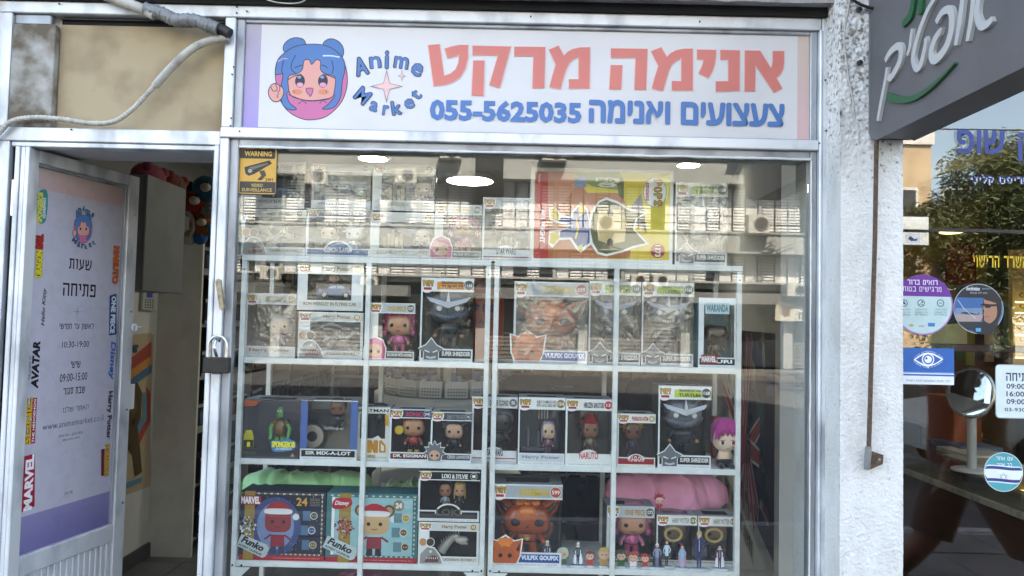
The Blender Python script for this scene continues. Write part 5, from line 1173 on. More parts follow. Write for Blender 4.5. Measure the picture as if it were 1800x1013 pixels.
u, v = g([(1080,850)])[0]; p.disc(u, v, .0225, '#a03a30'); p.text('1173', u-.009, v-.019, u+.009, v+.019, '#ecdcd2', .04, -1)
p.build('print', 'print', bigb)

# second row
zb_ = ZS[1]
popbox((431,516,520,627), YB, .10, 'white toy box with a mostly empty window at the end of the second shelf', title='ALBUS DUMBLEDORE|WITH HOGS HEAD INN', num='154', btxt='Harry Potter', film=True, figs=[dict(x=.62, h=.55, head='#cdae94', hair='#a79f98', style='long', body='#7d6a80')], back='#8d7a62', grow=zb_, **HPG)
popbox((523,464,639,546), YB, .10, 'white box with a blue toy car, stacked on the second shelf', title='Harry Potter', num='112', btxt='RON WEASLEY IN FLYING CAR', figs=[dict(fn=fn_car('#2f5f8c'), x=.54, h=.80), dict(x=.5, h=.42, z=.30, head='#c99a7c', hair='#8c4424', style='cap', body='#7a2f34')], win=(.15,.22,.82,.78), back='#55585a', **HPG)
popbox((524,549,638,629), YB, .10, 'white box with a grey beast under the blue toy car box', title='Harry Potter', num='93', btxt='UKRAINIAN IRONBELLY', cut=cut_beast, figs=[beast_g], film=True, grow=zb_, back='#5a5148', win=(.18,.19,.96,.80), **HPG)
popbox((648,533,729,631), YB, .10, 'pink-haired figure box with a jolly cutout on the second shelf', title='ONE PIECE', tcol='#c9a64a', num='1272', ncol='#66605a', btxt='BIG MOM WITH HOMIES', bcol='#ece6dc', bot='#4d4a48', cut=cf('#d29a7c', '#c7567f', 'round', du=-.02, s=.2), figs=[dict(x=.62, h=.78, **BM)], back='#4b4044', card='#dfdcd4', grow=zb_, win=(.20,.16,.985,.82))
SHRED((739,489,832,632), 'armoured-figure box with an orange header on the second shelf', film=False, tophue='#d98a3a', tcol='#4a2410', grow=zb_)
popbox((903,496,1034,635), YB, .14, 'wrapped box with an orange fox figure on the second shelf', title='POKEMON', tcol='#d3ac2c', top='#b4b6ba', num='599', ncol='#b23a36', btxt='VULPIX GOUPIX', bcol='#e8edf6', bot='#244a9c', card='#e6e6e6', film=True, cut=cf('#b5562a', '#bd5a26', 'fox', du=.02, s=.16), figs=[dict(fn=fn_fox, x=.52, h=.70, z=-.05)], back='#5b5d5e', grow=zb_, win=(.03,.17,.985,.82), bold=.05)
SHRED((1035,495,1126,639), 'green-headed armoured-figure box behind the middle post of the second shelf', grow=zb_, Y=YB+.01)
SHRED((1128,497,1219,640), 'green-headed armoured-figure box between the middle post and the comic cover box', grow=zb_, Y=YB+.01)
o = popbox((1228,524,1294,641), YB, .09, 'narrow white framed comic cover box at the right end of the second shelf', logo=False, title='', top='#e9ecec', btxt='SHURI', bcol='#eee', bot='#26262a', win=(.14,.15,.95,.90), back='#6f9096', figs=[dict(x=.55, h=.5, head='#4a3830', hair='#1f1a18', style='cap', body='#6b5546')], grow=zb_)
x0, x1, z0, z1 = bb(1232, 624, 1260, 639, YB); p = Print((0, YB-.0006, 0)); p.rect(x0, z0, x1, z1, '#9c2232'); p.text('MARVEL', x0+.002, z0+.004, x1-.002, z1-.004, '#f0ecec', .05); x0, x1, z0, z1 = bb(1240, 532, 1282, 552, YB); p.rect(x0, z0, x1, z1, '#c9dcde'); p.text('WAKANDA', x0+.003, z0+.006, x1-.003, z1-.006, '#6b8f98', .05); p.build('print', 'print', o)

# third row
zc_ = ZS[2]
o = popbox((427,703,529,806), YB, .13, 'grey window box with a tall green figure in a brown vest on the third shelf', logo=False, title='', top='#4b4a4f', card='#3b3a40', bot='#2a2a2f', win=(.02,.17,.985,.97), back='#77747c', grow=zc_, figs=())
x0, x1, z0, z1 = bb(427, 703, 529, 806, YB); cx = x0+(x1-x0)*.54; cyy = YB+.06
GN = '#6fb56e'; b = B()
b.blob((cx, cyy, z0+.085), (.020, .014, .030), .8, 12, 8, '#7d5a34')
for s in (-1, 1):
    b.tube([(cx+s*.009, cyy, z0+.06), (cx+s*.012, cyy, z0+.02)], [.0095, .007], 8, GN); b.blob((cx+s*.014, cyy-.006, z0+.016), (.008, .013, .005), 1, 8, 5, GN)
    b.tube([(cx+s*.021, cyy, z0+.104), (cx+s*.031, cyy, z0+.084), (cx+s*.028, cyy-.006, z0+.058)], [.009, .007, .006], 8, GN); b.blob((cx+s*.028, cyy-.007, z0+.054), (.007,)*3, 1, 8, 5, GN)
    b.blob((cx+s*.021, cyy, z0+.104), (.011, .010, .009), 1, 8, 6, '#7d5a34')
f = b.build('toy_figure', 'vinyl', o); b = B(); b.blob((cx, cyy-.002, z0+.135), (.0125, .012, .019), .8, 12, 9, GN); b.blob((cx, cyy-.014, z0+.130), (.005, .007, .009), 1, 8, 6, GN); b.build('head', 'vinyl', f)
for s in (-1, 1): B().blob((cx+s*.005, cyy-.013, z0+.141), (.0032, .003, .0045), 1, 8, 5, '#d9d7c2').build('eye', 'vinyl', f)
p = Print((0, YB-.0004, 0)); g = lambda L: [p.uv(410+x*.18755, 630+y*.18755) for x, y in L]
p.poly(g([(105,390),(235,398),(280,398),(240,405),(210,445),(105,450)]), '#b8562e'); p.line(g([(105,455),(212,450),(245,408),(420,385),(600,385)]), .002, '#1d1c20')
p.poly(g([(100,720),(120,672),(175,672),(190,730),(192,832),(92,832)]), '#b9b02c'); p.poly(g([(98,765),(188,765),(188,830),(94,830)]), '#24241f'); p.text('1', *g([(128,828)])[0], *g([(158,785)])[0], '#d9cf3a', .06)
p.poly(g([(350,790),(390,765),(440,772),(500,750),(560,770),(590,800),(570,850),(500,870),(440,878),(370,868)]), '#3b7fb0', 3); p.text('SPONGEBOB', *g([(360,835)])[0], *g([(578,782)])[0], '#e6dc4a', .06, halo='#1c1c18', hw=.08); p.text('SQUAREPANTS', *g([(395,862)])[0], *g([(548,842)])[0], '#e6eef4', .02)
small_print(p, *g([(92,900)])[0], *g([(215,872)])[0], '#b5a637', 3); p.poly(g([(535,922),(555,890),(575,922)]), '#c98a7a'); p.build('print', 'print', o)
def sirmix(o_, cx, cy, z0, h, **k):
    f = chibi(o_, cx+h*.10, cy-.01, z0+h*.35, h*.62, head='#7a4a34', hair='#1b1b1d', style='cap', body='#191a1d', w=h*.26)
    b = B(); b.cyl((cx-h*.38, cy-.015, z0+h*.22), h*.26, .022, 'Y', 28, '#161616'); b.build('toy_tyre', 'vinyl', o_); b = B(); b.lathe((0,0,0), [(h*.10,0),(h*.20,.002),(h*.22,0)], 28, '#a99a8a'); b.v = [(cx-h*.38+v[0], cy-.0165-v[2], z0+h*.22+v[1]) for v in b.v]; b.build('toy_rim', 'vinyl', o_)
    B().box(cx-h*.5, cx+h*.05, cy+.012, cy+.03, z0+h*.35, z0+h*.72, '#26272b', bev=.008).build('toy_fender', 'vinyl', o_)
    p = Print((0, cy-.028, 0)); p.text('SirMixaLot', cx-h*.14, z0+h*.37, cx+h*.24, z0+h*.43, '#b9b9b6', .03); p.build('print', 'print', o_)
popbox((528,704,628,806), YB, .12, 'blue-striped album box with a dark seated figure on a wheel on the third shelf', title='', num='43', ncol='#d57a2a', top='#d9d9d4', side='#4763a0', card='#dedede', bot='#1c1c1e', btxt='SIR MIX-A-LOT', bcol='#e8e6e0', win=(.12,.18,.88,.985), back='#a9a79c', grow=zc_, figs=[dict(fn=sirmix, x=.5, h=.9)])
o = popbox((628,716,685,807), YB+.0215, .09, 'slim white box with a small dark caped figure and orange letters, behind the shelf post', logo=False, title='BATMAN', tcol='#1c1c1c', top='#e6e4da', card='#e6e4da', bot='#e6e4da', win=(.08,.40,.86,.88), back='#55565a', grow=zc_, figs=[dict(x=.62, h=.62, z=.28, head='#3a3b40', hair='#17181b', style='cap', body='#5b5c62', legs='#3a3b40', hands='#1c1c20')])
p = Print((0, YB+.0205, 0)); g = lambda L: [p.uv(610+x*.1875, 630+y*.1875) for x, y in L]
p.poly(g([(180,780),(290,725),(365,800),(372,895),(180,895)]), '#e6e4da'); p.text('INI', *g([(190,885)])[0], *g([(290,770)])[0], '#d08a1c', .08); p.poly(g([(300,775),(322,765),(362,815),(362,885),(300,885)]), '#d08a1c'); p.poly(g([(318,800),(345,825),(345,868),(318,868)]), '#e6e4da'); p.poly(g([(358,530),(388,525),(388,625),(358,640)]), '#dca22c'); p.text('HEROES', *g([(190,930)])[0], *g([(265,905)])[0], '#a58a4a', .04); p.text('D.C', *g([(112,505)])[0], *g([(140,478)])[0], '#1c1c1c', .05); p.build('print', 'print', o)
def egg(f, cx, cy, z0, h, w, hr, hz):
    B().cyl((cx-w*.62, cy-w*.40, z0+h*.62), h*.12, h*.10, 'Y', 16, '#d3b32a').build('round_blaster', 'vinyl', f)
popbox((685,720,757,807), YB, .09, 'maroon box with a round figure holding a yellow blaster on the third shelf', title='SONIC', tcol='#c2384a', top='#1e2246', num='298', ncol='#2a2e52', btxt='DR. EGGMAN', bcol='#f0ece4', bot='#5b1f1a', figs=[dict(x=.55, h=.78, head='#b98560', hair='#9a2f2a', style='cap', body='#9a2f2a', legs='#2b2b2e', feet='#cfae2c', extra=egg, w=.062)], back='#3a2f33', grow=zc_)
popbox((757,725,829,808), YB, .09, 'grey box with a spiky throne and a small dark-dressed figure on the third shelf', title='GAME OF THRONES', tcol='#8d8f92', top='#3f4144', num='73', ncol='#3b3d40', btxt='CERSEI LANNISTER', bcol='#dedcd6', bot='#4a4c50', cut=cf('#d7a489', '#6a6c70', 'spiky', du=-.06, s=.16), figs=[dict(x=.55, h=.72, head='#cfa184', hair='#5a5b5e', style='spike', body='#1f1f22', w=.05)], back='#2e2f31', grow=zc_, bold=.015)
def hang(f, cx, cy, z0, h, w, hr, hz):
    B().blob((cx+w*.3, cy, z0+h*.55), (w*.22,)*3, 1, 10, 7, '#8a7a34').build('round_part', 'vinyl', f)
popbox((829,698,909,810), YB+.0215, .10, 'dark red box behind the two adjoining shelf posts', title='OF THE CLONES', tcol='#555', num='5', ncol='#6a6d70', btxt='STAR WARS', bcol='#2a2a2a', botline='#b5403a', top='#dcdcd8', figs=[dict(x=.6, h=.72, head='#3d3a36', hair='#8a8d90', style='cap', body='#4d4638', extra=hang)], back='#5b1f1c', grow=zc_, arch=True)
def inn(o_, cx, cy, z0, h, **k):
    b = B(); b.box(cx-h*.42, cx+h*.40, cy+.02, cy+.03, z0+h*.05, z0+h*1.0, '#4a4f56')
    b.box(cx-h*.06, cx+h*.20, cy+.005, cy+.02, z0+h*.68, z0+h*.94, '#2f3338')
    b.build('toy_building', 'vinyl', o_)
    b = B()
    for i in range(4): b.box(cx-h*.04+i*h*.06, cx-h*.01+i*h*.06, cy+.003, cy+.0049, z0+h*.70, z0+h*.92, '#9a9b96')
    b.build('toy_window', 'vinyl', o_)
    b = B(); b.tube([(cx-h*.25, cy, z0+h*.1), (cx-h*.25, cy, z0+h*.5)], .004, 8, '#6b7078'); b.tube([(cx-.02*h, cy, z0+h*.1), (cx-.02*h, cy, z0+h*.45)], .004, 8, '#6b7078'); b.box(cx-h*.38, cx+.1*h, cy-.01, cy+.02, z0+h*.04, z0+h*.10, '#5b6068'); b.build('toy_railing', 'vinyl', o_)
popbox((911,699,993,813), YB, .11, 'dark box with a bearded figure before a grey inn on the third shelf', title='ALBUS DUMBLEDORE|WITH HOGS HEAD INN', num='154', btxt='Harry Potter', card='#e2e2e0', top='#e6e6e2', tcol='#4a443a', bot='#c9ccd2', bcol='#5d5a52', ncol='#8a7440', figs=[dict(fn=inn, x=.48, h=.80), dict(x=.66, h=.56, y=.3, head='#cda98c', hair='#8d7f92', style='long', body='#6d4a5c', w=.036)], back='#3a3d42', grow=zc_, win=(.03,.17,.985,.82), bold=.01)
popbox((994,702,1077,816), YB, .11, 'box with a figure in a red and white pointed hat on the third shelf', title='HIRUZEN SARUTOBI', tcol='#2b2b2b', top='#e6e4de', num='13', ncol='#c23a44', btxt='NARUTO', bcol='#c8352c', bot='#e2e2de', card='#e2e2de', figs=[dict(x=.55, h=.62, y=.3, head='#8d5f48', hair='#8e1f22', style='hat', body='#6f5d4a', w=.042), dict(x=.5, h=.86, y=.75, head='#6b5238', hair=None, body='#5d4a34', eyes='#3a2b1c', w=.055)], back='#6a6866', grow=zc_, arch=True)
popbox((1085,728,1152,818), YB, .09, 'red-footed box with a yellow spiky-haired figure on the third shelf', title='PHARAOH ATEM', tcol='#b8382e', top='#e4e0d4', num='5', ncol='#b9a874', btxt='YU-GI-OH!', bcol='#e9d9d0', bot='#9a1f2a', card='#e4e0d6', figs=[dict(x=.45, h=.8, head='#6d4433', hair='#cf9f24', style='spike', body='#3a3340', w=.046)], back='#55504e', grow=zc_, arch=True)
SHRED((1157,679,1250,822), 'clear-windowed armoured-figure box on the third shelf beside the pink-haired doll', film=False, grow=zc_)

# fourth row
zd_ = ZS[3]
def advent(px, label, base_, name, namecol, face, hat, ears, tag_hue, pom, num_disc):
    x0, x1, z0, z1 = bb(*px, YB); z0 = zd_; w, h = x1-x0, z1-z0; o = thing('advent_calendar', ((x0+x1)/2, YB+.05, z0), label, 'advent calendar', 'advent calendar boxes on the lowest shelf')
    B().box(x0, x1, YB, YB+.10, z0, z1, base_).build('carton', 'board', o); X = lambda f: x0+w*f; Z = lambda f: z0+h*f
    p = Print((0, YB, 0)); p.rect(X(.0), Z(0), X(1), Z(.075), '#a8242f'); small_print(p, X(.4), Z(.025), X(.95), Z(.055), '#e3b9b4', 1)
    n = 26
    for i in range(n):
        c_ = '#cfcabc' if i % 2 else ('#8a6a3a' if not num_disc else '#3f7f80'); p.rect(X(.005+.98*i/n), Z(.955), X(.005+.98*(i+.8)/n), Z(.975), c_); p.rect(X(.24+.72*i/n), Z(.085), X(.24+.72*(i+.8)/n), Z(.105), c_); p.rect(X(.955), Z(.10+.85*i/n), X(.972), Z(.10+.85*(i+.8)/n), c_)
    if num_disc: p.rect(X(.06), Z(.11), X(.945), Z(.945), '#8fb9bb'); p.rect(X(.06), Z(.11), X(.09), Z(.945), '#e6e6e2')
    else:
        p.disc(X(.42), Z(.5), w*.30, '#3a4a78', h*.42); p.disc(X(.42), Z(.5), w*.22, '#7286ac', h*.34)
        rn = random.Random(3)
        for i in range(60): p.disc(X(rn.random()), Z(.12+.83*rn.random()), .0008, '#dfe3ea', n=5, nxt=False)
        p.up()
    p.rect(X(.05 if not num_disc else .14), Z(.0), X(.17 if not num_disc else .27), Z(1.0), '#9c7c34')
    if not num_disc: p.rect(X(0), Z(.80), X(.24), Z(.935), '#a8242f'); p.text(name, X(.005), Z(.815), X(.23), Z(.92), '#f0eeea', .05)
    else: p.poly(smooth([(X(.06), Z(.82)), (X(.10), Z(.92)), (X(.25), Z(.93)), (X(.28), Z(.84)), (X(.20), Z(.78)), (X(.09), Z(.77))], 4), '#b3242f'); p.text(name, X(.09), Z(.81), X(.25), Z(.89), '#f3eeee', .02, shear=.3)
    # smiling plain figure in a winter hat
    fx = X(.45 if not num_disc else .53); fz = Z(.58); hw, hh = w*.155, h*.17
    if ears:
        for s in (-1, 1): p.disc(fx+s*hw*1.0, fz+hh*1.05, hw*.42, '#6a4a30'); p.disc(fx+s*hw*1.0, fz+hh*1.05, hw*.26, '#b99572')
    sq = lambda a, b_, e=.6, n=28: [(a*math.copysign(abs(math.cos(2*math.pi*i/n))**e, math.cos(2*math.pi*i/n)), b_*math.copysign(abs(math.sin(2*math.pi*i/n))**e, math.sin(2*math.pi*i/n))) for i in range(n)]
    p.poly([(fx-hw*.5, fz-hh*1.2), (fx+hw*.5, fz-hh*1.2), (fx+hw*.55, fz-hh*2.2), (fx-hw*.55, fz-hh*2.2)], '#8f2430'); 
    for s in (-1, 1): p.line([(fx+s*hw*.5, fz-hh*1.2), (fx+s*hw*1.0, fz-hh*1.6)], w*.022, '#8f2430'); p.poly([(fx+s*hw*.1, fz-hh*2.2), (fx+s*hw*.5, fz-hh*2.2), (fx+s*hw*.55, fz-hh*2.8), (fx+s*hw*.08, fz-hh*2.8)], '#2b3350' if not num_disc else '#1d1d20')
    p.poly([(fx+a, fz+b_) for a, b_ in sq(hw, hh)], face)
    for s in (-1, 1): p.disc(fx+s*hw*.42, fz-hh*.1, hw*.13, '#15120f')
    p.line([(fx-hw*.2, fz-hh*.5), (fx, fz-hh*.6), (fx+hw*.2, fz-hh*.5)], w*.008, '#3a1d18')
    p.poly([(fx-hw*.9, fz+hh*.75), (fx-hw*.6, fz+hh*1.45), (fx+hw*.1, fz+hh*1.65), (fx+hw*.85, fz+hh*1.2), (fx+hw*.95, fz+hh*.7)], hat, 3); p.poly([(fx+a*1.08, fz+hh*.78+b_*.25) for a, b_ in sq(hw, hh)], '#dcd9d4'); p.disc(fx+hw*1.35, fz+hh*.35, hw*.25, '#dcd9d4')
    for i, (a, b_) in enumerate(((.86, .66), (.84, .45), (.86, .24))):
        p.rect(X(a-.12), Z(b_-.07), X(a-.03), Z(b_+.07), '#5b7f86' if num_disc else '#4a6a88'); p.disc(X(a+.01), Z(b_), w*.045, ['#c9c39a', '#cfc9b4', '#c5a98a'][i]); p.disc(X(a+.01), Z(b_), w*.034, [('#3a3f4a', '#2e4a8a', '#6f6a34'), ('#b08a2c', '#6a4a30', '#4a3a34')][1 if num_disc else 0][i])
        for s in (-1, 1): p.disc(X(a+.01)+s*w*.013, Z(b_), w*.005, '#e9e6dc')
    if num_disc: p.disc(X(.79), Z(.84), w*.06, '#8a7a5c'); p.text('24', X(.755), Z(.80), X(.825), Z(.88), '#f0ece2', .05)
    else: p.text('24', X(.66), Z(.80), X(.79), Z(.92), '#d9a23a', .02)
    small_print(p, X(.82), Z(.80), X(.94), Z(.92), '#c9b98a' if not num_disc else '#f0f0ec', 5)
    u, v = X(.15), Z(.20); ca, sa = math.cos(R(-24)), math.sin(R(-24)); rot_ = lambda a, b_: (u+a*ca-b_*sa, v+a*sa+b_*ca)
    p.poly([rot_(a, b_) for a, b_ in ((-w*.17, -h*.08), (w*.17, -h*.08), (w*.20, -h*.04), (w*.20, h*.08), (w*.16, h*.12), (-w*.17, h*.10))], '#b9c4c4')
    c1_ = rot_(0, h*.045); p.text('Funko', c1_[0]-w*.14, c1_[1]-h*.05, c1_[0]+w*.14, c1_[1]+h*.05, '#151515', .06, shear=.2, rot=-24)
    c1_ = rot_(0, -h*.045); p.text('ADVENT CALENDAR', c1_[0]-w*.15, c1_[1]-h*.018, c1_[0]+w*.15, c1_[1]+h*.018, '#1d1d1d', .03, rot=-24)
    p.build('print', 'print', o)
    b = B(); rn = random.Random(5)
    for i in range(90):
        a, t_ = rn.random()*6.28, rn.random(); r_ = w*.10*math.sqrt(t_); c_ = Vector((X(.10 if not num_disc else .20)+r_*math.cos(a), YB-.003, Z(.50)+r_*math.sin(a)*1.0)); d = Vector((rn.uniform(-1,1), rn.uniform(-.6,0), rn.uniform(-1,1))).normalized()*w*.022; e = d.cross(Vector((0,1,0))).normalized()*w*.010
        b.add([c_-e, c_+e, c_+d+e, c_+d-e], [(0,1,2,3)], rn.choice(pom))
    b.build('ribbon_bow', 'vinyl', o)
advent((422,864,571,987), 'dark blue winter calendar box with a silver bow and gold 24', '#1d2238', 'MARVEL', '#fff', '#8c2a30', '#a02a30', False, '', ['#c9cccc','#8d9090','#3a3d3e','#e6e8e8'], False)
advent((573,868,734,991), 'turquoise winter calendar box with a dark red bow and round 24', '#3b6f70', 'Disney', '#fff', '#c9a070', '#b3242f', True, '', ['#8c2430','#5d1620','#a8323e','#c9a0a0'], True)
popbox((735,829,843,917), YB, .10, 'black and white box with a dark-haired and a blond figure, upper of its stack', title='LOKI & SYLVIE', tcol='#ecebe6', top='#1c1a18', num='1', ncol='#4a4230', btxt='LOKI', bcol='#5d5548', bot='#161514', card='#e3e2de', figs=[dict(x=.42, h=.66, head='#a87456', hair='#18161a', style='cap', body='#8f9296', w=.032), dict(x=.66, h=.66, head='#c59672', hair='#c2a94a', style='long', body='#3f3a34', w=.030)], back='#2f2b2d', arch=True, win=(.03,.22,.985,.82))
popbox((735,919,842,1002), YB, .10, 'white box with a pale beast in a dark window, lower of its stack', title='Harry Potter', num='93', btxt='UKRAINIAN IRONBELLY', cut=cut_beast, figs=[dict(fn=fn_beast('#b5b0a4', '#c9c5b8'), x=.52, h=.80)], grow=zd_, back='#3a3734', win=(.18,.19,.96,.80), **HPG)
popbox((866,852,988,987), YB, .16, 'box with a large glossy orange fox figure on the lowest shelf', title='POKEMON', tcol='#d3ac2c', top='#a9abae', num='599', ncol='#b8482a', btxt='VULPIX GOUPIX', bcol='#dfe6f3', bot='#244a8c', card='#dededc', cut=cf('#b5562a', '#bd5a26', 'fox', du=.02, s=.16), figs=[dict(fn=fn_fox, x=.50, h=.69, z=-.05)], back='#4d5052', grow=zd_, win=(.03,.17,.985,.82), bold=.05)
popbox((1066,890,1150,1001), YB+.045, .11, 'pink-haired figure box among small acrylic stands on the lowest shelf', title='ONE PIECE', tcol='#b9893a', num='1272', ncol='#55504a', btxt='BIG MOM', bcol='#ece6dc', bot='#4d4a48', figs=[dict(x=.58, h=.86, **BM)], back='#4b4446', card='#c9c7c0', grow=zd_, win=(.14,.12,.985,.80))
def scar(f, cx, cy, z0, h, w, hr, hz):
    b = B(); b.tube([(cx+w*.32*math.cos(t)-w*.1, cy-w*.45, hz-h*.05+w*.25*math.sin(t)) for t in np.linspace(0, 6.28, 14)], w*.06, 6, '#b5985a', cap=False); b.build('horn_prop', 'vinyl', f)
popbox((1154,906,1225,1000), YB+.045, .10, 'white-headed box with a round brown figure beside the pink-haired one', title='HARRY POTTER', tcol='#5d4a2a', num='131', ncol='#8a7440', btxt='Harry Potter', card='#d4d2cd', top='#e2e0da', bot='#b9b7b2', figs=[dict(x=.5, h=.82, head='#6b553c', hair='#3a2c20', style='cap', body='#33302e', extra=scar)], back='#4a4846', grow=zd_, win=(.03,.10,.985,.80), bold=.01)
popbox((1227,908,1296,1001), YB+.045, .10, 'white-headed box with a round brown figure at the end of the lowest shelf', title='HARRY POTTER', tcol='#5d4a2a', num='131', ncol='#8a7440', btxt='Harry Potter', card='#d4d2cd', top='#e2e0da', bot='#b9b7b2', figs=[dict(x=.5, h=.82, head='#6b553c', hair='#3a2c20', style='cap', body='#33302e', extra=scar)], back='#4a4846', grow=zd_, win=(.03,.10,.985,.80), bold=.01)

# ================================================================ small acrylic standees on the lowest shelf
def standee(px, py_top, py_bot, Y, hair, coat, legs, label, wide=1., skin='#d8b09a', cape=None, base='#a9b2b6', z0=None, chib=False):
    x = W(px, (py_top+py_bot)/2, Y).x; zt = W(px, py_top, Y).z; zb = z0 if z0 is not None else zd_; h = zt-zb; s = thing('acrylic_standee', (x, Y, zb), label, 'acrylic standee', 'acrylic standees on the lowest shelf')
    b = B(); b.lathe((x, Y, zb), [(0,0),(h*.26*wide,0),(h*.26*wide,.0025),(0,.0025)], 20, '#9aa3a6'); b.v = [(v[0], Y+(v[1]-Y)*.6, v[2]) for v in b.v]; b.build('base', 'acrylic_base', s)
    k = .5 if not chib else 1.
    U = lambda a, b_: (x+a*h*wide*k, zb+.003+b_*(h-.003))
    if not chib: out = [(-.10,0),(-.16,.30),(-.34,.35),(-.30,.60),(-.22,.78),(-.12,.84),(-.14,.96),(0,1.0),(.14,.96),(.12,.84),(.22,.78),(.32,.60),(.36,.35),(.18,.30),(.10,0)]
    else: out = [(-.22,0),(-.30,.35),(-.42,.60),(-.36,.88),(0,1.0),(.36,.88),(.42,.60),(.30,.35),(.22,0)]
    b = B(); b.hexa([Vector((U(a, c)[0], Y, U(a, c)[1])) for a, c in out], (0, .0022, 0)); b.build('clear_plate', 'acrylic', s)
    p = Print((0, Y, 0)); q = lambda L, c, sm=2: p.poly(smooth([U(a, c_) for a, c_ in L], sm), c)
    if not chib:
        if cape: q([(-.28,.08),(-.22,.5),(-.14,.80),(.14,.80),(.22,.5),(.30,.08)], cape)
        p.poly([U(*t) for t in ((-.10,.42),(-.09,.02),(-.02,.02),(0,.36),(.02,.02),(.09,.02),(.10,.42))], legs)
        p.poly([U(*t) for t in ((-.12,.38),(-.13,.78),(.13,.78),(.12,.38))], coat)
        p.line([U(-.12,.76), U(-.24,.58), U(-.18,.46)], h*.035*wide, coat); p.line([U(.12,.76), U(.26,.62), U(.20,.50)], h*.035*wide, coat)
        p.disc(*U(0,.87), h*.045*wide, skin, h*.055); q([(-.11,.88),(-.09,.97),(0,1.0),(.09,.97),(.11,.88),(.05,.93),(-.05,.93)], hair)
        p.line([U(0,.76), U(0,.45)], h*.012, '#d9dde2')
    else:
        p.poly([U(*t) for t in ((-.20,.02),(-.18,.40),(.18,.40),(.20,.02))], coat); p.line([U(-.18,.34), U(-.32,.22)], h*.06, coat); p.line([U(.18,.34), U(.30,.44)], h*.06, coat)
        p.disc(*U(0,.62), h*.30, hair, h*.30); p.disc(*U(0,.57), h*.24, skin, h*.21)
        for sg in (-1, 1): p.disc(*U(sg*.09,.55), h*.035, '#2a1c18')
        q([(-.28,.62),(-.22,.86),(0,.93),(.22,.86),(.28,.62),(.1,.74),(0,.66),(-.12,.74)], hair)
    p.build('print', 'print', s); return s
YT = YB+.012
for a in [(962,950,989,'#e3e6e8','#2e2f3d','#1d1f2a','silver-haired standee with a raised arm before the big fox box','#c9d3d2'),
          (1016,953,996,'#d8dcde','#23243a','#2c2d44','standee in a white cape over dark blue, on the open black half of the shelf','#e3e6e8')]:
    standee(a[0], a[1], a[2], YT, a[3], a[4], a[5], a[6], wide=1.25, cape=a[7])
standee(989, 960, 994, YT, '#b9c4ae', '#3f6b4a', '#2c4434', 'small standee of a pale-haired figure in green on a tilted green card', wide=1., chib=True)
standee(1037, 966, 997, YT, '#7a3a34', '#a83a34', '#222', 'small standee with dark red coat between the white cape and the blond one', chib=True)
standee(1062, 960, 998, YT, '#c9a65a', '#b58a5a', '#222', 'round-headed blond standee at the middle post', chib=True)
standee(1092, 965, 1002, YT, '#4a4a2c', '#2f5a2c', '#222', 'small standee with dark hair and green coat before the pink-haired box', chib=True)
standee(1113, 968, 1002, YT, '#b8452c', '#e3d9d2', '#222', 'small orange-haired standee in white before the pink-haired box', chib=True)
standee(1134, 972, 1003, YT, '#b23a24', '#a6402a', '#222', 'lowest orange-haired round standee beside the post-white cape standee', chib=True)
standee(1155, 955, 1002, YT, '#d9dce0', '#8d90a8', '#6f7390', 'standee in a dark cape lined white, first of the tall figures', wide=1.3, cape='#2a2c38')
standee(1172, 948, 1004, YT+.01, '#8a4a3c', '#c4d7e4', '#2b2c33', 'standee in a pale blue jacket over a short black skirt', wide=1.0)
standee(1199, 957, 1004, YT, '#a83a4a', '#7fb3cf', '#7fb3cf', 'standee in pale blue with a pink shawl', wide=1.2, cape='#c98aa0')
standee(1229, 933, 1005, YT-.006, '#cdb95a', '#232a5c', '#252c60', 'tallest standee, blond and in a dark blue suit with one arm raised', wide=1.15)
standee(1265, 957, 1006, YT, '#3a2a3c', '#5d2440', '#4a1d38', 'standee in a white coat over dark purple at the end of the row', wide=1.25, cape='#dfe0e6')
# little red-haired figure lying on a box
tf = thing('small_figure', W(1158, 890, .20), 'tiny red-haired figure head sitting on top of the boxes before the pink pillow', 'figurine')
c0 = W(1159, 884, .19); chibi(tf, c0.x, .19, c0.z-.022, .045, head='#d9a99a', hair='#a3202c', style='spike', body='#b83a4a', w=.024, name='figurine_body')

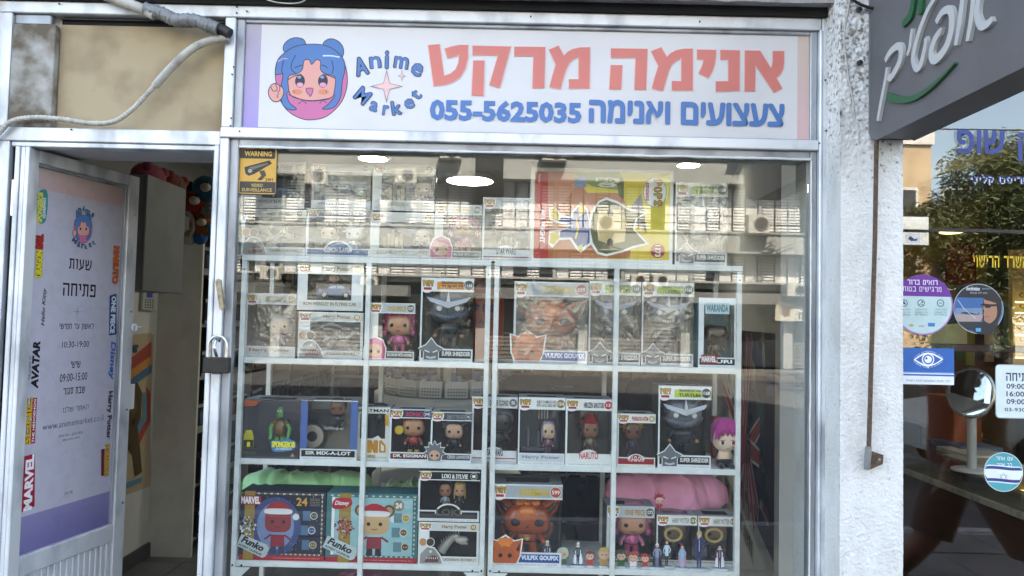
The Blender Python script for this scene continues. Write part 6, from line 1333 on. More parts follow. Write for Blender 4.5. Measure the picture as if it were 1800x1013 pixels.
# pillows
def pillow(px, Y, dep, col, label, folds, seed, tip=0):
    x0, x1, z0, z1 = bb(*px, Y); b = B(); cx, cz = (x0+x1)/2, (z0+z1)/2; vs = []; fs = []; n, m = 260, 90
    for j in range(m+1):
        t = -math.pi/2+math.pi*j/m
        for i in range(n):
            a = 2*math.pi*i/n; sp = lambda x_, e: math.copysign(abs(x_)**e, x_)
            X_ = sp(math.cos(t), .55)*sp(math.cos(a), .5)*(x1-x0)/2; Y_ = sp(math.cos(t), .7)*sp(math.sin(a), 1)*dep/2; Z_ = sp(math.sin(t), .75)*(z1-z0)/2
            q = Vector((X_*folds, seed, Z_*folds*.5+X_*3)); d = (abs(noise.noise(q))-.2)*.10+(abs(noise.noise(q*2.3+Vector((3,1,7))))-.2)*.040+noise.noise(q*6)*.004
            ang = math.atan2(Z_+.1, X_); d += .006*math.sin(ang*17+seed)*max(0, 1-abs(X_)/.1)
            r_a = math.hypot(X_, Z_-.5*(z1-z0)); aa = math.atan2(X_, .5*(z1-z0)+.02-Z_); d += .016*(1-abs(math.sin(aa*6+2.5*noise.noise(q*.5))))**2*math.exp(-r_a/.10)+.009*max(0, 1-abs(noise.noise(q*.9+Vector((4,4,4))))*5); Z_ += tip*((X_/((x1-x0)/2))**2-.4); vs.append((cx+X_, Y+Y_-d*(1 if Y_ < 0 else -1), cz+Z_+d*.3))
    for j in range(m):
        for i in range(n): fs.append((j*n+i, j*n+(i+1) % n, (j+1)*n+(i+1) % n, (j+1)*n+i))
    b.add(vs, fs, col, True); return tag(b.build('pillow', 'cloth'), label, 'pillow', 'pillows stored on the lowest shelf')
pillow((424,826,652,900), .305, .15, '#a4dba0', 'long shiny green pillow above the winter calendar boxes', 7, 2.2, .014)
pillow((1064,828,1277,902), .33, .12, '#e59ab8', 'long pink pillow behind the boxes at the end of the lowest shelf', 6, 5.1)
pillow((672,845,760,900), .32, .10, '#a9c9a0', 'small pale green patterned cushion behind the turquoise calendar box', 12, 8.3)
pillow((585,1004,700,1060), .26, .14, '#a03a62', 'dark pink pillow under the lowest shelf left bay', 9, 1.1)
tag(bpy.data.objects[[o.name for o in bpy.data.objects if o.name.startswith('pillow')][-1]], 'dark pink pillow partly hidden under the lowest shelf', 'pillow', 'pillows stored on the lowest shelf')

# soft doll with purple-pink hair
dl = thing('soft_doll', W(1272, 822, .17), 'soft doll with long magenta hair sitting at the end of the third shelf', 'doll')
x0, x1, z0, z1 = bb(1250, 736, 1296, 822, .17); z0 = zc_; cx = (x0+x1)/2; w = x1-x0; h = z1-z0
b = B(); b.blob((cx-w*.02, .17, z0+h*.23), (w*.30, .022, h*.24), .9, 14, 9, '#e3c2a6'); b.blob((cx, .168, z0+h*.10), (w*.33, .026, h*.11), .8, 14, 8, '#1f1a1f')
for s in (-1, 1): b.tube([(cx+s*w*.25, .165, z0+h*.36), (cx+s*w*.42, .155, z0+h*.22)], [.006, .005], 8, '#1f1a1f'); b.blob((cx+s*w*.2, .140, z0+h*.05), (w*.12, .02, h*.05), 1, 10, 6, '#1f1a1f')
f = b.build('doll_body', 'cloth', dl); b = B(); b.blob((cx, .165, z0+h*.62), (w*.46, .036, h*.30), .85, 18, 12, '#e6c6ac'); b.build('head', 'cloth', f)
b = B(); b.blob((cx+w*.02, .178, z0+h*.69), (w*.53, .040, h*.33), .85, 20, 12, '#a02a72')
for i in range(7):
    t = -1.1+i*.36; b.tube(smooth([(cx+math.sin(t)*w*.15, .14, z0+h*.98), (cx+math.sin(t)*w*.42, .128, z0+h*.80), (cx+math.sin(t)*w*.52, .132, z0+h*(.58 if abs(t) > .6 else .66))], 4, False), [w*.10, w*.10, w*.10, w*.10, w*.09, w*.08, w*.06, w*.04, .0005][:9], 8, '#a8307a')
b.build('hair', 'cloth', f)
p = Print((0, .1275, 0)); 
for s, c_ in ((-1, '#5d2430'), (1, '#8c1f2a')): p.disc(cx+s*w*.20, z0+h*.54, w*.10, '#f0e6e0', h*.05); p.disc(cx+s*w*.20, z0+h*.54, w*.065, c_, h*.045); p.line([(cx+s*w*.09, z0+h*.595), (cx+s*w*.32, z0+h*.575)], .0016, '#2a1418')
p.line([(cx-w*.06, z0+h*.42), (cx+w*.05, z0+h*.43)], .0012, '#4a1f1c'); p.build('print', 'print', f)
tag(B().box(W(1262,0,.3).x, W(1262,0,.3).x+.02, .30, .33, zc_, zc_+.14, '#b5423c').build('small_box', 'board'), 'thin red topped box standing behind the magenta-haired doll', 'box')

# things standing deeper in the window
sn = thing('snack_bag', W(850, 628, .34), 'large orange snack bag with Japanese lettering behind the second shelf', 'bag')
x0, x1, z0, z1 = bb(815, 470, 886, 634, .34); z0 = ZS[1]
b = B(); b.blob(((x0+x1)/2, .36, z0+(z1-z0)*.38), ((x1-x0)/2, .03, (z1-z0)*.40), .45, 20, 14, '#c4471c'); b.build('bag', 'vinyl', sn)
p = Print((0, .328, 0)); p.text('すしお', x0+.03, z0+.16, x1-.02, z0+.19, '#2b2d6a', .05); p.text('Calbee', x0+.03, z0+.205, x1-.03, z0+.225, '#e9d8c4', .04); p.text('えんどう', x0+.03, z0+.12, x1-.02, z0+.14, '#2b2d6a', .03); p.build('print', 'print', sn)
rb = thing('red_box', W(800, 480, .37), 'red and black box with gold lettering hanging high behind the second shelf', 'box')
x0, x1, z0, z1 = bb(775, 470, 862, 510, .42); B().box(x0, x1, .42, .46, z1-.085, z1, '#8c1420').build('carton', 'board', rb)
p = Print((0, .4195, 0)); p.rect(x0, z1-.025, x1, z1, '#23306a'); p.text('POP', x0+.05, z1-.07, x0+.09, z1-.035, '#d9a62c', .05); p.build('print', 'print', rb)

def cloth_shirt(px, Y, label, col, txt=None, tcol='#8a8a8c'):
    x0, x1, z0, z1 = bb(*px, Y); w, h = x1-x0, z1-z0; o = thing('t_shirt', ((x0+x1)/2, Y, z1), label, 'T-shirt'); cx = (x0+x1)/2
    n, m = 40, 30; vs = []; fs = []
    for j in range(m+1):
        for i in range(n+1):
            s, t = i/n, j/m; half = w*(.5 if t > .55 else .36)*(1 if t < .88 else 1-(t-.88)*3.2); xx = cx+(s*2-1)*half
            vs.append((xx, Y+noise.noise(Vector((xx*18, 2, t*4)))*.018, z0+h*t-(.02 if (t > .85 and abs(s-.5) < .12) else 0)))
    for j in range(m):
        for i in range(n): a = j*(n+1)+i; fs.append((a, a+1, a+n+2, a+n+1))
    b = B(); b.add(vs, fs, col, True); g_ = b.build('fabric', 'cloth', o); md = g_.modifiers.new('s', 'SOLIDIFY'); md.thickness = .004
    if txt: p = Print((0, Y-.021, 0)); p.text(txt, cx-w*.2, z0+h*.44, cx+w*.2, z0+h*.58, tcol, .03); p.build('print', 'print', o)
cloth_shirt((876,655,1100,800), .62, 'black T-shirt with grey lettering hanging behind the third shelf', '#121214', 'CLASSIC')
cloth_shirt((985,836,1062,1010), .50, 'black T-shirt hanging behind the open half of the lowest shelf', '#0e0e10')
cloth_shirt((1100,660,1240,800), .74, 'dark shirt hanging deep behind the armoured figure box', '#17171b')

# round display stand in the middle of the shop
rs = thing('round_display_stand', W(770, 712, 1.9)*1.0, 'white round tiered display stand with small boxes, seen through the shelves', 'display stand')
c0 = W(790, 672, 1.95); cx, cyy, cz = c0.x, 1.95+.0, W(790, 690, 1.95).z
B().cyl((cx, cyy, 0), .035, 2.2, 'Z', 16, '#b9bab6').build('post', 'paint', rs)
for k, z in enumerate((cz, cz-.45, cz+.72)):
    r_ = .40 if k < 2 else .30
    B().lathe((cx, cyy, z), [(0,0),(r_,0),(r_+.012,.004),(r_+.012,-.052),(r_,-.056),(0,-.05)], 56, '#e6e7e3').build('round_tray', 'paint', rs)
ORD_ = 'first second third fourth fifth sixth seventh eighth'.split()
bn = thing('perforated_bin', (cx, cyy, cz), 'small white perforated bin on the round display stand', 'bin', 'perforated bins around the round stand')
def bin_at(a, nm_=''):
    o = thing('perforated_bin', (cx+.33*math.cos(a), cyy+.33*math.sin(a), cz+.0045), 'white perforated bin, '+nm_+' along the front rim of the round display stand', 'bin', 'perforated bins around the round stand')
    b = B(); w = .058
    b.box(-w, w, -.03, -.028, 0, .085, '#e3e4e0'); b.box(-w, w, .028, .03, 0, .085, '#e3e4e0'); b.box(-w, -w+.002, -.028, .028, 0, .085, '#e3e4e0'); b.box(w-.002, w, -.028, .028, 0, .085, '#e3e4e0'); b.box(-w, w, -.03, .03, 0, .002, '#e3e4e0')
    for i in range(7):
        for j in range(3): b.box(-w+.012+i*.0145, -w+.018+i*.0145, -.0306, -.0301, .012+j*.016, .018+j*.016, '#2e2f30')
    o.rotation_euler = (0, 0, a+math.pi/2); ORG[o.name] = Vector((0,0,0)); b.build('bin_wall', 'paint', o)
    b = B(); 
    for i in range(4): b.box(-w+.008+i*.026, -w+.03+i*.026, -.02, .02, .003, .09+.02*((i*5) % 3), ['#e3e2dd','#6f7c9c','#a8a9a6','#3d3a3c'][i])
    b.build('packets', 'board', o, kind='stuff')
COL.objects.unlink(bn); bpy.data.objects.remove(bn)
for i, a in enumerate(np.linspace(math.pi*1.08, math.pi*1.92, 8)): bin_at(a, ORD_[i])

# ---------------------------------------------------------------- long wall shelving beside the door
ws = thing('wall_shelving', (-2.15, 2.53, 0), 'cream shelving unit along the wall, its tall end panel facing the door', 'shelving')
B().box(-2.269, -1.995, 2.53, 2.552, .0035, 2.36, '#dedbd4', bev=.001).build('end_panel', 'paint', ws)
B().box(-2.269, -2.262, 2.5525, 6.6, .02, 2.36, '#1c1c1e').build('back_panel', 'paint', ws)
zsh = [.10, .44, .78, 1.12, 1.46, 1.80, 2.14]
for z in zsh: B().box(-2.2615, -2.0, 2.5525, 6.6, z, z+.022, '#9d9b95').build('shelf_board', 'paint', ws)
for i in range(4): B().box(-2.2615, -2.0, 3.5+i*1.0, 3.52+i*1.0, .02, 2.36, '#9d9b95').build('divider', 'paint', ws)
def stock_box(w, h, cols):
    o = thing('stocked_box', (0,0,0), 'x', 'toy box'); b = B(); b.box(-w/2, w/2, -.10, 0, 0, h, cols[0]); b.build('carton', 'board', o)
    p = Print((0, -.1005, 0)); p.rect(-w/2+.004, h*.16, w/2-.004, h*.84, cols[1]); p.rect(-w/2, h*.86, w/2, h, cols[2]); p.rect(-w/2, 0, w/2, h*.13, cols[2]); p.disc(0, h*.55, w*.24, cols[3], h*.17); p.rect(-w*.14, h*.18, w*.14, h*.40, cols[3]); p.build('print', 'print', o); return o
random.seed(11)
protos = [stock_box(.115, .16, c_) for c_ in (('#1d1d20','#26272b','#a9a8a4','#6d5a4c'), ('#202024','#141417','#8a8a8c','#3f4a5c'), ('#2a1c1e','#331c20','#a39a92','#8a6a5a'), ('#15181c','#1d2a34','#9aa0a4','#57707c'))]
def copy_tree(o, parent=None):
    c = o.copy(); COL.objects.link(c); c.parent = parent
    for ch in o.children: copy_tree(ch, c)
    return c
ORD = 'first second third fourth fifth sixth seventh eighth ninth tenth eleventh twelfth thirteenth fourteenth fifteenth sixteenth seventeenth eighteenth nineteenth twentieth twenty-first twenty-second twenty-third twenty-fourth twenty-fifth twenty-sixth twenty-seventh twenty-eighth'.split()
used_ = set()
for zi, z in enumerate(zsh[:-1]):
    for k in range(28 if zi < 6 else 10):
        y = 2.64+k*.138
        if any(abs(y-(3.51+i)) < .07 for i in range(4)): y += .09
        if y > 6.5: continue
        pi_ = random.randrange(4); o = protos[pi_] if pi_ not in used_ else copy_tree(protos[pi_]); used_.add(pi_)
        o.location = (-2.10+random.uniform(-.01, .02), y, z+.0225); o.rotation_euler = (0, 0, math.pi/2+random.uniform(-.05, .05))
        o['label'] = ('dark boxed figure, ' + ORD[k] + ' from the end panel on the ' + ['lowest', 'second lowest', 'third lowest', 'middle', 'second highest', 'highest'][zi]+' wall shelf'); o['group'] = 'dark boxed figures on the long wall shelving'
for i, pr_ in enumerate(protos):
    if i not in used_:
        for ch in list(pr_.children): bpy.data.objects.remove(ch)
        bpy.data.objects.remove(pr_)

# second dark rack on the far back wall, seen between the shelves
br = thing('back_rack', (0, 7.6, 0), 'dark rack of hanging goods on the far back wall of the toy shop', 'rack')
B().box(-1.6, 2.1, 7.7, 7.75, .05, 2.3, '#202022').build('back_panel', 'paint', br)
rnd = random.Random(4); b = B()
for i in range(22):
    for j in range(8):
        b.box(-1.5+i*.16, -1.5+i*.16+.12, 7.55, 7.69, .15+j*.27, .15+j*.27+.2, rnd.choice(['#2a2b30','#3a2426','#1c2028','#3b3a38','#12151a','#4a4a4c','#27343c']))
b.build('hanging_goods', 'board', br, kind='stuff')
for j in range(8): B().box(-1.6, 2.1, 7.5, 7.69, .12+j*.27, .135+j*.27, '#6f6f6c').build('shelf_board', 'paint', br)
# tall dark racks nearer, behind the window
def rack(x0, x1, y, label, seed, zt=1.9):
    r = thing('merchandise_rack', ((x0+x1)/2, y, 0), label, 'rack'); rn = random.Random(seed)
    B().box(x0, x1, y+.25, y+.27, .02, zt, '#1b1b1d').build('back_panel', 'paint', r)
    n = int(zt/.33)
    for j in range(n): B().box(x0, x1, y, y+.249, .1+j*.33, .118+j*.33, '#77767a').build('shelf_board', 'paint', r)
    for x in (x0, x1): B().box(x-.01, x+.01, y, y+.02, .02, zt, '#8a8a8c').build('upright', 'paint', r)
    b = B()
    for j in range(n-1):
        x = x0+.02
        while x < x1-.12:
            w = rn.uniform(.05, .12); h = rn.uniform(.12, .26); b.box(x, x+w, y+.02, y+.2, .119+j*.33, .119+j*.33+h, rn.choice(['#26272b','#3b2527','#1c2430','#4a4744','#101114','#56524a','#2c3b33'])); x += w+.012
    b.build('stock', 'board', r, kind='stuff')
rack(-1.35, -.55, 3.4, 'dark merchandise rack deep in the shop behind the first bay', 21)
rack(.15, 1.15, 3.2, 'dark merchandise rack deep in the shop behind the comic cover box', 22)
rack(-.35, .10, 4.6, 'dark merchandise rack far behind the round display stand', 23)

# wall poster and cupboard, keypad, soft toys near the door
wp = thing('wall_poster', (-2.265, 2.1, 1.1), 'colourful striped poster with a brown wooden creature on the wall behind the door', 'poster')
p = Print((-2.268, 0, 0), (0,1,0), (0,0,1), (1,0,0), .0006); q = p.uv
def wr(pts, c_): p.poly([q(*t) for t in pts], c_)
B().box(-2.2698, -2.2684, q(217, 700)[0], q(266, 700)[0], q(240, 862)[1], q(240, 590)[1], '#b9a58c').build('sheet', 'board', wp)
wr([(217,590),(266,585),(264,855),(217,872)], '#b8a488'); wr([(217,640),(266,600),(266,625),(217,660)], '#a84a3c'); wr([(217,660),(266,625),(266,640),(217,676)], '#c98a4a'); wr([(217,676),(266,640),(266,655),(217,690)], '#4a6f8c')
wr([(240,790),(264,740),(264,690),(256,680),(258,735),(236,775)], '#a84a3c'); wr([(236,775),(258,735),(256,690),(250,690),(250,730),(232,765)], '#5b8aa0'); wr([(217,850),(250,838),(247,848),(219,860)], '#5b8aa0')
p.text('Your', *q(219, 622), *q(243, 600), '#3a5a6c', .05)
wr([(222,690),(240,672),(248,690),(246,735),(240,750),(245,790),(248,830),(236,838),(232,800),(222,790),(219,850),(217,850),(217,700)], '#54452c'); wr([(226,705),(236,700),(240,720),(230,735)], '#6d5a38'); p.disc(*q(233, 742), .02, '#2a2218')
p.build('print', 'print', wp)
kp = thing('alarm_keypad', (-2.26, 2.4, 1.7), 'small white alarm keypad with a blue screen beside the grey cupboard', 'keypad')
a, c_ = WX(248, 545, -2.255), WX(271, 513, -2.255)
B().box(-2.2695, -2.245, a.y, c_.y, a.z, c_.z, '#b5b5b2', bev=.003).build('case', 'paint', kp)
p = Print((-2.2448, 0, 0), (0,1,0), (0,0,1), (1,0,0)); dy, dzz = c_.y-a.y, c_.z-a.z
p.rect(a.y+dy*.25, a.z+dzz*.66, a.y+dy*.75, a.z+dzz*.96, '#3a46a8')
for i in range(4):
    for j in range(4): p.rect(a.y+dy*(.14+.19*i), a.z+dzz*(.10+.13*j), a.y+dy*(.26+.19*i), a.z+dzz*(.18+.13*j), '#4a4a4c')
p.build('print', 'print', kp)
cu = thing('grey_cupboard', (-1.9, 1.3, 1.65), 'closed grey wall cupboard above the keypad, seen through the open door', 'cupboard')
xc = -1.76; ya = WX(254, 400, xc).y; yb = WX(322, 420, xc).y; zb0 = WX(254, 511, xc).z; zt0 = WX(254, 305, xc).z
B().box(-2.26, xc-.012, ya+.001, yb, zb0, zt0, '#8e8f90').build('case', 'paint', cu); B().box(xc-.0115, xc+.004, ya, yb+.003, zb0-.002, zt0+.002, '#8a8b8c', bev=.003).build('door', 'paint', cu)
for i, (px_, c_, r_, lb) in enumerate((((262, 292), '#b5536a', .13, 'pink plush lying on top of the grey cupboard'), ((300, 300), '#8c3a30', .12, 'dark orange plush with a green eye on top of the grey cupboard'))):
    t = thing('plush_toy', W(*px_, 3.5), lb, 'plush toy'); c0 = WX(px_[0], px_[1], xc-.22); s_ = .075
    c0.z = zt0+s_*.9
    b = B(); b.blob(c0, (s_*1.0, s_*1.6, s_), .9, 18, 12, c_, fn=lambda v: v*(1+.07*noise.noise(v*40))); f = b.build('plush_body', 'cloth', t)
    for s in (-1, 1): B().blob(c0+Vector((s_*.5, s*s_*1.2, s_*.6)), (s_*.4,)*3, 1, 10, 7, c_).build('ear', 'cloth', f)
    if i: B().blob(c0+Vector((s_*.85, -s_*.4, s_*.1)), (.018,)*3, 1, 10, 6, '#2f6a3a').build('eye', 'vinyl', f)
PT = [((331,335),.055,'#151215','dark plush head at the edge of the cupboard'), ((343,358),.085,'#8c2418','red and brown plush beside the grey cupboard'), ((362,335),.085,'#17607a','teal plush hanging above the wall shelving'), ((368,372),.06,'#8a8a84','grey plush between the teal and the brown ones'),
      ((355,395),.075,'#8a4a14','brown plush with a snout hanging beside the cupboard'), ((333,418),.045,'#b9b4a6','cream plush ball with a loop handle'), ((352,417),.045,'#15609a','bright blue plush ball beside the cream one'), ((366,400),.05,'#135a7c','dark teal striped plush at the door jamb')]
for (px_, r_, c_, lb) in PT:
    c0 = W(px_[0], px_[1], 2.25); t = thing('plush_toy', c0, lb, 'plush toy', 'plush toys piled beside the cupboard'); b = B()
    b.blob(c0, (r_, r_*.8, r_*1.05), .95, 18, 12, c_, fn=lambda v: v*(1+.08*noise.noise(v*45))); f = b.build('plush_body', 'cloth', t)
    b = B(); b.blob(c0+Vector((r_*.25, -r_*.7, r_*.1)), (r_*.4, r_*.3, r_*.32), 1, 10, 7, '#c9bfae' if r_ > .06 else c_); b.build('snout', 'cloth', f)
    for s in (-1, 1): B().blob(c0+Vector((s*r_*.3+r_*.1, -r_*.78, r_*.45)), (r_*.09,)*3, 1, 8, 5, '#0d0d0d').build('eye', 'vinyl', f)
b = B(); cc = W(333, 418, 2.2); b.tube(smooth([cc, W(341,398,2.2), W(337,382,2.2), W(328,372,2.2)], 6, False), .012, 8, '#b9b4a6'); tag(b.build('plush_strap', 'cloth'), 'cream loop handle of a plush beside the cupboard', 'strap')
tag(B().box(-2.268, -2.25, .26, 2.529, .0105, .10, '#4a4a4c').build('skirting_board', 'paint'), 'dark grey tiled skirting along the wall behind the door', 'skirting')['kind'] = 'structure'

# comic poster on the oblique wall
P0 = Vector((1.10, .86, 0)); P1 = Vector((2.2, 6.2, 0)); du = (P1-P0).normalized(); nn = Vector((-du.y, du.x, 0))
cp = thing('comic_poster', P0+Vector((0,0,1)), 'tall dark comic poster with red figures reading 1991 beside the white shelves', 'poster')
p = Print(P0+nn*.004, du, (0,0,1), nn, .0008); q = p.uv; L_ = .02; Rr_ = 1.9; zb_p = .56; zt_p = 1.52
def cq(pts, c_): p.poly([(L_+(Rr_-L_)*a, zb_p+(zt_p-zb_p)*b_) for a, b_ in pts], c_)
bq = Print(P0+nn*.001, du, (0,0,1), nn, .0008); bq.rect(L_, zb_p, Rr_, zt_p, '#1a1f26'); bq.build('sheet', 'print', cp)
rn = random.Random(8)
for i in range(80):
    a, b_ = rn.random()*.80, rn.random()*.78+.08; s1, s2 = rn.uniform(.08,.20), rn.uniform(.06,.16)
    cq([(a, b_), (a+s1, b_+rn.uniform(-.02,.03)), (a+s1*rn.uniform(.5,1), b_+s2), (a+s1*.2, b_+s2*.8)], rn.choice(['#8a2c32','#3f6a72','#4a5a82','#a08a3a','#5a5a5c','#a83a3c','#3f5a60','#7f9aa0','#babfbc','#34609a']))
for (a0, b0), (a1, b1) in [((.25, .43), e_) for e_ in ((.0,.60), (.0,.46), (.0,.22), (.06,.12), (.16,.12), (.30,.10), (.46,.12), (.95,.30), (.95,.62), (.60,.98), (.36,.98), (.20,.98), (.08,.98))]:
    A = Vector((L_+(Rr_-L_)*a0, zb_p+(zt_p-zb_p)*b0)); C_ = Vector((L_+(Rr_-L_)*a1, zb_p+(zt_p-zb_p)*b1)); p.line([A, C_], lambda t: .110*(1-.3*t), '#e3dede'); p.line([A, C_], lambda t: .080*(1-.3*t), '#a82a34')
cq([(.17,.38),(.25,.34),(.34,.38),(.34,.50),(.25,.54),(.17,.50)], '#a0242c')
cq([(0,0),(1,0),(1,.12),(0,.10)], '#b0a98c')
for s, a, b_ in (('1991!', .02, .20), ('FRIGHTFUL', .24, .55), ('THIS', .60, .78)): p.text(s, L_+(Rr_-L_)*a, zb_p+.02, L_+(Rr_-L_)*b_, zb_p+.09, '#22201c', .05)
p.build('print', 'print', cp)

# lit ceiling lamps
def ceiling_lamp(px, py, wpx, label):
    c0 = WZ(px, py, 2.575); r_ = wpx/2*(c0.y+2.2)/F; o = thing('ceiling_lamp', (c0.x, c0.y, 2.6), label, 'ceiling lamp')
    B().lathe((c0.x, c0.y, 2.56), [(r_*.94, 0), (r_*1.0, .002), (r_*1.0, .0395), (0, .0395)], 40, '#d9dbdc').build('rim', 'paint', o)
    b = B(); b.lathe((c0.x, c0.y, 2.556), [(0,0),(r_*.935,.001)], 40); b.build('diffuser', 'lamp', o)
ceiling_lamp(826, 315, 87, 'large round lit ceiling lamp seen through the middle of the window'); ceiling_lamp(656, 275, 54, 'round lit ceiling lamp above the boxed castle sets'); ceiling_lamp(1210, 287, 42, 'small round lit ceiling lamp above the lone armoured-figure box')

# ================================================================ across the street (seen in the panes)
YF = -26.0
def V(px, py): q = W(px, py, 26.06); return q.x, q.z
ob = thing('apartment_block', (3, YF, 0), 'long grey and cream apartment block across the street, mirrored in the shop window', 'building')
X0b, X1b = -17, V(1545, 400)[0]
B().box(X0b, X1b, YF-9, YF-.35, -.1, 15.5).build('wall', 'dark_wall', ob)
rows = [(3.15, 4.27), (5.05, 6.92), (7.80, 9.67), (10.55, 12.42), (13.2, 14.6)]
prev = 2.9
for i, (a, c_) in enumerate(rows):
    B().box(X0b, X1b, YF-.35, YF+(.30 if i else .1), prev+.02, a-.03).build('parapet', 'facade_grey', ob); B().box(X0b, X1b, YF-.349, YF+.36, a-.03, a+.05).build('ledge', 'facade_grey', ob); prev = c_
slat = None
def make_slats():
    b = B()
    for k in range(22): b.box(0, .44, -.01, .015, k*.084, k*.084+.055)
    return b
rnd = random.Random(12); proto = None; pan = {}
for i, (a, c_) in enumerate(rows):
    x = X0b+.2; k = 0
    while x < X1b-.5:
        h = c_-a-.08; ty = rnd.choice([0, 0, 0, 1, 1, 2]) if 1 else 0
        key = (ty, round(h, 2))
        if ty == 2: B().box(x, x+.46, YF-.34, YF-.30, a+.06, a+.06+h).build('window_pane', 'dark_glass', ob) if key not in pan else None
        if key not in pan:
            b = B()
            if ty == 0:
                n = int(h/.115)
                for s in range(n): b.box(0, .44, .0, .03, s*.115, s*.115+.07); m_ = 'shutter'; nm = 'slatted_shutter'
            elif ty == 1: b.box(0, .44, -.02, 0, 0, h); m_ = 'facade_pale'; nm = 'plain_shutter'
            else: b.box(0, .44, -.02, 0, 0, h); m_ = 'dark_glass'; nm = 'window_pane'
            pan[key] = (b, nm, m_); o = b.build(nm, m_, None); o.parent = ob; pan[key] = o; o.location = Vector((x, YF-.30, a+.06))-Vector(ob.location)
        else:
            o = pan[key].copy(); COL.objects.link(o); o.parent = ob; o.location = Vector((x, YF-.30, a+.06))-Vector(ob.location)
        x += .50; k += 1
        if k % 5 == 0: B().box(x-.03, x+.10, YF-.34, YF-.24, a+.05, c_+.02).build('window_post', 'facade_grey', ob); x += .14
for i, (a, c_) in enumerate(rows[1:]):
    for dz_ in (.62, .32): B().box(X0b, X1b, YF+.30, YF+.33, a+dz_, a+dz_+.035).build('railing', 'black_metal', ob)
# near-black sheet painted for a stair recess's shade; ground floor shop fronts
xa, xb_ = V(838, 300)[0], V(885, 300)[0]; B().box(xa, xb_, YF+.34, YF+.40, 5.6, 15.4).build('stair_recess_shade', 'dark_gap', ob)
for i in range(9):
    xs_ = X0b+.36+i*3.9; m_ = ['roller_grey', 'dark_glass', 'roller_grey', 'dark_glass', 'roller_grey', 'roller_grey', 'dark_glass', 'roller_grey', 'dark_glass'][i]
    B().box(xs_, min(xs_+3.52, X1b), YF-.34, YF-.1, .0, 2.9).build('shop_window' if m_ == 'dark_glass' else 'roller_shutter', m_, ob)
    if m_ != 'dark_glass':
        b = B()
        for k in range(18): b.box(xs_+.05, min(xs_+3.47, X1b), YF-.099, YF-.07, .1+k*.15, .2+k*.15)
        b.build('shutter_slat', m_, ob, kind='stuff')
for i in range(9): B().box(X0b+i*3.9, X0b+i*3.9+.35, YF-.1, YF+.1, -.05, 2.9).build('pier', 'facade_grey', ob)
for i, c_ in enumerate(('#6d6f6f', '#5c5e5e', '#77797a', '#6a6c6c', '#5c5e5e', '#77797a', '#6d6f6f')): B().box(X0b+.5+i*4.6, X0b+3.9+i*4.6, YF+.1, YF+.9, 2.35, 2.75, c_).build('awning', 'paint', ob)
def ac(px0, py0, px1, py1, label):
    x0, z1 = V(px0, py0); x1, z0 = V(px1, py1); o = thing('air_conditioner', ((x0+x1)/2, YF+.45, z0), label, 'air conditioner', 'air conditioners on the opposite facade')
    w, h = x1-x0, z1-z0; B().box(x0, x1, YF+.36, YF+.70, z0, z1, '#bdbcb4', bev=.02).build('case', 'paint', o)
    b = B(); b.lathe((0,0,0), [(h*.30,0),(h*.36,.02),(h*.38,0)], 24, '#6f6f6c'); b.v = [(x0+w*.62+v[0], YF+.705+v[2], z0+h*.5+v[1]) for v in b.v]; b.build('fan_ring', 'paint', o)
    B().cyl((x0+w*.62, YF+.701, z0+h*.5), h*.29, .008, 'Y', 20, '#3a3a3a').build('fan_disc', 'paint', o)
    B().box(x0-.05, x1+.05, YF+.305, YF+.72, z0-.06, z0-.01, '#3a3836').build('bracket', 'paint', o)
for i, a in enumerate([(1305,381,1342,415), (1372,500,1408,523), (1104,484,1130,505), (1142,484,1168,505), (952,268,992,290), (776,270,810,286), (545,300,580,330), (468,470,500,494), (1282,262,1318,282), (640,488,668,508), (700,300,735,328), (1040,380,1075,410)]):
    ac(*a, ['white air conditioner below the railing, opposite the shop', 'white air conditioner above the banner opposite', 'air conditioner, first of two side by side opposite', 'air conditioner, second of two side by side opposite', 'grey air conditioner high up on the block opposite', 'small air conditioner over the stair recess opposite', 'air conditioner among the shutters at the far end opposite', 'low air conditioner at the far end of the block opposite', 'topmost air conditioner opposite the shop', 'low air conditioner beside the awnings opposite', 'upper air conditioner near the stair recess opposite', 'air conditioner in the middle of the block opposite'][i])
# banner, cables
bn = thing('street_banner', (10, YF+.6, 3), 'white Hebrew banner on the block across the street', 'banner')
x0, z1 = V(1356, 532); x1, z0 = V(1440, 566); B().box(x0, x1, YF+.40, YF+.43, z0, z1, '#c9c6ba').build('sheet', 'paint', bn)
p = Print((0, YF+.431, 0), (-1,0,0), (0,0,1), (0,1,0), .004); p.text(heb('עוד'), -x1+.15, z0+.4, -x1+.8, z1-.06, '#3a2f28', .04); p.text(heb('הממה'), -x1+.1, z0+.08, -x1+.95, z0+.34, '#3a2f28', .04); p.disc(-x0-.4, (z0+z1)/2, .18, '#7a5a3a'); p.build('print', 'print', bn)
for i in range(16):
    rn = random.Random(i+50); px = rn.uniform(520, 1420); py = rn.choice([295, 425, 515, 300, 430]); pts = [V(px, py)]
    for k in range(5): pts.append((pts[-1][0]+rn.uniform(-.5, .5), pts[-1][1]-rn.uniform(.0, .3)))
    tag(B().tube(smooth([(x, YF+.42, z) for x, z in pts], 4, False), .018, 5, '#2a2826').build('facade_cable', 'paint'), 'loose black cable, ' + 'first second third fourth fifth sixth seventh eighth ninth tenth eleventh twelfth thirteenth fourteenth fifteenth sixteenth'.split()[i] + ' drooping on the facade across the street', 'cable', 'cables on the opposite facade')
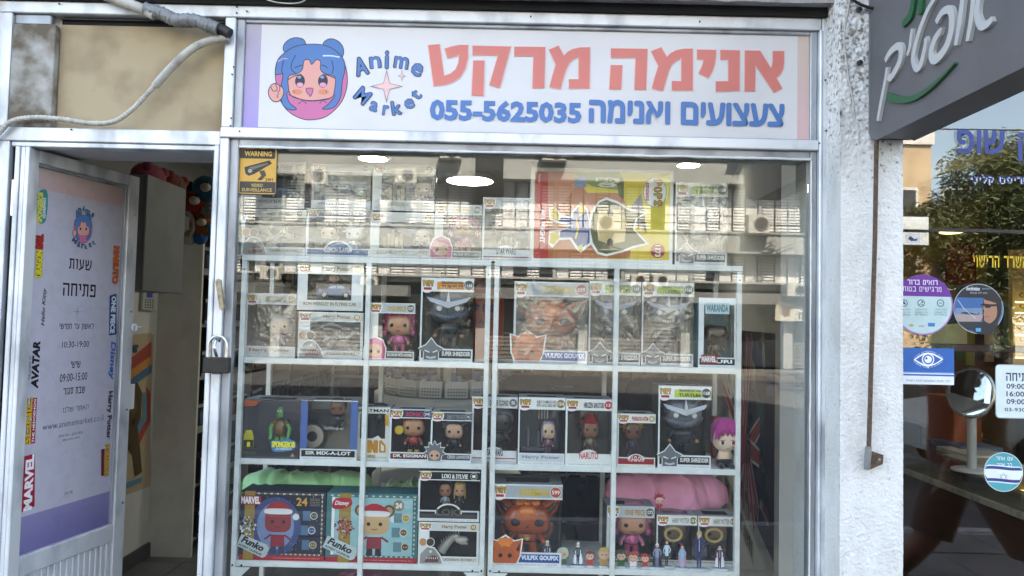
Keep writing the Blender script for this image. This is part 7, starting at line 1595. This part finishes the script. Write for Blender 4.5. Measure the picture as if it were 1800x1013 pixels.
for i, (y, z0, z1) in enumerate(((-11.5, 5.6, 6.0), (-11.2, 7.3, 7.25), (-11, 6.6, 6.4))):
    tag(B().tube([(-30+k*2.4, y, z0+(z1-z0)*k/30-.5*math.sin(math.pi*k/30)) for k in range(31)], .014, 5).build('overhead_wire', 'black_metal'), ['lowest', 'highest', 'middle'][(0, 1, 2)[i]]+' of three black overhead wires running along the street', 'wire', 'overhead wires along the street')
# brick building further on, then open sky
b2 = thing('brick_building', (18, -28, 0), 'ochre brick building beyond the tree, mirrored in the optician glass', 'building')
xr0 = V(1552, 300)[0]+.5; xr1 = W(1642, 300, 28).x
B().box(xr0, xr1, -38, -28.2, -.1, 9.2).build('wall', 'facade_brick', b2); B().box(xr0-.1, xr1+.1, -38, -28.1, 9.21, 10.6).build('upper_band', 'facade_pale', b2)
for i in range(2):
    for j in range(2): B().box(xr0+.8+i*2.2, xr0+2.0+i*2.2, -28.199, -28.12, 3.2+j*2.8, 4.6+j*2.8).build('window_frame', 'facade_pale', b2); B().box(xr0+.9+i*2.2, xr0+1.9+i*2.2, -28.119, -28.11, 3.3+j*2.8, 4.5+j*2.8).build('window_pane', 'dark_glass', b2)
b3 = thing('pale_building', (30, -34, 0), 'low pale building behind the tree across the street', 'building')
B().box(24, 50, -44, -34, -.1, 8.5).build('wall', 'facade_grey', b3)
for i in range(9): B().box(24.8+i*2.6, 26.2+i*2.6, -33.999, -33.9, 4.5, 6.2).build('window_pane', 'dark_glass', b3)
# street tree
def tree(x, y, zc, rx, rz, n, label, seed):
    rn = random.Random(seed); t = thing('street_tree', (x, y, 0), label, 'tree', 'street trees across the road')
    b = B(); b.tube(smooth([(x, y, -.1), (x+.1, y, 1.2), (x-.05, y+.1, 2.4), (x+.1, y, zc)], 4, False), [.20-.011*i for i in range(13)], 10)
    for k in range(8):
        a = k*.8; b.tube(smooth([(x, y, 2.2+.15*k), (x+math.cos(a)*rx*.4, y+math.sin(a)*rx*.4, zc-.3+.1*k), (x+math.cos(a)*rx*.75, y+math.sin(a)*rx*.75, zc+.2*k-.3)], 3, False), [.09-.012*i for i in range(7)], 7)
    b.build('trunk', 'bark', t)
    cl = [(rn.gauss(0, .45)*rx, rn.gauss(0, .45)*rx, rn.gauss(0, .42)*rz, rn.uniform(.25, .55)*rx*.6) for _ in range(46)]
    vs = np.zeros((n*4, 3)); 
    for i in range(n):
        c_ = cl[rn.randrange(46)]; d = Vector((rn.gauss(0,1), rn.gauss(0,1), rn.gauss(0,.8))).normalized()*c_[3]*rn.uniform(.5, 1.08)
        q = Vector((x+c_[0]+d.x, y+c_[1]+d.y, zc+c_[2]+d.z)); u = Vector((rn.gauss(0,1), rn.gauss(0,1), rn.gauss(0,.6)-.5)).normalized(); v = u.cross(Vector((rn.gauss(0,1), rn.gauss(0,1), rn.gauss(0,1)))).normalized(); s = rn.uniform(.045, .10)
        vs[4*i] = q; vs[4*i+1] = q+u*s+v*s*.22; vs[4*i+2] = q+u*s*2; vs[4*i+3] = q+u*s-v*s*.22
    me = bpy.data.meshes.new('crown'); me.vertices.add(4*n); me.vertices.foreach_set('co', (vs-np.array([x, y, 0])).ravel()); me.loops.add(4*n); me.polygons.add(n)
    me.loops.foreach_set('vertex_index', np.arange(4*n)); me.polygons.foreach_set('loop_start', np.arange(0, 4*n, 4)); me.polygons.foreach_set('loop_total', np.full(n, 4)); me.update(calc_edges=True); me.materials.append(M['leaf'])
    o = bpy.data.objects.new('crown', me); COL.objects.link(o); o.parent = t
xt = W(1700, 400, 16).x
tree(xt+.9, -16, 3.7, 3.1, 2.2, 120000, 'leafy street tree mirrored in the optician glass', 3)
tree(xt+5.0, -17.5, 4.2, 3.0, 1.9, 22000, 'second street tree further along the road', 4)
# parked cars
def car(x, y, col, label, first=[None]):
    o = thing('parked_car', (x, y, 0), label, 'car', 'cars parked along the street')
    ORG[o.name] = Vector((x, y, 0)); zg = -.16
    prof = [(-2.1,.35),(-2.12,.62),(-2.0,.80),(-1.2,.92),(-.55,1.38),(.0,1.47),(.75,1.42),(1.35,1.0),(1.95,.90),(2.1,.72),(2.1,.35)]
    b = B(); secs = [(-.86,.92),(-.80,1.0),(0,1.02),(.80,1.0),(.86,.92)]; n = len(prof); vs = []
    for yy, k in secs:
        for px_, pz in prof: vs.append((x+px_*(.985 if abs(yy) > .83 else 1), y+yy*(1-.16*max(0, (pz-.9)/.55)), zg+.0+pz*(1 if abs(yy) < .84 else .985)))
    fs = []
    for j in range(len(secs)-1):
        for i in range(n): fs.append((j*n+i, j*n+(i+1) % n, (j+1)*n+(i+1) % n, (j+1)*n+i))
    fs += [tuple(range(n))[::-1], tuple(range(4*n, 5*n))]; b.add(vs, fs, col, False); b.build('body', 'vinyl', o)
    for s in (-1, 1):
        b = B(); yy = y+s*.845; b.hexa([Vector((x+a, yy-s*.10*max(0, (z_-.9)/.5)+s*.012, zg+z_)) for a, z_ in ((-1.05,.95),(-.50,1.33),(-.02,1.38),(-.02,.95))], (0, s*.01, 0), '#0b0d10'); b.build('side_window', 'vinyl', o)
        b = B(); b.hexa([Vector((x+a, yy-s*.10*max(0, (z_-.9)/.5)+s*.012, zg+z_)) for a, z_ in ((.05,.95),(.05,1.38),(.70,1.34),(1.12,.98))], (0, s*.01, 0), '#0b0d10'); b.build('side_window', 'vinyl', o)
        for wx in (-1.3, 1.3):
            B().cyl((x+wx, y+s*.86-.09, zg+.32), .32, .18, 'Y', 24, '#101010').build('wheel', 'paint', o); B().cyl((x+wx, y+s*.90-.06*s-(.0), zg+.32), .18, .02*s+.001, 'Y', 16, '#8f9296').build('hubcap', 'paint', o)
        B().box(x-2.13, x-2.06, y+s*.62-.12, y+s*.62+.12, zg+.60, zg+.74, '#d9d9d4').build('headlight', 'vinyl', o); B().box(x+2.06, x+2.12, y+s*.62-.12, y+s*.62+.12, zg+.66, zg+.80, '#7a1418').build('tail_light', 'vinyl', o)
    b = B(); b.hexa([Vector((x-1.14, y-.66, zg+.985)), Vector((x-1.14, y+.66, zg+.985)), Vector((x-.60, y+.60, zg+1.375)), Vector((x-.60, y-.60, zg+1.375))], (-.01, 0, .014), '#0b0d10'); b.build('windscreen', 'vinyl', o)
car(6.8, -6.4, '#c9cbcc', 'white parked car nearest the optician, on the shop side of the street'); car(-9.6, -19.8, '#2a3038', 'dark blue car parked across the street')

# passer-by, mirrored in the lower pane of the optician
def person(x, y, label, top, short, skin):
    o = thing('person', (x, y, 0), label, 'person')
    V_ = []; E_ = []; RAD = []
    def a(p_, r_, par=None):
        V_.append(p_); RAD.append(r_); i = len(V_)-1
        if par is not None: E_.append((par, i))
        return i
    pel = a((0,0,.95), (.15,.11)); bel = a((0,0,1.10), (.145,.10), pel); ch = a((.02,0,1.32), (.17,.11), bel); nk = a((.03,0,1.47), (.06,.06), ch); hd = a((.05,0,1.60), (.085,.09), nk); a((.05,0,1.72), (.075,.08), hd)
    for s, fx in ((1, .38), (-1, -.34)):
        hip = a((.02,s*.10,.90), (.10,.10), pel); kn = a((fx*.55+.05,s*.10,.50), (.065,.065), hip); an = a((fx*1.05-(.12 if fx < 0 else 0),s*.10,.10 if fx > 0 else .17), (.04,.04), kn); a((fx*1.05+.16-(.12 if fx < 0 else 0),s*.10,.05 if fx > 0 else .07), (.04,.03), an)
        sh_ = a((.02,s*.19,1.38), (.06,.06), ch); el = a((-fx*.35,s*.24,1.12), (.045,.045), sh_); wr_ = a((-fx*.75+.08,s*.22,.93), (.03,.03), el); hnd = a((-fx*.85+.08,s*.22,.86), (.035,.02), wr_)
        for k in range(4): f1 = a((-fx*.9+.05+k*.018,s*.22,.80), (.010,.010), hnd); a((-fx*.92+.06+k*.018,s*.215,.765-.004*(k % 2)), (.009,.009), f1)
        t1 = a((-fx*.85+.13,s*.21,.83), (.011,.011), hnd)
    me = bpy.data.meshes.new('body'); me.from_pydata([tuple(v) for v in V_], E_, []); ob_ = bpy.data.objects.new('body', me); COL.objects.link(ob_); ob_.parent = o
    sk = ob_.modifiers.new('s', 'SKIN'); ss = ob_.modifiers.new('u', 'SUBSURF'); ss.levels = 1; ss.render_levels = 2
    for i, r_ in enumerate(RAD): me.skin_vertices[0].data[i].radius = r_
    me.skin_vertices[0].data[0].use_root = True; m_ = mat('skin_tone', skin, rough=.6); me.materials.append(m_)
    ORG[o.name] = Vector((0,0,0))
    b = B(); b.tube([(0,0,.92), (0,0,1.1), (.02,0,1.33), (.025,0,1.44)], [.175, .165, .195, .09], 20, top)
    for s, fx in ((1, .38), (-1, -.34)): b.tube([(.02,s*.17,1.39), (-fx*.2,s*.225,1.24)], [.085, .075], 12, top)
    b.build('shirt', 'cloth', o); b = B(); b.tube([(0,0,.86),(0,0,1.0)], [.17,.172], 18, short)
    for s, fx in ((1, .38), (-1, -.34)): b.tube([(.01,s*.09,.92), (fx*.30+.03,s*.10,.68), (fx*.5+.05,s*.10,.52)], [.115, .11, .10], 14, short)
    b.build('shorts', 'cloth', o); B().blob((.045,0,1.70), (.105,.095,.09), .95, 14, 9, '#1c1410').build('hair', 'cloth', o)
    b = B(); b.blob((.145,0,1.62), (.02,.016,.022), 1, 8, 6, skin)
    b.build('nose', 'cloth', o)
    for s in (-1, 1): B().blob((.125,s*.035,1.645), (.012,)*3, 1, 8, 5, '#15100e').build('eye', 'vinyl', o); B().blob((.04,s*.092,1.62), (.02,.012,.03), 1, 8, 5, skin).build('ear', 'cloth', o)
    for s, fx in ((1, .38), (-1, -.34)): B().blob((fx*1.05+.07-(.12 if fx < 0 else 0), s*.10, .035 if fx > 0 else .06), (.14,.05,.04), .8, 12, 7, '#3a3634').build('shoe', 'vinyl', o)
    o.location = (x, y, .0); return o
person(2.25, -1.45, 'person in dark shorts walking past the optician', '#4a1f18', '#33150f', '#7a4a38')
